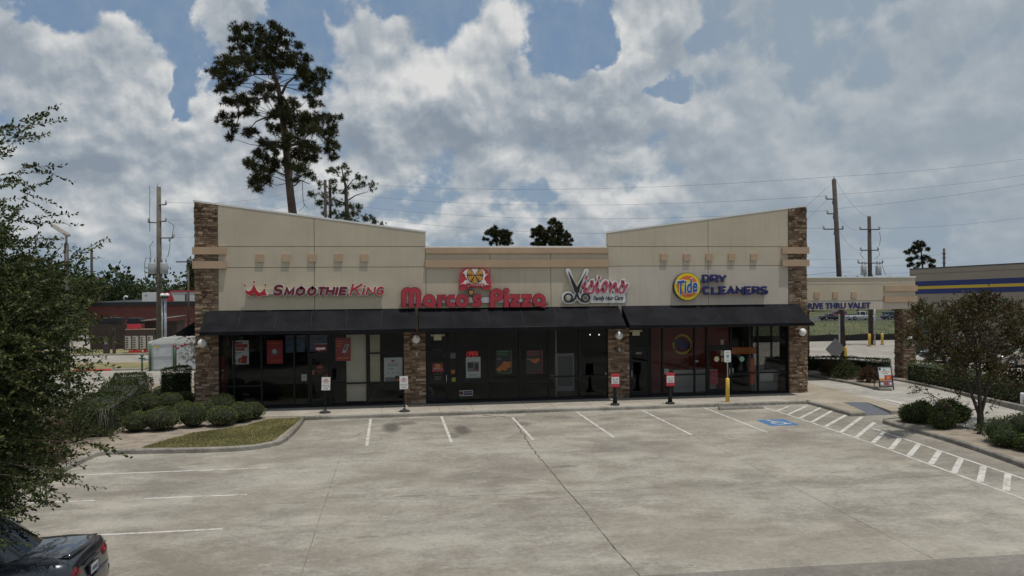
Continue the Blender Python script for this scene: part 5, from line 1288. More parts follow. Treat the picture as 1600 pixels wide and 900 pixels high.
hedge_block('flat_hedge', 'broad flat topped hedge with bare grey stems left of the boxwoods', 'hedge', [(-10.6, 29.6), (-11.0, 34), (-12.4, 40.6)], 1.7, 1.1, .12, 12000, .075, shrub_leaf, None, .12, .12)
hedge_block('hedge', 'long clipped green hedge along the right side of the drive through lane', 'hedge', [(27.3, 37.7), (27.05, 33.5), (26.65, 30), (26.5, 26.5), (26.4, 20)], 1.15, 1.02, .19, 12500, .075, box_leaf, 'hedges of the drive through lane')
hedge_block('hedge', 'dark clipped hedge under the drive through canopy', 'hedge', [(22.6, 44.6), (24.5, 44.6), (26.6, 43.9), (28.3, 41.6)], 1.1, .86, .0, 8200, .08, hedge_leaf, 'hedges of the drive through lane')
# bare grey stems showing through the flat hedge
hd = [o for o in COL.objects if o.name.startswith('flat_hedge')][0]
m = MB()
for i in range(130):
    u = random.random(); x_ = -9.86-u*1.7+random.uniform(-.25, .06); y_ = 28.9+u*11.4+random.uniform(-.3, .3)
    m.tube([(x_+.05, y_, .2), (x_+.1+random.uniform(-.1, .12), y_-.05, .7), (x_+random.uniform(-.1, .25), y_+random.uniform(-.2, .1), 1.2)], [.010, .008, .003], P('grey stem', (.17, .15, .125), .9) if 'grey stem' not in MATS else MATS['grey stem'], 4)
m.build('bare_stems', hd)

def shoots(cs, ds, ln, per, leaf, aspect=.42, tr=.006):
    """leafy shoots: each a curved twig with leaves down its sides"""
    n = len(cs); ds = unit(ds); tt = np.linspace(.12, 1, per)
    L = ln*rng.uniform(.6, 1.2, (n, 1, 1)); cur = rng.normal(size=(n, 1, 3))*.22; cur[..., 2] -= .10
    P_ = cs[:, None, :]+ds[:, None, :]*tt[None, :, None]*L+cur*(tt**2)[None, :, None]*L
    side = unit(np.cross(ds, rng.normal(size=(n, 3))))[:, None, :]*np.where(np.arange(per) % 2, 1, -1)[None, :, None]
    D = (ds[:, None, :]*.75+side*.75+rng.normal(size=(n, per, 3))*.30)
    V, Fq = leaf_quads(P_.reshape(-1, 3), leaf, aspect, unit(D.reshape(-1, 3))*1.6, .8)
    tw = P_[:, ::max(1, per//4)]
    return V, Fq, tw
def twig_mesh(name, tw, r, mat, parent):
    n, k, _ = tw.shape; m = np.array([[0, 0, 1], [.87, 0, -.5], [-.87, 0, -.5]])
    V = (tw[:, :, None, :]+m[None, None]*(r*np.linspace(1, .3, k))[None, :, None, None]).reshape(-1, 3)
    Fq = [(((a*k+i)*3+j), ((a*k+i)*3+(j+1) % 3), ((a*k+i+1)*3+(j+1) % 3), ((a*k+i+1)*3+j)) for a in range(n) for i in range(k-1) for j in range(3)]
    return arr_obj(name, V, np.array(Fq), mat, parent)

# ---- the live oak at the left edge
oak = thing('oak_tree', 'bushy dark green tree with small glossy leaves filling the left edge, close to the viewer', 'tree', (-9.95, 14.2, .1))
edge_z = np.array([.3, .9, 1.6, 2.4, 3.2, 4.0, 4.7, 5.4, 5.9, 6.3, 6.7, 7.2, 7.8, 8.4, 8.9])
edge_x = np.array([-6.9, -6.6, -6.1, -5.6, -5.4, -5.2, -5.05, -5.1, -5.6, -6.1, -6.25, -6.3, -6.4, -6.6, -7.3])
cs, ds = [], []
while len(cs) < 5400:
    z_ = rng.uniform(1.35, 8.7); ex = np.interp(z_, edge_z, edge_x)
    x_ = ex-(.80 if rng.random() > .16 else .25)-abs(rng.normal())*1.05 if len(cs) < 3050 else rng.uniform(-14.2, ex-.6)
    if len(cs) >= 3050 and ((x_+9.7)/4.5)**2+((z_-4.6)/4.2)**2 > 1: continue
    y_ = 13.9+rng.normal()*(1.25 if x_ > -7.5 else 1.7)
    lim = 1.0-((y_-13.9)/(3.6 if x_ > -7.5 else 4.2))**2
    if lim <= 0: continue
    if x_ > -9: x_ = x_-(1-math.sqrt(lim))*1.6
    keep = 1.0 if z_ < 5.0 else max(.30, 1-(z_-5.0)*.32)
    if rng.random() > keep: continue
    cs.append((x_, y_, z_)); d = np.array([x_+9.9, (y_-14)*.8, (z_-4.2)*.55])
    d = d/np.linalg.norm(d)+rng.normal(size=3)*.40; ds.append(d)
# long sprays that stand out against the sky and the paving
for (px, py, Y, dx, dz) in ((40, 195, 13.6, 1, .35), (30, 208, 13.2, 1, .05), (55, 262, 14, 1, .05), (48, 300, 13.6, 1, -.12), (55, 340, 14, 1, .12), (110, 415, 13.6, 1, .35), (125, 405, 14, 1, .22), (130, 440, 13.8, 1, .10), (135, 500, 13.6, 1, .2),
                            (110, 560, 13.8, 1, .05), (120, 590, 13.2, 1, -.05), (130, 615, 14, 1, .12), (140, 600, 14.2, 1, .2), (100, 640, 13.5, 1, -.2), (145, 672, 13.8, 1, -.1), (150, 690, 13.4, 1, -.25), (85, 730, 12.8, 1, -.25), (75, 745, 13, 1, -.4), (55, 745, 12.6, .8, -.6), (-12, 803, 12.2, 1, -.1), (-20, 812, 12.0, 1, -.25), (-10, 825, 11.8, .6, -.5), (30, 745, 12.8, .7, -.5), (10, 320, 13.5, 1, .3), (15, 285, 13.7, 1, .4), (-5, 215, 13.6, 1, .4), (5, 245, 13.9, .9, .5), (60, 385, 13.7, 1, .2)):
    p = at(px, py, Y)
    for q in range(3):
        cs.append((p.x-.25+rng.normal()*.08, p.y+rng.normal()*.1, p.z+rng.normal()*.06)); ds.append(np.array([dx, rng.normal()*.2, dz+rng.normal()*.10]))
cs, ds = np.array(cs, float), np.array(ds, float)
V, Fq, tw = shoots(cs, ds, .60, 30, .074, .50)
arr_obj('foliage', V, Fq, oak_leaf, oak); twig_mesh('twigs', tw, .006, twig_m, oak)
m = MB(); spine = [Vector(q) for q in ((-9.95, 14.2, .05), (-9.93, 14.18, 1.1), (-9.85, 14.12, 2.0), (-9.75, 14.05, 3.4), (-9.7, 14.0, 5.0), (-9.75, 14.0, 6.8))]
m.tube(spine, [.26, .20, .17, .13, .09, .035], bark, 12)
for i in range(70):
    e = Vector(cs[int(rng.integers(0, len(cs)))]); k = min(4, 1+int(max(0, e.z-1.2)/1.3)); a = spine[k].lerp(spine[min(5, k+1)], rng.random()*.8); a.z = min(a.z, e.z-.1) if e.z > 2 else a.z
    q1 = a.lerp(e, .35)+Vector((rng.normal()*.15, rng.normal()*.15, .18)); q2 = a.lerp(e, .7)+Vector((rng.normal()*.2, rng.normal()*.2, .15))
    m.tube([a, q1, q2, e], [.050, .036, .022, .008], bark, 6)
m.build('trunk', oak)

def loose_shrub(label, x_, y_, rx, ry, h, n, mat, leaf=.06, group='loose shrubs along the left kerb', z0=.12, ln=.42, name='shrub'):
    t_ = thing(name, label, 'shrub', (x_, y_, z0), group)
    d = unit(rng.normal(size=(n, 3))); d[:, 2] = np.abs(d[:, 2]); q = rng.uniform(.35, .95, (n, 1))
    c = np.array([x_, y_, z0+.1])+d*q*np.array([rx, ry, h])*.85
    dd = d*np.array([1, 1, .7])+np.array([0, 0, .35])+rng.normal(size=(n, 3))*.35
    V, Fq, tw = shoots(c, dd, ln, 16, leaf, .42); arr_obj('foliage', V, Fq, mat, t_); twig_mesh('twigs', tw, .005, twig_m, t_)
    m = MB()
    for i in range(9): e = c[int(rng.integers(0, n))]; m.tube([(x_+rng.normal()*.1, y_+rng.normal()*.1, z0-.03), (np.array([x_, y_, z0])+e)/2, e], [.025, .018, .006], bark, 5)
    m.build('stems', t_); return t_
for lab, x_, y_, rx, ry, h, n, mat in (('dense shrub at the corner of the left kerb, nearest the boxwoods', -10.7, 29.0, 1.0, 1.2, 1.5, 330, shrub_leaf), ('tall dark shrub behind the corner shrub, below the lamp post', -12.1, 31.5, 1.3, 1.5, 2.0, 380, shrub_leaf), ('reddish shrub on the left kerb behind the oak', -11.0, 26.2, 1.1, 1.5, 1.9, 380, red_leaf),
    ('green shrub on the left kerb in front of the reddish one', -10.7, 23.4, 1.0, 1.5, 1.4, 320, shrub_leaf), ('low reddish ground shrub leaning over the left kerb', -10.1, 25.2, .5, 1.3, .55, 150, red_leaf), ('green shrub under the oak at the first painted stall', -10.8, 20.6, 1.0, 1.5, 1.5, 320, shrub_leaf), ('broad shrub beneath the near side of the oak', -11.0, 17.6, 1.1, 1.6, 1.6, 320, shrub_leaf), ('tall leafy shrub left of the reddish one, behind the oak crown', -13.0, 27.6, 1.4, 1.8, 2.7, 420, shrub_leaf)):
    loose_shrub(lab, x_, y_, rx, ry, h, n, mat)

# ---- shrubs by the lane
loose_shrub('low dark red shrub nearest the shop in the small drive through bed', 23.95, 40.3, .55, .6, .85, 420, red_leaf, .06, 'low shrubs in the drive through bed', .22, .26)
loose_shrub('dark green shrub in the middle of the small drive through bed', 24.0, 38.9, .75, .7, 1.1, 520, shrub_leaf, .06, 'low shrubs in the drive through bed', .22, .28)
loose_shrub('rusty red shrub at the board end of the small drive through bed', 24.35, 37.3, .55, .55, .85, 420, red_leaf, .06, 'low shrubs in the drive through bed', .22, .26)
def juniper(label, lobes, leaf, n, group='junipers on the right island'):
    c = np.mean([l[0] for l in lobes], 0); t_ = thing('juniper', label, 'shrub', (c[0], c[1], .12), group)
    Vs = []
    m = MB()
    for (cc, r) in lobes:
        r = np.array(r); p, d = blob_points(cc, r, n, .80); k = p[:, 2] > .14; p, d = p[k], d[k]
        p += rng.normal(size=p.shape)*.035
        V, _ = leaf_quads(p, leaf, .30, d*.7+np.array([0, 0, .35])); Vs.append(V); m.sphere(tuple(cc), .88, core_m, 12, 8, tuple(r))
    V = np.concatenate(Vs); arr_obj('foliage', V, np.arange(len(V)).reshape(-1, 4), jun_leaf, t_); m.build('branches', t_)
juniper('spreading green juniper at the ramp end of the right island, left of the pair', [((19.45, 26.65, .50), (.42, .45, .40)), ((19.2, 26.95, .42), (.30, .35, .32)), ((19.75, 26.9, .55), (.3, .3, .35))], .085, 1700)
juniper('rounded green juniper beside the ramp end one on the right island', [((19.75, 25.75, .58), (.55, .55, .48)), ((20.1, 25.9, .75), (.40, .40, .35)), ((19.45, 25.5, .45), (.35, .35, .34)), ((20.35, 25.6, .6), (.3, .3, .3))], .085, 1700)
juniper('large yellow green juniper below the flowering tree on the right island', [((19.75, 22.9, .50), (.62, .6, .45)), ((20.2, 22.6, .62), (.55, .55, .50)), ((19.3, 22.3, .40), (.4, .45, .35)), ((20.3, 21.8, .5), (.5, .5, .42)), ((19.4, 21.6, .35), (.3, .35, .28))], .085, 1500)
for i, (x_, y_, lab) in enumerate(((20.1, 24.4, 'tiny tuft at the foot of the flowering tree'), (19.1, 20.9, 'small dry tuft at the road end of the right island'))):
    loose_shrub(lab, x_, y_, .22, .22, .28, 34, shrub_leaf, .05, 'small tufts on the right island', .12, .16)

# ---- the flowering tree on the right island
myr = thing('crape_myrtle', 'small multi stemmed flowering tree with reddish tips on the right island', 'tree', (21.1, 25.6, .12))
tips = []
for (px, py, rx, rz) in ((1440, 487, 22, 14), (1460, 505, 26, 18), (1487, 490, 26, 18), (1515, 478, 26, 18), (1540, 468, 18, 12), (1545, 495, 32, 22), (1575, 487, 24, 18), (1590, 510, 22, 18), (1500, 520, 34, 22), (1530, 530, 34, 22), (1470, 530, 26, 18), (1455, 545, 24, 16), (1565, 530, 30, 22), (1600, 540, 26, 18), (1490, 553, 26, 16), (1525, 555, 30, 18), (1560, 555, 26, 18), (1430, 525, 18, 12), (1610, 495, 20, 16), (1640, 530, 30, 24), (1625, 560, 24, 18), (1500, 575, 20, 11), (1555, 580, 18, 11), (1590, 590, 16, 10), (1470, 508, 18, 12), (1520, 500, 26, 18)):
    Y = 25.7+rng.normal()*.75; p = at(px, py, Y); s = Y/F_PX; tips.append(((p.x, p.y, p.z), (rx*s, .55*(rx*s)+.18, rz*s)))
Vs = []
for c, r in tips:
    n = 120; p, d = blob_points(c, np.array(r)*1.15, n, .08); dd = d+np.array([0, 0, .55])+rng.normal(size=(n, 3))*.3
    V, _, tw = shoots(p, dd, .25, 17, .066, .62); Vs.append(V)
for (px, py) in ((1428, 608), (1440, 612), (1456, 618), (1470, 628), (1480, 632), (1490, 640), (1500, 645), (1500, 622), (1512, 640), (1545, 640), (1555, 625), (1545, 595), (1570, 600), (1490, 598), (1510, 612), (1585, 605)):
    p = at(px, py, 25.6+rng.normal()*.3); c = np.array([p]*9)+rng.normal(size=(9, 3))*.12
    V, _, tw = shoots(c, np.array([[.3 if px > 1530 else -.5, 0, -.1]]*9)+rng.normal(size=(9, 3))*.5, .2, 11, .058, .6); Vs.append(V)
V = np.concatenate(Vs); arr_obj('foliage', V, np.arange(len(V)).reshape(-1, 4), myr_leaf, myr)
m = MB(); m.tube([(21.12, 25.6, .08), (21.1, 25.6, .62)], [.13, .11], bark, 10)
for i, (dx, dy) in enumerate(((-.55, .2), (-.2, -.25), (.15, .25), (.5, -.1), (.05, .0))):
    m.tube([(21.1, 25.6, .45), (21.08+dx*.4, 25.6+dy*.4, 1.2), (21.05+dx*.8, 25.6+dy, 2.2), (21.0+dx*1.7, 25.6+dy*1.6, 3.3)], [.065, .055, .045, .02], bark, 7)
    for q in range(6):
        e = tips[int(rng.integers(0, len(tips)))][0]; a = np.array([21.05+dx*.8, 25.6+dy, 2.1+.15*q]); m.tube([a, (a+np.array(e))/2+np.array([0, 0, .12]), e], [.026, .018, .006], bark, 5)
m.tube([(21.08, 25.6, .8), at(1505, 645, 25.6), at(1482, 632, 25.6), at(1456, 617, 25.6), at(1426, 607, 25.6)], [.024, .019, .015, .011, .005], bark, 5)
for u, v in ((1550, 625), (1572, 600), (1500, 612)): m.tube([(21.1, 25.6, .9), at((1525+u)/2, v+6, 25.6), at(u, v, 25.6)], [.02, .014, .006], bark, 5)
m.build('trunk', myr)
# shrub with red flowers behind the left pier
fl = thing('flowering_shrub', 'red flowering shrub leaning out behind the left stone pier, before the dumpster enclosure', 'shrub', (-9.7, 43.5, .12))
c = np.array([tuple(at(px, py, 43.5)) for px, py in ((300, 530), (304, 545), (300, 555), (306, 538), (296, 548), (305, 560), (310, 550), (292, 532), (308, 565), (299, 565))]); c = np.repeat(c, 9, 0)+rng.normal(size=(90, 3))*.22
V, Fq, tw = shoots(c, rng.normal(size=(90, 3))+np.array([-.5, 0, .3]), .3, 13, .07, .5); arr_obj('foliage', V, Fq, myr_leaf, fl); twig_mesh('twigs', tw, .008, twig_m, fl)
m = MB(); m.tube([(-9.5, 43.5, .05), (-9.7, 43.5, 1.2), (-10.2, 43.5, 2.2)], [.06, .05, .02], bark, 6); m.tube([(-9.6, 43.5, .9), (-10.4, 43.4, 1.05), (-11.3, 43.4, 1.0)], [.035, .03, .012], bark, 6); m.build('trunk', fl)
m = MB()
for px, py in ((277, 544), (272, 541), (284, 540), (290, 538), (288, 525), (295, 524)): p = at(px, py, 43.2); m.sphere(p, .075, P('flower red', (.30, .025, .06), .7) if 'flower red' not in MATS else MATS['flower red'], 8, 6, (1.2, .8, .8))
m.build('flower_heads', fl)

# ---- tall pine behind the shops
def pine(label, Y, x0, y0, k, clumps, trunk, branches, per, nl, nw, mat, z_base, group=None, depth=2.4, shrink=1.0):
    def W_(u, v, dy=0.0): return at(x0+u/k, y0+v/k, Y+dy)
    b = W_(*trunk[0][:2]); t_ = thing('pine_tree', label, 'tree', (b.x, Y, z_base), group)
    cs, rs = [], []
    for u, v, r in clumps:
        dy = float(np.clip(rng.normal()*depth*.6, -depth, depth)); cs.append(tuple(W_(u, v, dy))); rs.append(shrink*r/k*Y/F_PX)
    c2, r2 = list(cs), list(rs)
    for c, r in zip(cs, rs):
        for q in range(2):
            o_ = rng.normal(size=3)*r*.75; c2.append((c[0]+o_[0], c[1]+o_[1], c[2]+o_[2]*.7)); r2.append(r*rng.uniform(.28, .5))
    V, Fq = needles(c2, r2, per, nl, nw); arr_obj('crown', V, Fq, mat, t_)
    m = MB(); pts = [W_(u, v) for u, v, r in trunk]; rr = [r/k*Y/F_PX for u, v, r in trunk]
    pts = [Vector((pts[0].x+.1, Y, z_base))]+pts; rr = [rr[0]*1.15]+rr; m.tube(pts, rr, bark_pine, 10)
    for br, r in branches: m.tube([W_(u, v, .3*i) for i, (u, v) in enumerate(br)], [r*(1-.7*i/(len(br)-1))/k*Y/F_PX for i in range(len(br))], bark_pine, 6)
    for c in cs:
        if rng.random() > .42: continue
        j = min(range(len(pts)-1), key=lambda i: abs(pts[i+1].z-(c[2]-.9))); a = pts[j+1]; b_ = Vector(c)
        m.tube([a, a.lerp(b_, .3)+Vector((rng.normal()*.12, 0, -.10)), a.lerp(b_, .65)+Vector((rng.normal()*.15, 0, -.22)), b_], [.035, .028, .02, .010], bark_pine, 5)
    m.build('trunk', t_); return t_
CL = [(160,70,30),(200,62,22),(250,75,32),(310,65,30),(345,88,26),(150,112,24),(205,110,30),(250,118,34),(300,118,38),(350,126,30),(415,140,24),(145,150,16),(180,150,15),(250,150,26),(300,150,28),
 (100,215,34),(72,240,18),(140,200,38),(190,200,38),(240,190,36),(290,190,38),(340,182,38),(395,185,32),(445,195,26),(100,265,38),(130,295,30),(165,268,34),(220,238,30),(290,228,34),(340,222,34),(100,318,28),(390,220,26),(425,230,28),
 (430,262,32),(470,272,32),(520,250,26),(440,308,26),(482,318,28),(500,332,18),(470,378,22),(505,275,22),(460,350,20),(260,310,26),(300,318,30),(282,348,24),(240,330,18),
 (120,368,28),(160,368,32),(200,378,30),(228,368,28),(100,428,24),(130,460,22),(190,418,24),(222,408,22),(130,515,19),(205,500,26),(228,490,18),(150,430,14),(150,490,12),
 (340,370,26),(388,382,30),(328,398,22),(370,418,34),(420,440,38),(350,438,28),(310,428,22),(330,488,28),(298,480,18),(460,450,38),(500,440,33),(542,450,33),(470,490,36),(520,498,34),(552,498,28),(420,490,36),(562,545,24),(542,572,22),(556,605,16),(535,535,18),(380,470,26),
 (370,520,36),(420,540,36),(460,560,34),(350,558,30),(400,590,36),(450,612,32),(480,602,22),(360,620,28),(420,650,32),(460,672,22),(382,640,28),(485,570,22),
 (270,540,28),(300,552,22),(250,590,32),(282,610,26),(222,630,28),(262,650,32),(300,650,26),(240,690,32),(280,700,26),(222,712,22),(250,734,19),(312,622,22),(200,622,18),(320,580,14)]
pine('tall dark pine with a leaning trunk and tufted crown rising behind the left gable', 55, 310, 20, 2.647, CL, [(390, 830, 17), (375, 700, 15), (362, 560, 13), (347, 430, 11), (330, 300, 8.5), (310, 250, 7), (300, 180, 5), (292, 100, 2.5)],
     [([(345, 335), (365, 292), (400, 265), (440, 262)], 6), ([(333, 350), (290, 345), (240, 362), (150, 375)], 5), ([(345, 430), (280, 432), (238, 450), (205, 490)], 4.5), ([(165, 380), (165, 440), (150, 490), (130, 515)], 2.5), ([(378, 720), (402, 712), (420, 692), (460, 708)], 4.5), ([(362, 560), (410, 540), (470, 490)], 5), ([(375, 680), (320, 655), (260, 650)], 4.5), ([(310, 255), (230, 255), (150, 290)], 4), ([(430, 690), (432, 760), (438, 800), (415, 822)], 1.6), ([(436, 790), (455, 812)], 1.2)],
     60, .27, .019, pine_nd, .0)
CL2 = [(600,640,22),(570,660,22),(540,655,20),(620,665,18),(660,680,24),(560,700,20),(600,690,14),(680,715,26),(720,718,24),(650,720,18),(500,710,22),(560,735,24),(600,745,26),(470,755,24),(520,755,26),(500,790,24),(540,790,22),(580,790,26),(620,800,28),(660,805,24),(560,830,26),(600,840,28),(640,835,26),(690,850,28),(730,865,24),(520,830,18),(580,865,30),(650,870,30),(760,878,18)]
pine('lighter green pine with flat open tiers behind the tall dark pine', 90, 310, 20, 2.647, CL2, [(618, 880, 9), (612, 790, 8), (610, 720, 6), (600, 680, 4), (592, 640, 2)], [([(612, 780), (650, 755), (700, 740)], 3.5), ([(610, 730), (640, 690), (660, 680)], 3), ([(612, 790), (560, 770), (500, 780)], 3)], 22, .34, .026, pine_nd2, .0, None, 2.4, .78)
pine('small dark pine peeking over the middle parapet, left of the two', 120, 700, 320, 6.667, [(490,250,28),(450,265,24),(420,285,22),(400,305,18),(500,285,32),(460,310,30),(500,330,34),(560,280,24),(600,290,34),(640,310,24),(560,320,34),(610,330,40),(570,360,36),(630,365,34),(500,365,20),(450,405,22),(480,380,18),(590,400,34),(640,395,22),(375,358,14),(410,365,12),(560,400,22)],
     [(508, 440, 13), (506, 390, 12), (500, 330, 9), (485, 260, 4)], [([(508, 400), (560, 360), (610, 330)], 6), ([(504, 370), (450, 330), (400, 305)], 5), ([(506, 410), (460, 400), (430, 410)], 5)], 40, .42, .045, pine_nd, .0, 'two trees over the middle parapet', 1.5, .84)
pine('bigger dark tree peeking over the middle parapet, right of the two', 120, 700, 320, 6.667, [(1090,175,38),(1110,160,24),(1060,190,20),(1150,200,40),(1170,240,38),(1130,230,34),(1180,275,30),(960,240,26),(930,260,34),(880,265,22),(980,265,36),(900,300,34),(950,300,36),(890,330,20),(1010,290,40),(1060,280,44),(1110,290,42),(1160,310,40),(1030,340,48),(980,350,40),(930,370,34),(1090,350,48),(1150,360,44),(1200,340,36),(1230,310,28),(1260,330,30),(1290,370,24),(1230,380,34),(940,410,40),(1000,400,46),(1080,405,50),(1160,410,40),(1220,420,30),(1280,420,18),(890,410,18),(1060,250,22)],
     [(1085, 440, 16), (1085, 380, 14), (1082, 300, 10), (1078, 200, 5)], [([(1084, 380), (1150, 330), (1200, 330)], 7), ([(1084, 390), (1010, 330), (930, 270)], 7), ([(1082, 300), (1140, 240), (1170, 220)], 5)], 40, .42, .045, pine_nd, .0, 'two trees over the middle parapet', 1.5, .84)
pine('dark pine with layered tiers above the blue striped building', 140, 1240, 230, 4.444, [(885,665,20),(850,670,16),(860,690,26),(900,685,24),(835,700,26),(810,715,18),(780,730,16),(880,715,30),(930,710,20),(840,735,20),(800,735,16),(820,780,26),(795,785,16),(850,770,18),(900,770,26),(930,765,20),(950,790,28),(975,795,18),(820,815,24),(800,825,16),(870,810,20),(900,800,18),(950,825,24),(860,830,16),(975,830,14)],
     [(898, 860, 7), (892, 790, 6), (885, 720, 4.5), (880, 665, 2)], [([(893, 800), (930, 780), (960, 785)], 3), ([(890, 780), (840, 770), (810, 780)], 3)], 30, .45, .05, pine_nd, .0, None, 1.2, .72)

# ---- background woods
def tree_proto(kind, n, leaf, mat):
    root = thing('tree', 'x', 'tree', (0, 0, 0)); Vs = []; m = MB()
    if kind == 'round': lob = [((rng.normal()*.28, rng.normal()*.28, .58+rng.normal()*.14), rng.uniform(.16, .27)) for _ in range(22)]
    elif kind == 'tall': lob = [((rng.normal()*.13*(1.25-h_), rng.normal()*.13*(1.25-h_), h_), rng.uniform(.10, .17)) for h_ in np.linspace(.28, .93, 24)]
    else: lob = [((rng.normal()*.36, rng.normal()*.30, .48+rng.normal()*.13), rng.uniform(.15, .25)) for _ in range(26)]
    for c, r in lob:
        p, d = blob_points(c, (r, r, r*.8), n, .45); V, _ = leaf_quads(p, leaf, .65, d*.6+np.array([0, 0, .3])); Vs.append(V)
        m.tube([(0, 0, .25), (c[0]*.5, c[1]*.5, (c[2]+.3)/2), c], [.018, .012, .004], bark, 4)
    V = np.concatenate(Vs); cr_ = arr_obj('crown', V, np.arange(len(V)).reshape(-1, 4), mat, root)
    m.tube([(0, 0, -.02), (.01, 0, .3), (0, .01, .6)], [.032, .024, .012], bark, 7); tr = m.build('trunk', root)
    return (root, cr_, tr)
PR = [tree_proto('round', 210, .055, tree_leaf), tree_proto('tall', 150, .045, tree_leaf), tree_proto('wide', 190, .055, tree_leaf)]
seen = set()
BT = [(185, 430, 118, 0, .72, 'round dark green tree behind the brick building, left of the power pole'), (212, 448, 125, 2, .9, 'lower green tree right of the round one behind the brick building'), (160, 437, 132, 1, .5, 'narrow tree at the left end behind the brick building'), (222, 444, 150, 1, .35, 'thin pointed tree directly left of the power pole'),
      (236, 442, 125, 2, .9, 'yellowish tree behind the power pole'), (276, 444, 122, 0, .8, 'green tree behind the red roof unit'), (296, 430, 112, 2, .8, 'bright green tree beside the left stone pier'), (300, 402, 108, 1, .4, 'tall narrow tree directly behind the flat lamp post'), (140, 446, 122, 2, 1.1, 'broad tree behind the twigs of the oak'), (105, 436, 112, 0, .9, 'round tree left of the thin poles'),
      (60, 398, 86, 0, .9, 'big dark tree behind the parking lot lamp'), (25, 402, 92, 2, .9, 'wide dark tree at the far left edge'), (255, 450, 150, 2, 1.3, 'low distant tree right of the power pole'),
      (1300, 452, 215, 2, 1.5, 'distant tree between the two right power poles'), (1340, 424, 175, 0, .8, 'small round tree top left of the transformer pole'), (1406, 426, 185, 0, .9, 'small round tree top right of the transformer pole'), (1385, 452, 230, 2, 1.6, 'distant tree seen under the right end of the canopy'), (1280, 452, 220, 0, 1.3, 'distant tree left of the leaning power pole'), (1270, 448, 200, 2, 1.2, 'distant tree beside the right stone pier'), (1430, 446, 210, 2, 1.5, 'distant tree behind the corner of the striped building'),
      (1225, 452, 200, 0, 1.0, 'distant tree hidden behind the right gable'), (1322, 470, 205, 2, 1.4, 'low bushy tree beyond the road behind the white pickup'), (1360, 472, 200, 2, 1.3, 'low bushy tree beyond the road behind the transformer pole'), (1395, 470, 195, 2, 1.4, 'low bushy tree beyond the road behind the blue car')]
for px, py, Y, k, wd, lab in BT:
    top = at(px, py, Y); zb = hgt(top.x, Y); h_ = (top.z-zb)/(1.10 if k == 0 else 1.03 if k == 1 else .92)
    copy_to(PR[k], lab, (top.x, Y, zb), (h_*wd, h_*wd, h_), px*.7, 'tree', 'broadleaf trees in the background', k not in seen); seen.add(k)
def far_wood(name, x0, x1, y0, y1, n, h):
    X_ = rng.uniform(x0, x1, n); Y_ = rng.uniform(y0, y1, n); Vs = []
    for a, b in zip(X_, Y_):
        hh = h*rng.uniform(.6, 1.15); zb = hgt(a, b)
        for q in range(5):
            p, d = blob_points((a+rng.normal()*hh*.22, b, zb+hh*(.12+.17*q)), (hh*.26, hh*.26, hh*.2), 34, .5); V, _ = leaf_quads(p, hh*.11, .7, d*.5); Vs.append(V)
    V = np.concatenate(Vs); o = arr_obj(name, V, np.arange(len(V)).reshape(-1, 4), tree_leaf, None, ((x0+x1)/2, (y0+y1)/2, 0)); return tag(o, kind='stuff')
tag(far_wood('far_wood', -260, -45, 150, 230, 150, 9), 'low dark line of far woods along the left horizon', 'woods'); tag(far_wood('far_wood', -40, 60, 230, 280, 80, 8), 'far woods hidden behind the shops', 'woods'); tag(far_wood('far_wood', 60, 420, 235, 330, 230, 8.5), 'dark line of far woods beyond the road on the right', 'woods')
# blades of the lawn
def blades(name, pts_poly, n, h, mat, z0, parent=None):
    P2 = np.array(pts_poly); lo, hi = P2.min(0), P2.max(0); out = []
    while len(out) < n:
        q = rng.uniform(lo, hi, (n, 2)); ins = np.zeros(len(q), bool); j = len(P2)-1
        for i in range(len(P2)):
            c = ((P2[i, 1] > q[:, 1]) != (P2[j, 1] > q[:, 1])) & (q[:, 0] < (P2[j, 0]-P2[i, 0])*(q[:, 1]-P2[i, 1])/(P2[j, 1]-P2[i, 1]+1e-9)+P2[i, 0]); ins ^= c; j = i
        out += q[ins].tolist()
    q = np.array(out[:n]); p = np.concatenate([q, np.full((n, 1), z0)], 1); a = rng.random(n)*6.28; w = np.stack([np.cos(a), np.sin(a), a*0], 1)*.007
    tip = p+np.stack([rng.normal(size=n)*.025, rng.normal(size=n)*.025, h*rng.uniform(.5, 1.2, n)], 1)
    V = np.stack([p-w, p+w, tip], 1).reshape(-1, 3); return tag(arr_obj(name, V, np.arange(3*n).reshape(-1, 3), mat, parent, tuple(p.mean(0)) if parent is None else None), kind='stuff')
blade_m = island_mat('grass blade', [(0, (.09, .125, .035)), (.40, (.17, .18, .06)), (.7, (.30, .25, .115)), (1, (.44, .36, .20))], .8, .55, .45, trans=.25)
tag(blades('lawn_grass', [tuple(gnd(*p, .13)[:2]) for p in LAWN], 30000, .055, blade_m, .134), 'short patchy green and straw coloured grass inside the curved left kerb', 'grass')
# leaf litter
lit_m = island_mat('fallen leaf', [(0, (.10, .045, .025)), (.5, (.17, .085, .045)), (1, (.26, .17, .09))], .9, 2, .2)
pts = []
for (px, py, sx, sy, n) in ((165, 703, .6, .25, 90), (30, 781, .5, .2, 40), (120, 722, .25, .5, 60), (300, 690, 2, .6, 90), (750, 652, .8, .25, 20), (620, 680, 6, 4, 40), (1000, 760, 6, 4, 30), (1480, 680, .8, 1.5, 60), (1100, 640, 4, .4, 30)):
    p = gnd(px, py, .0); pts.append(np.stack([p.x+rng.normal(size=n)*sx, p.y+rng.normal(size=n)*sy, np.full(n, .012)], 1))
P_ = np.concatenate(pts); V, Fq = leaf_quads(P_, .07, .55); V[:, 2] = np.maximum(V[:, 2]*.3+.006, .006)
tag(tag(arr_obj('leaf_litter', V, Fq, lit_m, None, tuple(P_.mean(0))), kind='stuff'), 'scattered brown fallen leaves on the paving and along the kerbs', 'fallen leaves')

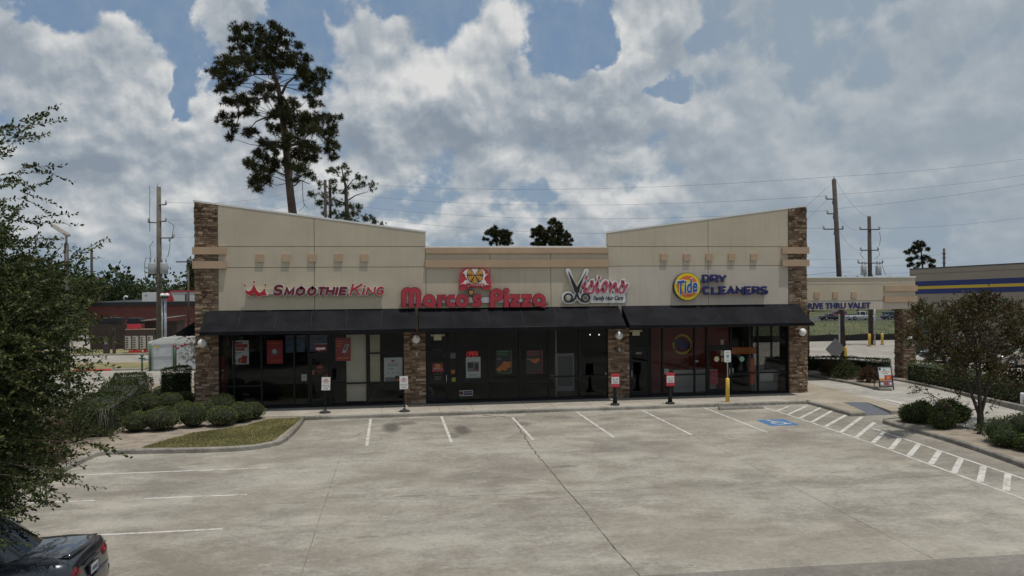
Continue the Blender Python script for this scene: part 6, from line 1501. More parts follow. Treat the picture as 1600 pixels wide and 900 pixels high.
# ------------------------------------------------------------------ vehicles
car_glass = P('dark car glass', (.010, .015, .017), .05, spec=.5)
tyre_m = P('tyre', (.016, .016, .016), .85)
rim_m = P('alloy rim', (.45, .46, .47), .35, .8)
lamp_red = P('tail lamp red', (.13, .006, .010), .12, spec=.6)
lamp_red2 = P('tail lamp bright', (.42, .015, .018), .12)
lamp_clear = P('head lamp', (.62, .64, .66), .1, spec=.8)
plate_m = P('number plate', (.62, .64, .66), .4)
def carpaint(name, col, metal=.35): return P(name, col, .28, metal, coat=1.0)
def ring(cx, a, b, z, n=36, e=3.4):
    out = []
    for k in range(n):
        w = 2*math.pi*(k+.5)/n; c, s = math.cos(w), math.sin(w)
        out.append((cx+a*math.copysign(abs(c)**(2/e), c), b*math.copysign(abs(s)**(2/e), s), z))
    return out
def wheel(parent, x, y, r, side, rim=True):
    m = MB(); w = .21
    prof = [(r*.62, -w/2), (r*.93, -w/2), (r, -w/2+.035), (r, w/2-.035), (r*.93, w/2), (r*.62, w/2)]
    vs = []; n = 28
    for rr, h in prof: vs += [(x+rr*math.cos(2*math.pi*k/n), y+h, r+rr*math.sin(2*math.pi*k/n)) for k in range(n)]
    m.add(vs, [(i*n+k, i*n+(k+1) % n, (i+1)*n+(k+1) % n, (i+1)*n+k) for i in range(len(prof)-1) for k in range(n)], tyre_m, True)
    o = m.build('wheel', parent)
    m = MB(); yo = y+side*(w/2-.025)
    m.add([(x+r*.62*math.cos(2*math.pi*k/n), yo-side*.06, r+r*.62*math.sin(2*math.pi*k/n)) for k in range(n)], [list(range(n))], black_rubber)
    m.tube([(x+r*.60*math.cos(2*math.pi*k/n), yo, r+r*.60*math.sin(2*math.pi*k/n)) for k in range(n+1)], .022, rim_m, 6, False)
    for q in range(5):
        a = 2*math.pi*q/5+.3; m.tube([(x, yo, r), (x+r*.58*math.cos(a), yo, r+r*.58*math.sin(a))], [.045, .035], rim_m, 6)
    m.build('rim', o)
def sedan(name, label, cat, loc, rz, paint, L=4.85, Wd=1.82, H=1.42, group=None, spoiler=False, truck=False, suv=False, zk=1.0):
    root = thing(name, label, cat, (0, 0, 0), group); w = Wd/2
    if truck: st_ = [(0, .72, .92), (.012, .98, .95), (.03, 1.02, .98), (.10, 1.03, 1), (.36, 1.03, 1), (.40, 1.05, 1), (.55, 1.06, 1), (.72, 1.07, 1), (.76, 1.08, .99), (.86, 1.05, .97), (.95, .99, .93), (.985, .90, .88), (1, .62, .84)]
    elif suv: st_ = [(0, .62, .86), (.012, .95, .92), (.04, 1.02, .97), (.2, 1.03, 1), (.5, 1.03, 1), (.72, 1.04, 1), (.78, 1.04, .98), (.88, .98, .96), (.955, .90, .92), (.985, .78, .86), (1, .55, .80)]
    else: st_ = [(0, .56, .80), (.006, .70, .86), (.014, .92, .88), (.028, 1.0, .91), (.06, 1.015, .95), (.12, 1.02, .98), (.2, 1.0, 1), (.45, .98, 1), (.66, .98, .99), (.72, .97, .98), (.82, .92, .96), (.92, .82, .92), (.97, .70, .86), (.992, .60, .80), (1, .48, .76)]
    rowsL = []
    for f, zc, wf in st_:
        x = -L/2+f*L; ww = w*wf; zs = zc-.10 if zc > .7 else zc-.06
        lo = .24 if .03 < f < .97 else .34
        half = [(0, zc+.012), (ww*.45, zc+.008), (ww*.78, zc-.012), (ww*.92, zc-.045), (ww*.98, zs-.03), (ww, zs-.16 if zs > .62 else zs-.06), (ww*.995, .50), (ww*.985, .40), (ww*.96, lo), (ww*.6, lo-.03), (0, lo-.03)]
        rowsL.append([(x, y, z) for y, z in half]+[(x, -y, z) for y, z in half[-2:0:-1]])
    n = len(rowsL[0]); m = MB()
    m.add([p for r in rowsL for p in r], [(i*n+k, (i+1)*n+k, (i+1)*n+(k+1) % n, i*n+(k+1) % n) for i in range(len(rowsL)-1) for k in range(n)], paint, True)
    m.add(rowsL[0], [list(range(n))], paint); m.add(rowsL[-1], [list(range(n-1, -1, -1))], paint)
    # cabin
    if truck: r0, r1, r2 = (.60, .17, .90, 1.04), (.575, .125, .76, H-.06), (.575, .10, .62, H)
    elif suv: r0, r1, r2 = (.40, .385, .95, 1.0), (.33, .29, .78, H-.07), (.33, .26, .62, H)
    else: r0, r1, r2 = (.435, .265, .92, .965), (.425, .145, .72, H-.055), (.425, .115, .58, H)
    N = 44
    rings = [ring(-L/2+r[0]*L, r[1]*L, w*r[2], r[3], N, 3.2 if i == 0 else 3.6) for i, r in enumerate((r0, r1, r2))]
    mid = [tuple(np.array(a)*.5+np.array(b)*.5+np.array([0, .012*(1 if b[1] > 0 else -1), .0])) for a, b in zip(rings[0], rings[1])]
    R4 = [rings[0], mid, rings[1], rings[2]]
    vs = [p for r in R4 for p in r]; fs_b, gl = [], {'windscreen': [], 'rear_window': [], 'side_window': [], 'side_window_2': []}
    for k in range(N):
        k2 = (k+1) % N; ang = math.degrees(2*math.pi*(k+1)/N) % 360
        pil = any(abs((ang-a+180) % 360-180) < d for a, d in ((28, 7), (332, 7), (150, 7.5), (210, 7.5), (84, 4.2), (276, 4.2))+(((118, 4), (242, 4)) if not truck else ()))
        for j in (0, 1):
            f = (j*N+k, j*N+k2, (j+1)*N+k2, (j+1)*N+k)
            if pil: fs_b.append(f)
            elif ang < 28 or ang > 332: gl['windscreen'].append(f)
            elif 150 < ang < 210: gl['rear_window'].append(f)
            elif ang < 180: gl['side_window'].append(f)
            else: gl['side_window_2'].append(f)
        fs_b.append((2*N+k, 2*N+k2, 3*N+k2, 3*N+k))
    fs_b.append([3*N+k for k in range(N)])
    m.add(vs, fs_b, paint, True)
    if truck:    # open load bed behind the cab
        m.box(-L/2+.02*L, -L/2+.40*L, -w*.80, w*.80, 1.036, 1.055, black_rubber)
    body = m.build('body', root)
    for kname, ff in gl.items():
        g = MB(); g.add(vs, ff, car_glass, True); g.build(kname.replace('_2', ''), root)
    r = .33 if not truck else .38
    if suv: r = .36
    fx_, rx_ = L*.315, -L*.30
    for sgn in (1, -1):
        for x in (fx_, rx_):
            mm = MB(); nn = 22
            mm.add([(x+(r+.055)*math.cos(math.pi*k/nn), sgn*(w+.006), r+(r+.055)*math.sin(math.pi*k/nn)) for k in range(nn+1)]+[(x-(r+.055), sgn*(w+.006), .20), (x+(r+.055), sgn*(w+.006), .20)], [list(range(nn+3)) if sgn < 0 else list(range(nn+2, -1, -1))], black_rubber); mm.build('wheel_arch', body)
            wheel(root, x, sgn*(w-.085), r, sgn)
        mm = MB(); mm.sphere((fx_-L*.165, sgn*(w+.08), 1.0), .085, paint, 10, 7, (.8, 1.1, .75)); mm.build('wing_mirror', root)
        mm = MB()
        for xx in (L*.165, -L*.03, -L*.19): mm.box(xx, xx+.008, sgn*(w*.985) if sgn > 0 else -w*1.004, w*1.004 if sgn > 0 else -w*.985, .36, .90, black_rubber)
        mm.build('door_seam', body)
        mm = MB()
        for xx in (.02*L, -.165*L): mm.box(xx, xx+.17, sgn*w*.99 if sgn > 0 else -w*.99-.03, w*.99+.03 if sgn > 0 else -w*.99, .80, .83, paint)
        mm.build('door_handle', body)
        mm = MB(); mm.sphere((L/2-.16, sgn*w*.62, .66 if not (truck or suv) else .80), .13, lamp_clear, 12, 8, (.9, 1.35, .62)); mm.build('headlight', root)
        mm = MB()
        if truck: mm.sphere((-L/2+.04, sgn*w*.86, .82), .12, lamp_red, 10, 8, (.5, .7, 1.3))
        else:
            mm.sphere((-L/2+.155, sgn*w*.655, .77), .17, lamp_red, 18, 12, (.90, 1.30, .80)); mm.sphere((-L/2+.105, sgn*w*.60, .79), .08, lamp_red2, 12, 8, (1.40, 1.0, .7))
        mm.build('tail_light', root)
    mm = MB(); mm.box(L/2-.03, L/2+.004, -.42, .42, .46, .56, black_rubber); mm.box(L/2-.09, L/2-.01, -.38, .38, .60, .68, black_rubber); mm.build('grille', root)
    # rear bumper, plate
    mm = MB(); bp = [(-L/2+.20, -w*.985), (-L/2+.05, -w*.90), (-L/2-.03, -w*.66), (-L/2-.055, 0), (-L/2-.03, w*.66), (-L/2+.05, w*.90), (-L/2+.20, w*.985)]
    bp = [tuple(q) for q in smooth_line(bp, 2)]
    mm.slab(bp[::-1], .33, .585, paint); bo = mm.build('rear_bumper', root)
    mm = MB(); xb = -L/2-.004
    mm.box(xb-.012, xb+.02, -.20, .20, .62, .76, black_rubber); mm.box(xb-.018, xb-.013, -.155, .155, .625, .755, plate_m)
    for k in range(6): mm.box(xb-.0205, xb-.0185, -.115+.04*k, -.09+.04*k, .655, .72, navy)
    mm.build('number_plate', root)
    if spoiler:
        mm = MB(); y = np.linspace(-.60, .60, 15); A, B_, C_ = [], [], []
        for q in y:
            e = 1-(abs(q)/.60)**5; bow = .10*(1-(q/.6)**2)
            A.append((-L/2+.30-bow*.6, q, 1.018)); B_.append((-L/2+.135-bow, q, 1.02+.075*e)); C_.append((-L/2+.150-bow, q, 1.005+.045*e))
        vs = A+B_+C_; nn = len(y)
        mm.add(vs, [(i, i+1, nn+i+1, nn+i) for i in range(nn-1)]+[(nn+i, nn+i+1, 2*nn+i+1, 2*nn+i) for i in range(nn-1)]+[(2*nn+i, 2*nn+i+1, i+1, i) for i in range(nn-1)], paint, True); mm.build('spoiler', root)
        mm = MB(); mm.box(-L/2+.0, -L/2+.012, -.62, .62, .905, .915, black_rubber); mm.box(-L/2+.016, -L/2+.03, -.30, .30, .80, .84, dark_grey); mm.build('boot_seam', body)
        # window surround
        mm = MB()
        pts = [R4[0][k] for k in range(N) if 150 < math.degrees(2*math.pi*(k+.5)/N) < 210]
        mm.tube([(p[0]-.012, p[1], p[2]+.014) for p in pts], .030, black_rubber, 6); mm.build('window_trim', root)
    if zk != 1.0:        # a taller body on the same wheels
        for ch in list(root.children)+list(body.children):
            if not ch.name.startswith('wheel'):
                for v in ch.data.vertices: v.co.z *= zk
    root.location = loc; root.rotation_euler = (0, 0, rz); return root
sedan('parked_car', 'dark slate saloon car with a small boot spoiler, nose in to the left kerb', 'car', (-7.42, 14.0, .006), math.pi, carpaint('slate paint', (.038, .043, .055), .45), 5.0, 1.86, 1.42, spoiler=True, zk=1.09)
sedan('parked_car', 'grey saloon car with its nose beside the canopy pier, before the blue striped building', 'car', (37.6, 47.6, .01), math.pi+.04, carpaint('grey car paint', (.10, .105, .115), .6), 4.85, 1.8, 1.42)
sedan('parked_car', 'pale beige saloon car half hidden by the flowering tree, before the blue striped building', 'car', (39.3, 44.2, .01), math.pi+.04, carpaint('beige car paint', (.42, .39, .34), .3), 4.7, 1.78, 1.44)
p = gnd(122, 528, 0); sedan('parked_car', 'red car parked on the far left lot beside the brown timber enclosure', 'car', (p.x-1.2, 78.5, .01), .12, carpaint('red car paint', (.30, .012, .015), .2), 4.6, 1.78, 1.5)
p = gnd(95, 540, 0); sedan('parked_car', 'silver car at the far left lot, mostly hidden by the oak twigs', 'car', (p.x-2.0, 74, .01), .3, carpaint('silver car paint', (.4, .41, .42), .5), 4.6, 1.78, 1.45)
sedan('pickup_truck', 'white pickup truck on the road seen under the drive through canopy', 'pickup truck', (96.3, 150.5, -2.46), .0, carpaint('white truck paint', (.42, .43, .44), .1), 5.9, 1.95, 1.80, truck=True)
sedan('passing_car', 'dark blue grey car on the road right of the white pickup', 'car', (104.2, 151, -2.46), .0, carpaint('blue grey paint', (.055, .075, .095), .4), 4.9, 1.85, 1.68, suv=True)
sedan('passing_car', 'small black car on the road left of the white pickup', 'car', (90.0, 151, -2.46), .0, carpaint('black car paint', (.015, .016, .018), .3), 4.6, 1.8, 1.42)
sedan('passing_car', 'dark red car on the far side of the road behind the white pickup', 'car', (95.5, 158, -2.46), math.pi, carpaint('dark red paint', (.16, .012, .02), .3), 4.9, 1.85, 1.65, suv=True)

# ------------------------------------------------------------------ far road on the right
sheet('road', [(44, 147.5), (420, 150), (420, 163), (44, 163)], -2.462, P('asphalt', (.055, .055, .057), .9, ns=2, na=.15))
t_ = thing('silt_fence', 'low black silt fence along the far edge of the lot under the canopy', 'fence', (42, 67.3, 0))
m = MB(); n = 40
for i in range(n):
    a, b = 28+i*1.0, 29+i*1.0; m.add([(a, 67.3+.03*math.sin(i*2.1), -.1), (b, 67.3+.03*math.sin((i+1)*2.1), -.1), (b, 67.3+.05*math.sin((i+1)*2.1), .55+.05*math.sin(i*1.7+1.7)), (a, 67.3+.05*math.sin(i*2.1), .55+.05*math.sin(i*1.7))], [(0, 1, 2, 3)], P('silt cloth', (.018, .018, .02), .9) if 'silt cloth' not in MATS else MATS['silt cloth'])
m.build('cloth', t_)
for i in range(0, 41, 2): m = MB(); m.tube([(28+i, 67.38, -.2), (28+i, 67.38, 1.15)], .03, pole_wood, 5); m.build('stake', t_)
# rough grass on the bank beyond the fence
rw = far_wood('bank_grass', 30, 90, 70, 140, 1, 1)
bpy.data.objects.remove(rw)
n = 9000; X_ = rng.uniform(30, 150, n); Y_ = 68+rng.random(n)**1.3*76; P_ = np.stack([X_, Y_, [hgt(a, b) for a, b in zip(X_, Y_)]], 1)
V, Fq = leaf_quads(P_, .34, .3, np.tile([0, 0, 1.6], (n, 1))); tag(tag(arr_obj('bank_grass', V, Fq, island_mat('bank blade', [(0, (.02, .034, .010)), (.5, (.038, .052, .016)), (.88, (.07, .078, .028)), (1, (.12, .105, .055))], .9, .15, .5, trans=.1), None, (60, 100, -2)), kind='stuff'), 'rough tall grass on the bank beyond the silt fence', 'grass')

# ------------------------------------------------------------------ poles, lamps, bollards, wires
def xarm(m, c, half, ang=0.0, mat=None, ins=True):
    d = Vector((math.cos(ang), math.sin(ang), 0))*half; c = Vector(c)
    m.tube([c-d, c+d], .055, mat or pole_dark, 6)
def insul(m, p): m.tube([p, p+Vector((0, 0, .12)), p+Vector((0, 0, .34))], [.05, .075, .045], grey_paint, 8)
def transformer(parent, x, y, z0, h=.95, r=.30):
    m = MB(); m.lathe([(r*.9, 0), (r, .04), (r, h-.06), (r*.85, h), (.03, h+.02)], (x, y, z0), P('transformer grey', (.36, .38, .39), .5, ns=3, na=.12) if 'transformer grey' not in MATS else MATS['transformer grey'], 18)
    for k in (-1, 1): m.tube([(x+k*r*.5, y, z0+h), (x+k*r*.55, y, z0+h+.45)], [.05, .035], MATS['transformer grey'], 8)
    m.build('transformer', parent)
def wire(label, a, b, sag, r=.014, n=26, name='power_line', group=None):
    r *= .48; a, b = Vector(a), Vector(b)
    pts = [a.lerp(b, i/n)-Vector((0, 0, sag*4*(i/n)*(1-i/n))) for i in range(n+1)]
    m = MB(); m.tube(pts, r, P('wire', (.04, .042, .045), .6) if 'wire' not in MATS else MATS['wire'], 5); return tag(m.build(name, None, tuple(a)), label, 'power line', group)
# left pole
a, b = at(248, 292, 61), at(249, 560, 61)
t_ = thing('power_pole', 'weathered timber power pole with two grey transformers behind the left lots', 'power pole', (a.x, 61, 0))
m = MB(); m.tube([(a.x-.05, 61, -.1), (a.x, 61, a.z)], [.22, .15], pole_wood, 10); m.tube([(a.x-.08, 60.95, a.z-.2), (a.x-.08, 60.95, a.z+.25)], .035, grey_paint, 6); m.build('pole', t_)
for px, py, dx in ((257, 320, .5), (236, 348, -.7), (258, 346, .5), (262, 372, 1.0)):
    m = MB(); p = at(248, py, 60.9); m.tube([p, p+Vector((dx, 0, .02))], .05, pole_wood, 6); insul(m, p+Vector((dx, 0, .0)))
    if dx > .8: insul(m, p+Vector((dx*.75, 0, -.25))); insul(m, p+Vector((dx*1.02, .1, .1)))
    m.build('crossarm', t_)
q = at(239, 428, 60.9); transformer(t_, q.x, 60.8, q.z, .82, .30); q = at(256, 428, 60.9); transformer(t_, q.x+.05, 60.8, q.z, .82, .27)
m = MB()
for pl in (((235, 405), (228, 402), (226, 412), (227, 440), (236, 440)), ((258, 428), (263, 436), (256, 447), (249, 450)), ((236, 405), (234, 385), (240, 376)), ((262, 402), (265, 388), (266, 374)), ((262, 346), (272, 352), (268, 374)), ((234, 290), (234, 362)), ((232, 428), (229, 440), (240, 452), (247, 455))):
    m.tube([at(u, v, 60.7) for u, v in pl], .02, MATS.get('wire') or P('wire', (.04, .042, .045), .6), 5)
m.build('jumper_cable', t_)
# right leaning pole
a, b = at(1303, 280, 50), at(1318, 562, 50)
t_ = thing('power_pole', 'tall dark leaning power pole rising behind the drive through canopy', 'power pole', (b.x, 50, 0))
m = MB(); m.tube([(b.x+.02, 50, -.1), (a.x, 50, a.z)], [.20, .145], pole_dark, 10); m.tube([(a.x, 50, a.z), (a.x, 50, a.z+.18)], [.04, .05], grey_paint, 6); m.build('pole', t_)
for py, x0, x1 in ((311, 1291, 1303), (334, 1293, 1304), (358, 1287, 1317)):
    m = MB(); c0, c1 = at(x0, py, 49.9), at(x1, py, 49.9); m.tube([c0, c1], .045, pole_dark, 6); insul(m, c0-Vector((0, 0, .02)))
    if x1 > 1310: insul(m, c1)
    m.build('crossarm', t_)
m = MB()
for py in (316, 339, 364): c = at(1302.5+(py-280)*.05, py, 49.8); m.box(c.x-.13, c.x+.02, 49.78, 49.9, c.z-.14, c.z+.14, dark_grey)
m.build('fixing', t_)
# transformer pole
a, b = at(1358, 338, 62), at(1361, 542, 62)
t_ = thing('power_pole', 'power pole with two crossarms and two grey transformers behind the canopy', 'power pole', (b.x, 62, 0))
m = MB(); m.tube([(b.x, 62, -.1), (a.x, 62, a.z)], [.21, .15], pole_dark, 10); m.build('pole', t_)
for py, x0, x1 in ((358.5, 1344, 1374), (391, 1345, 1372), (411, 1341, 1379)):
    m = MB(); c0, c1 = at(x0, py, 61.8), at(x1, py, 61.8); m.tube([c0, c1], .05, pole_dark, 6); insul(m, c0); insul(m, c1); m.build('crossarm', t_)
for px in (1348.5, 1371.5): q = at(px, 430, 61.8); transformer(t_, q.x, 61.7, q.z-.02, .85, .24)
m = MB()
for pl in (((1374, 362), (1376, 372), (1374, 384)), ((1372, 392), (1375, 398), (1368, 404)), ((1348, 391), (1344, 398), (1350, 404)), ((1378, 412), (1380, 420), (1384, 430))): m.tube([at(u, v, 61.6) for u, v in pl], .018, MATS['wire'], 5)
m.build('jumper_cable', t_)
def thin_pole(px, top, Y, base, r, label, mat=pole_dark, arms=(), lean=0.0):
    a = at(px, top, Y); t_ = thing('power_pole', label, 'power pole', (a.x, Y, hgt(a.x, Y)))
    m = MB(); m.tube([(a.x-lean, Y, hgt(a.x, Y)-.1), (a.x, Y, a.z)], [r*1.2, r], mat, 8); m.build('pole', t_)
    if arms:
        for py, half in arms: m = MB(); c = at(px, py, Y-.2); xarm(m, c, half); m.build('crossarm', t_)
    return t_
thin_pole(1475, 388, 110, 0, .16, 'distant bare power pole above the blue striped building', pole_dark, ((396, .35), (403, .35), (411, .35)))
thin_pole(143, 388, 100, 0, .15, 'thin distant power pole rising out of the oak twigs', pole_dark, ((424, .5),))
thin_pole(154.5, 432, 100, 0, .12, 'short thin distant pole right of the one in the oak twigs', P('rusty pole', (.13, .06, .045), .8))
thin_pole(508, 281, 88, 0, .15, 'grey twin power pole beside the lighter pine, left one of the two', pole_dark); thin_pole(515.5, 281, 88, 0, .15, 'grey twin power pole beside the lighter pine, right one of the two', pole_dark)
# parking lot lamps
t_ = thing('street_lamp', 'dark parking lot lamp with a tilted flat head rising from the oak', 'street lamp', (-15.5, 41, 0))
m = MB(); m.tube([(-15.5, 41, 0), (-15.5, 41, 7.55)], [.115, .10], P('lamp post brown', (.06, .055, .055), .6, ns=2, na=.2), 10); m.tube([(-15.5, 41, 0), (-15.5, 41, .5)], .22, conc_kerb, 14); m.build('pole', t_)
m = MB(); m.tube([(-15.5, 41, 7.55), (-15.5, 41, 7.95)], .06, grey_paint, 8); m.build('bracket', t_)
m = MB(); m.hexa([(-15.4, 40.8, 7.85), (-16.1, 40.7, 8.35), (-16.1, 41.2, 8.38), (-15.4, 41.25, 7.9), (-15.4, 40.8, 7.95), (-16.08, 40.7, 8.45), (-16.08, 41.2, 8.48), (-15.4, 41.25, 8.0)], P('lamp head', (.26, .22, .19), .5)); m.hexa([(-15.55, 40.72, 7.98), (-15.98, 40.66, 8.29), (-15.98, 40.72, 8.30), (-15.55, 40.8, 7.99), (-15.55, 40.72, 8.03), (-15.98, 40.66, 8.34), (-15.98, 40.72, 8.35), (-15.55, 40.8, 8.04)], P('lamp lens', (.5, .49, .46), .3)); m.build('lamp_head', t_)
a = at(294, 410, 75)
t_ = thing('street_lamp', 'slim brown lot lamp with a flat arm in front of the brick building', 'street lamp', (a.x, 75, 0))
m = MB(); m.tube([(a.x, 75, 0), (a.x, 75, a.z)], .09, P('brown lamp post', (.075, .05, .042), .7), 8); m.build('pole', t_)
m = MB(); m.box(a.x-1.0, a.x+.15, 74.8, 75.2, a.z, a.z+.10, dark_grey); m.build('lamp_head', t_)
# camera mast beside the pole
a, b = at(255, 460, 57), at(258, 560, 57)
t_ = thing('camera_mast', 'two grey steel tubes carrying white camera domes behind the dumpster enclosure', 'mast', (b.x, 57, 0))
m = MB(); m.tube([(at(258.5, 500, 57).x, 57, 0), (at(258.5, 500, 57).x, 57, at(258, 462, 57).z)], .09, galv, 8); m.tube([(at(253.5, 500, 57).x, 57, 0), (at(253.5, 500, 57).x, 57, at(254, 464, 57).z)], .05, galv, 8); m.build('pole', t_)
m = MB()
for px in (254, 261): q = at(px, 461, 56.9); m.sphere(q, .17, white_plastic, 12, 8, (1, 1, .75)); m.sphere(q-Vector((0, .02, .10)), .12, black_metal, 10, 6)
m.build('camera', t_)
# bollards
def bollard(px, py, Y, label, r=.09, h=1.0, mat=yellow_paint):
    p = at(px, py, Y); t_ = thing('bollard', label, 'bollard', (p.x, Y, 0), 'bollards behind the canopy')
    m = MB(); m.lathe([(r, 0), (r, h), (r*.75, h+.05), (r*.2, h+.06)], (p.x, Y, 0), mat, 14); m.build('post', t_); m = MB(); m.lathe([(r*1.9, 0), (r*1.8, .06)], (p.x, Y, -.01), conc_kerb, 14); m.build('footing', t_)
bollard(1321.5, 560, 49.2, 'yellow bollard right in front of the leaning power pole'); bollard(1358.5, 540, 60.6, 'yellow bollard in front of the transformer pole', .11, 1.0); bollard(1378.5, 540, 61.5, 'yellow bollard right of the white post under the canopy', .11, .95)
p = at(1367, 540, 61.2); t_ = thing('sign_post', 'thin pale steel post between the two far yellow bollards', 'post', (p.x, 61.2, 0)); m = MB(); m.tube([(p.x, 61.2, 0), (p.x, 61.2, 3.4)], .06, galv, 8); m.build('post', t_)
p = gnd(1597, 634, .19); t_ = thing('bollard', 'short white post at the right edge by the clipped hedge', 'bollard', (p.x+.05, p.y, .0)); m = MB(); m.lathe([(.11, 0), (.11, .68), (.09, .73), (.03, .74)], (p.x+.05, p.y, .0), white_paint, 14); m.build('post', t_); m = MB(); m.lathe([(.16, 0), (.15, .05)], (p.x+.05, p.y, .0), conc_kerb, 12); m.build('footing', t_)
# back of a diamond road sign
p = at(1312, 560, 48); t_ = thing('road_sign', 'back of a grey diamond road sign tilted on its post beyond the hedge', 'road sign', (p.x, 48, 0))
m = MB(); m.box(p.x-.05, p.x+.05, 48, 48.05, 0, 3.3, galv); m.build('post', t_)
c = at(1306, 545, 47.9); m = MB(); hw = .70; m.prism([(c.x, c.z-hw), (c.x+hw, c.z+.02), (c.x+.03, c.z+hw), (c.x-hw, c.z-.02)], 47.95, 47.985, P('sign back grey', (.17, .165, .17), .5, ns=3, na=.12)); m.build('sign_panel', t_)
# power lines
pa = lambda px, py, Y: at(px, py, Y)
A = [pa(1303, 276, 50), pa(1291, 306, 49.9), pa(1293, 329, 49.9), pa(1287, 356, 49.9)]
TP = [pa(511, 283, 88), pa(511, 300, 88), pa(511, 316, 88), pa(511, 330, 88)]
for i, (q, k) in enumerate(zip(TP, A)): wire('thin power line over the middle parapet towards the leaning pole, %s of four' % ('highest', 'second', 'third', 'lowest')[i], q, k, .9+.1*i, .017, 30, group='power lines over the middle')
LP = [at(258, 316, 60.9), at(258, 344, 60.9), at(266, 372, 60.9)]
for i, (k, q) in enumerate(zip(LP, TP)): wire('thin power line from the left pole to the twin poles, %s of three' % ('highest', 'middle', 'lowest')[i], k, q, .8, .015, 24, group='power lines over the left gable')
for i, (k, q) in enumerate(((A[0], pa(1660, 239, 60)), (pa(1304, 304, 50), pa(1660, 264, 60)), (pa(1306, 326, 50), pa(1660, 276, 60)))): wire('thin line running right from the leaning pole, %s of three' % ('highest', 'middle', 'lowest')[i], k, q, .25, .016, 20, group='power lines at the right')
wire('power line running right from the transformer pole', pa(1374, 357, 61.8), pa(1660, 330, 66), .35, .016, 20)
for i, (k, q) in enumerate(((A[0], pa(1358, 340, 62)), (pa(1304, 330, 50), pa(1346, 358, 61.8)), (pa(1305, 350, 50), pa(1345, 391, 61.8)))): wire('short line between the two right poles, %s of three' % ('highest', 'middle', 'lowest')[i], k, q, .5, .014, 14, group='lines between the right poles')
for i, (x0, y0, x1, y1) in enumerate(((1303, 284, 1120, 440), (1293, 312, 1150, 440))): wire('slanting stay wire left of the leaning pole, %s of two' % ('upper', 'lower')[i], pa(x0, y0, 50), pa(x1, y1, 58), .1, .013, 8, 'stay_wire', 'stay wires')
for i, y0 in enumerate((400, 412, 424)): wire('distant line low over the right horizon, %s of three' % ('highest', 'middle', 'lowest')[i], pa(1180, y0+2, 110), pa(1475, y0-3, 110), .6, .025, 20, group='distant lines at the right')
wire('sagging service cable lying over the canopy roof', pa(1240, 434, 47), pa(1330, 425, 50), -.1, .02, 12)

# ------------------------------------------------------------------ striped building on the right
c0, c1 = Vector((38.55, 53.8)), Vector((46.2, 31.5)); dr = (c1-c0).normalized(); nn = Vector((dr.y, -dr.x)) if (Vector((dr.y, -dr.x)).x < 0) else Vector((-dr.y, dr.x))
sb = thing('striped_building', 'large beige metal building with navy and yellow stripes at the right edge', 'building', (c0.x, c0.y, 0))
def wpt(s, off, z): q = c0+dr*s+nn*off; return (q.x, q.y, z)
Lw = (c1-c0).length
def wq(m, s0, s1, z0, z1, off, mat, z1b=None, z0b=None):
    m.hexa([wpt(s0, off, z0), wpt(s1, off, z0 if z0b is None else z0b), wpt(s1, off-.15, z0 if z0b is None else z0b), wpt(s0, off-.15, z0), wpt(s0, off, z1), wpt(s1, off, z1 if z1b is None else z1b), wpt(s1, off-.15, z1 if z1b is None else z1b), wpt(s0, off-.15, z1)], mat)
sl_ = lambda s, z: z+.028*s
m = MB(); wq(m, 0, Lw, 0, sl_(0, 6.3), 0, metal_wall, sl_(Lw, 6.3))
e = c0+Vector((26, 8)); m.hexa([(c0.x, c0.y, 0), (c0.x+.05, c0.y+.15, 0), (e.x, e.y+.15, 0), (e.x, e.y, 0), (c0.x, c0.y, 6.3), (c0.x+.05, c0.y+.15, 6.3), (e.x, e.y+.15, 6.3), (e.x, e.y, 6.3)], metal_wall)
m.build('wall', sb)
m = MB()
for z0, z1, mat in ((4.46, 4.82, stripe_navy), (4.82, 5.03, stripe_gold), (5.03, 5.40, stripe_navy)): wq(m, .05, Lw, sl_(0, z0), sl_(0, z1)-.002, .012, mat, sl_(Lw, z1)-.002, sl_(Lw, z0))
m.build('painted_stripe', sb)
m = MB(); wq(m, -.05, Lw, 6.3, 6.38, .03, dark_grey, sl_(Lw, 6.38), sl_(Lw, 6.3)); wq(m, 0, Lw, 5.93, 5.955, .012, groove, sl_(Lw, 5.955), sl_(Lw, 5.93)); m.build('eave_trim', sb)
m = MB(); wq(m, .25, 1.5, 0, 2.1, .014, dark_grey); m.build('door', sb); m = MB(); wq(m, .15, 1.6, 2.12, 2.3, .3, P('blue canopy', (.05, .05, .28), .6)); m.build('door_canopy', sb)
m = MB(); wq(m, 1.6, Lw, 0, .9, .010, P('beige dado', (.24, .21, .17), .8)); m.build('dado', sb)
for k in range(1, 9): m = MB(); wq(m, k*2.6, k*2.6+.05, .9, 4.4, .016, MATS['beige dado']); m.build('wall_seam', sb)
tag(MB().slab([tuple(c0+Vector((.1, 0))), tuple(c1+Vector((.1, 0))), (70, 36), (66, 62)], 6.2, 6.28, P('metal roof', (.3, .3, .3), .5)).build('roof', sb))

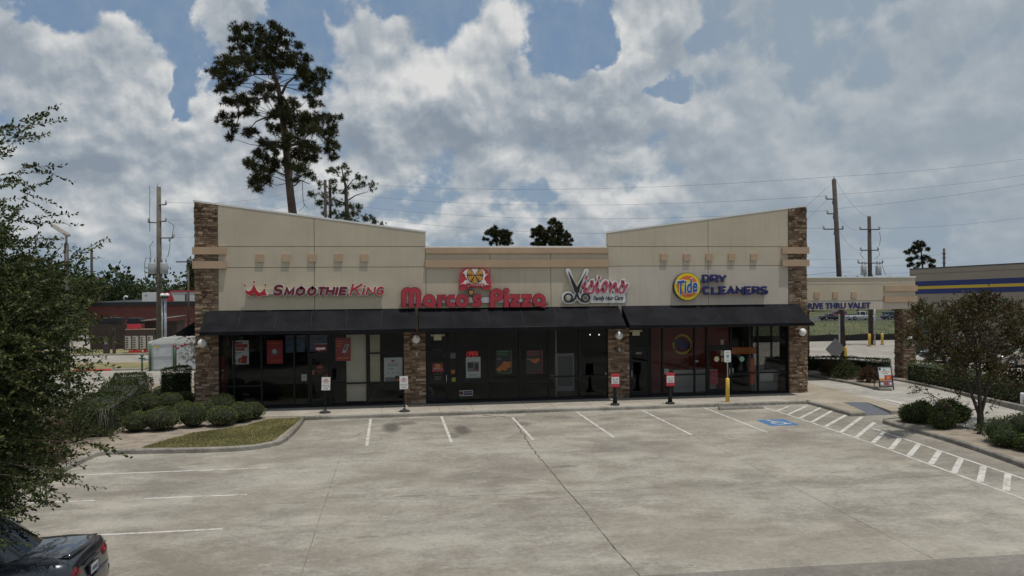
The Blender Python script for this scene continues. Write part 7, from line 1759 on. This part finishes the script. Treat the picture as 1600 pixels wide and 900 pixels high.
# ------------------------------------------------------------------ left background
bb = thing('brick_building', 'low dark red brick building with a black roof edge behind the power pole', 'building', (-26, 88, 0))
m = MB(); m.box(-31.2, -12, 88, 104, 0, 3.45, brick_red); m.build('wall', bb); m = MB(); m.box(-31.2, -12, 87.98, 87.999, 1.75, 1.95, P('brick band', (.13, .04, .036), .85)); m.build('brick_band', bb)
m = MB(); m.box(-31.4, -11.8, 87.8, 104.2, 3.45, 3.85, roof_black); m.build('roof_edge', bb)
for x in (-28.5, -19.4, -15.5): m = MB(); m.box(x-.7, x+.7, 87.95, 87.985, .05, 2.1, black_metal); f = m.build('window_frame', bb); m = MB(); m.box(x-.6, x+.6, 87.93, 87.949, .15, 2.0, car_glass); m.build('window_pane', f)
def roofbox(nm, px0, px1, py0, py1, Y, mat, label, extra=None):
    a, b = at(px0, py1, Y), at(px1, py0, Y); t_ = thing(nm, label, 'roof unit', ((a.x+b.x)/2, Y, 3.85)); m = MB(); m.box(a.x, b.x, Y, Y+2, 3.851, b.z, mat); o = m.build('housing', t_)
    m = MB(); m.box(a.x+.2*(b.x-a.x), a.x+.35*(b.x-a.x), Y-.02, Y-.001, b.z-.35, b.z-.2, grey_paint) if not extra else m.box(a.x+.55*(b.x-a.x), a.x+.62*(b.x-a.x), Y-.03, Y-.001, 3.9, b.z-.2, dark_grey); m.build('vent', t_)
    if extra:
        m = MB(); m.box(a.x-.05, b.x+.05, Y-.05, Y+2.05, b.z+.001, b.z+.14, red_sign); m.build('red_edge', t_); m = MB(); m.prism([(a.x-.7, 3.86), (a.x+.35, 3.86), (a.x+.35, 4.2), (a.x+.0, b.z-.03), (a.x-.7, b.z-.03)], Y-.06, Y-.031, red_sign); m.build('red_panel', t_)
roofbox('roof_unit', 222, 245, 457, 472, 90, white_paint, 'white roof unit on the brick building left of the power pole'); roofbox('roof_unit', 266, 308, 456, 472, 90, P('cream panel', (.6, .6, .56), .6), 'cream roof unit with a red edge on the brick building', True)
p = at(194, 470, 90); t_ = thing('vent_pipe', 'small white gooseneck vent pipe on the brick building roof', 'vent pipe', (p.x, 90, 3.85)); m = MB(); m.tube([(p.x, 90, 3.85), (p.x, 90, 4.3), (p.x+.1, 90, 4.42), (p.x+.3, 90, 4.4), (p.x+.32, 90, 4.25)], .10, white_paint, 8); m.build('pipe', t_)
# timber enclosure
we = thing('timber_enclosure', 'dark brown timber enclosure with a sloping lid before the brick building', 'enclosure', (-22.8, 72, .1))
m = MB(); m.box(-25.4, -21.4, 72, 72.1, .1, 2.2, wood_brown); m.box(-25.4, -25.3, 72.1, 75.5, .1, 2.2, wood_brown); m.box(-21.4, -18.7, 73.4, 73.5, .1, 2.4, wood_brown); m.box(-18.8, -18.7, 73.5, 76, .1, 2.4, wood_brown)
for k in range(26): m.box(-25.38+k*.153, -25.38+k*.153+.012, 71.99, 71.999, .12, 2.18, black_metal)
m.build('fence', we)
m = MB(); m.hexa([(-22.0, 73, 2.35), (-18.6, 73, 2.75), (-18.6, 76, 2.75), (-22.0, 76, 2.35), (-22.0, 73, 2.43), (-18.6, 73, 2.83), (-18.6, 76, 2.83), (-22.0, 76, 2.43)], P('enclosure roof', (.3, .29, .27), .7)); m.build('roof', we)
m = MB(); m.box(-25.0, -23.3, 72.6, 74.4, 2.2, 2.75, roof_black); m.box(-22.6, -21.6, 72.6, 74, 2.2, 2.7, roof_black); m.build('bin_lid', we)
# drive-in menu board and speaker posts
mb_ = thing('menu_board', 'wide drive in menu board with four cream panels and a red base', 'menu board', (-20.1, 67.5, .1))
m = MB(); m.box(-21.3, -18.95, 67.5, 67.8, .35, 1.55, P('menu frame', (.085, .055, .045), .7)); m.box(-21.1, -19.0, 67.45, 67.85, 1.56, 1.95, MATS['menu frame']); m.box(-21.15, -18.9, 67.4, 67.9, 1.951, 2.02, P('menu cap', (.28, .21, .16), .7)); m.box(-20.6, -20.4, 67.6, 67.7, .1, .35, black_metal); m.box(-19.8, -19.6, 67.6, 67.7, .1, .35, black_metal); fr = m.build('frame', mb_)
for k in range(4):
    x = -21.2+k*.56; m = MB(); m.box(x+.03, x+.47, 67.47, 67.499, .42, 1.48, P('menu sheet', (.46, .43, .37), .6) if 'menu sheet' not in MATS else MATS['menu sheet'])
    for j in range(5): m.box(x+.08, x+.26, 67.46, 67.469, .55+j*.18, .63+j*.18, poster_black)
    m.build('menu_panel', mb_)
m = MB(); m.box(-20.9, -19.9, 67.42, 67.449, .10, .33, red_sign); m.box(-19.7, -18.9, 67.42, 67.449, .14, .33, red_sign); m.build('red_base', mb_)
m = MB(); p0 = at(205, 512, 67.6); m.box(p0.x-.3, p0.x+.75, 67.55, 67.7, 2.03, 2.42, red_sign); m.build('header_panel', mb_)
for px, h_, w_, lab in ((165.5, 1.15, .42, 'squat dark order speaker box left of the menu board'), (177.5, 2.05, .16, 'slim dark post left of the menu board')):
    p = gnd(px, 553, .1); t_ = thing('order_post', lab, 'order post', (p.x, p.y, .1)); m = MB(); m.box(p.x-w_/2, p.x+w_/2, p.y, p.y+.3, .1, h_+.1, P('post brown', (.05, .04, .035), .7) if 'post brown' not in MATS else MATS['post brown']); m.build('post', t_)
    m = MB(); m.box(p.x-w_*.3, p.x+w_*.3, p.y-.02, p.y-.001, h_*.75, h_*.92, poster_grey if w_ > .3 else black_metal); m.build('speaker', t_)
# dumpster enclosure
de = thing('dumpster_enclosure', 'pale block dumpster enclosure with two grey metal gates and green hinge posts', 'enclosure', (-14, 53.6, 0))
m = MB(); m.box(-15.45, -15.2, 53.7, 57.6, 0, 1.85, conc_wall); m.box(-10.8, -10.55, 53.7, 57.6, 0, 2.05, conc_wall); m.prism([(-15.45, 0), (-10.55, 0), (-10.55, 2.05), (-12.8, 2.15), (-14.6, 2.12), (-15.45, 1.88)], 57.6, 57.85, conc_wall); m.prism([(-15.45, 1.62), (-10.55, 1.62), (-10.55, 2.1), (-12.8, 2.16), (-14.6, 2.14), (-15.45, 1.88)], 53.75, 54.0, conc_wall); m.build('wall', de)
gm = P('gate metal', (.50, .53, .54), .45, .3, ns=1.2, na=.14)
for x0, x1 in ((-15.12, -13.98), (-13.62, -11.3)):
    m = MB(); m.box(x0, x1, 53.60, 53.66, .08, 1.72, gm); g_ = m.build('gate', de); m = MB()
    for zz in (.1, .9, 1.68): m.box(x0, x1, 53.575, 53.599, zz-.03, zz+.03, grey_paint)
    m.build('gate_rail', g_)
gp = P('hinge green', (.045, .11, .065), .5)
for x in (-15.3, -13.8, -10.9): m = MB(); m.tube([(x, 53.55, 0), (x, 53.55, 1.75)], .09, gp, 8); m.build('hinge_post', de)
m = MB(); m.box(-13.92, -13.68, 53.52, 53.56, 0.1, 1.7, gp); m.build('gate_bar', de); m = MB(); m.box(-15.0, -14.75, 53.57, 53.599, 1.5, 1.62, P('warning yellow', (.5, .42, .1), .6)); m.build('warning_plate', de)
t_ = thing('fire_hydrant', 'small dark green standpipe at the left of the dumpster enclosure', 'standpipe', (-15.75, 53.4, 0)); m = MB(); m.tube([(-15.75, 53.4, 0), (-15.75, 53.4, 1.0)], .06, gp, 8); m.tube([(-15.95, 53.4, .85), (-15.55, 53.4, .85)], .045, gp, 6); m.build('pipe', t_); m = MB(); m.lathe([(.10, 0), (.12, .05), (.04, .12)], (-15.75, 53.4, 1.0), gp, 10); m.build('cap', t_)
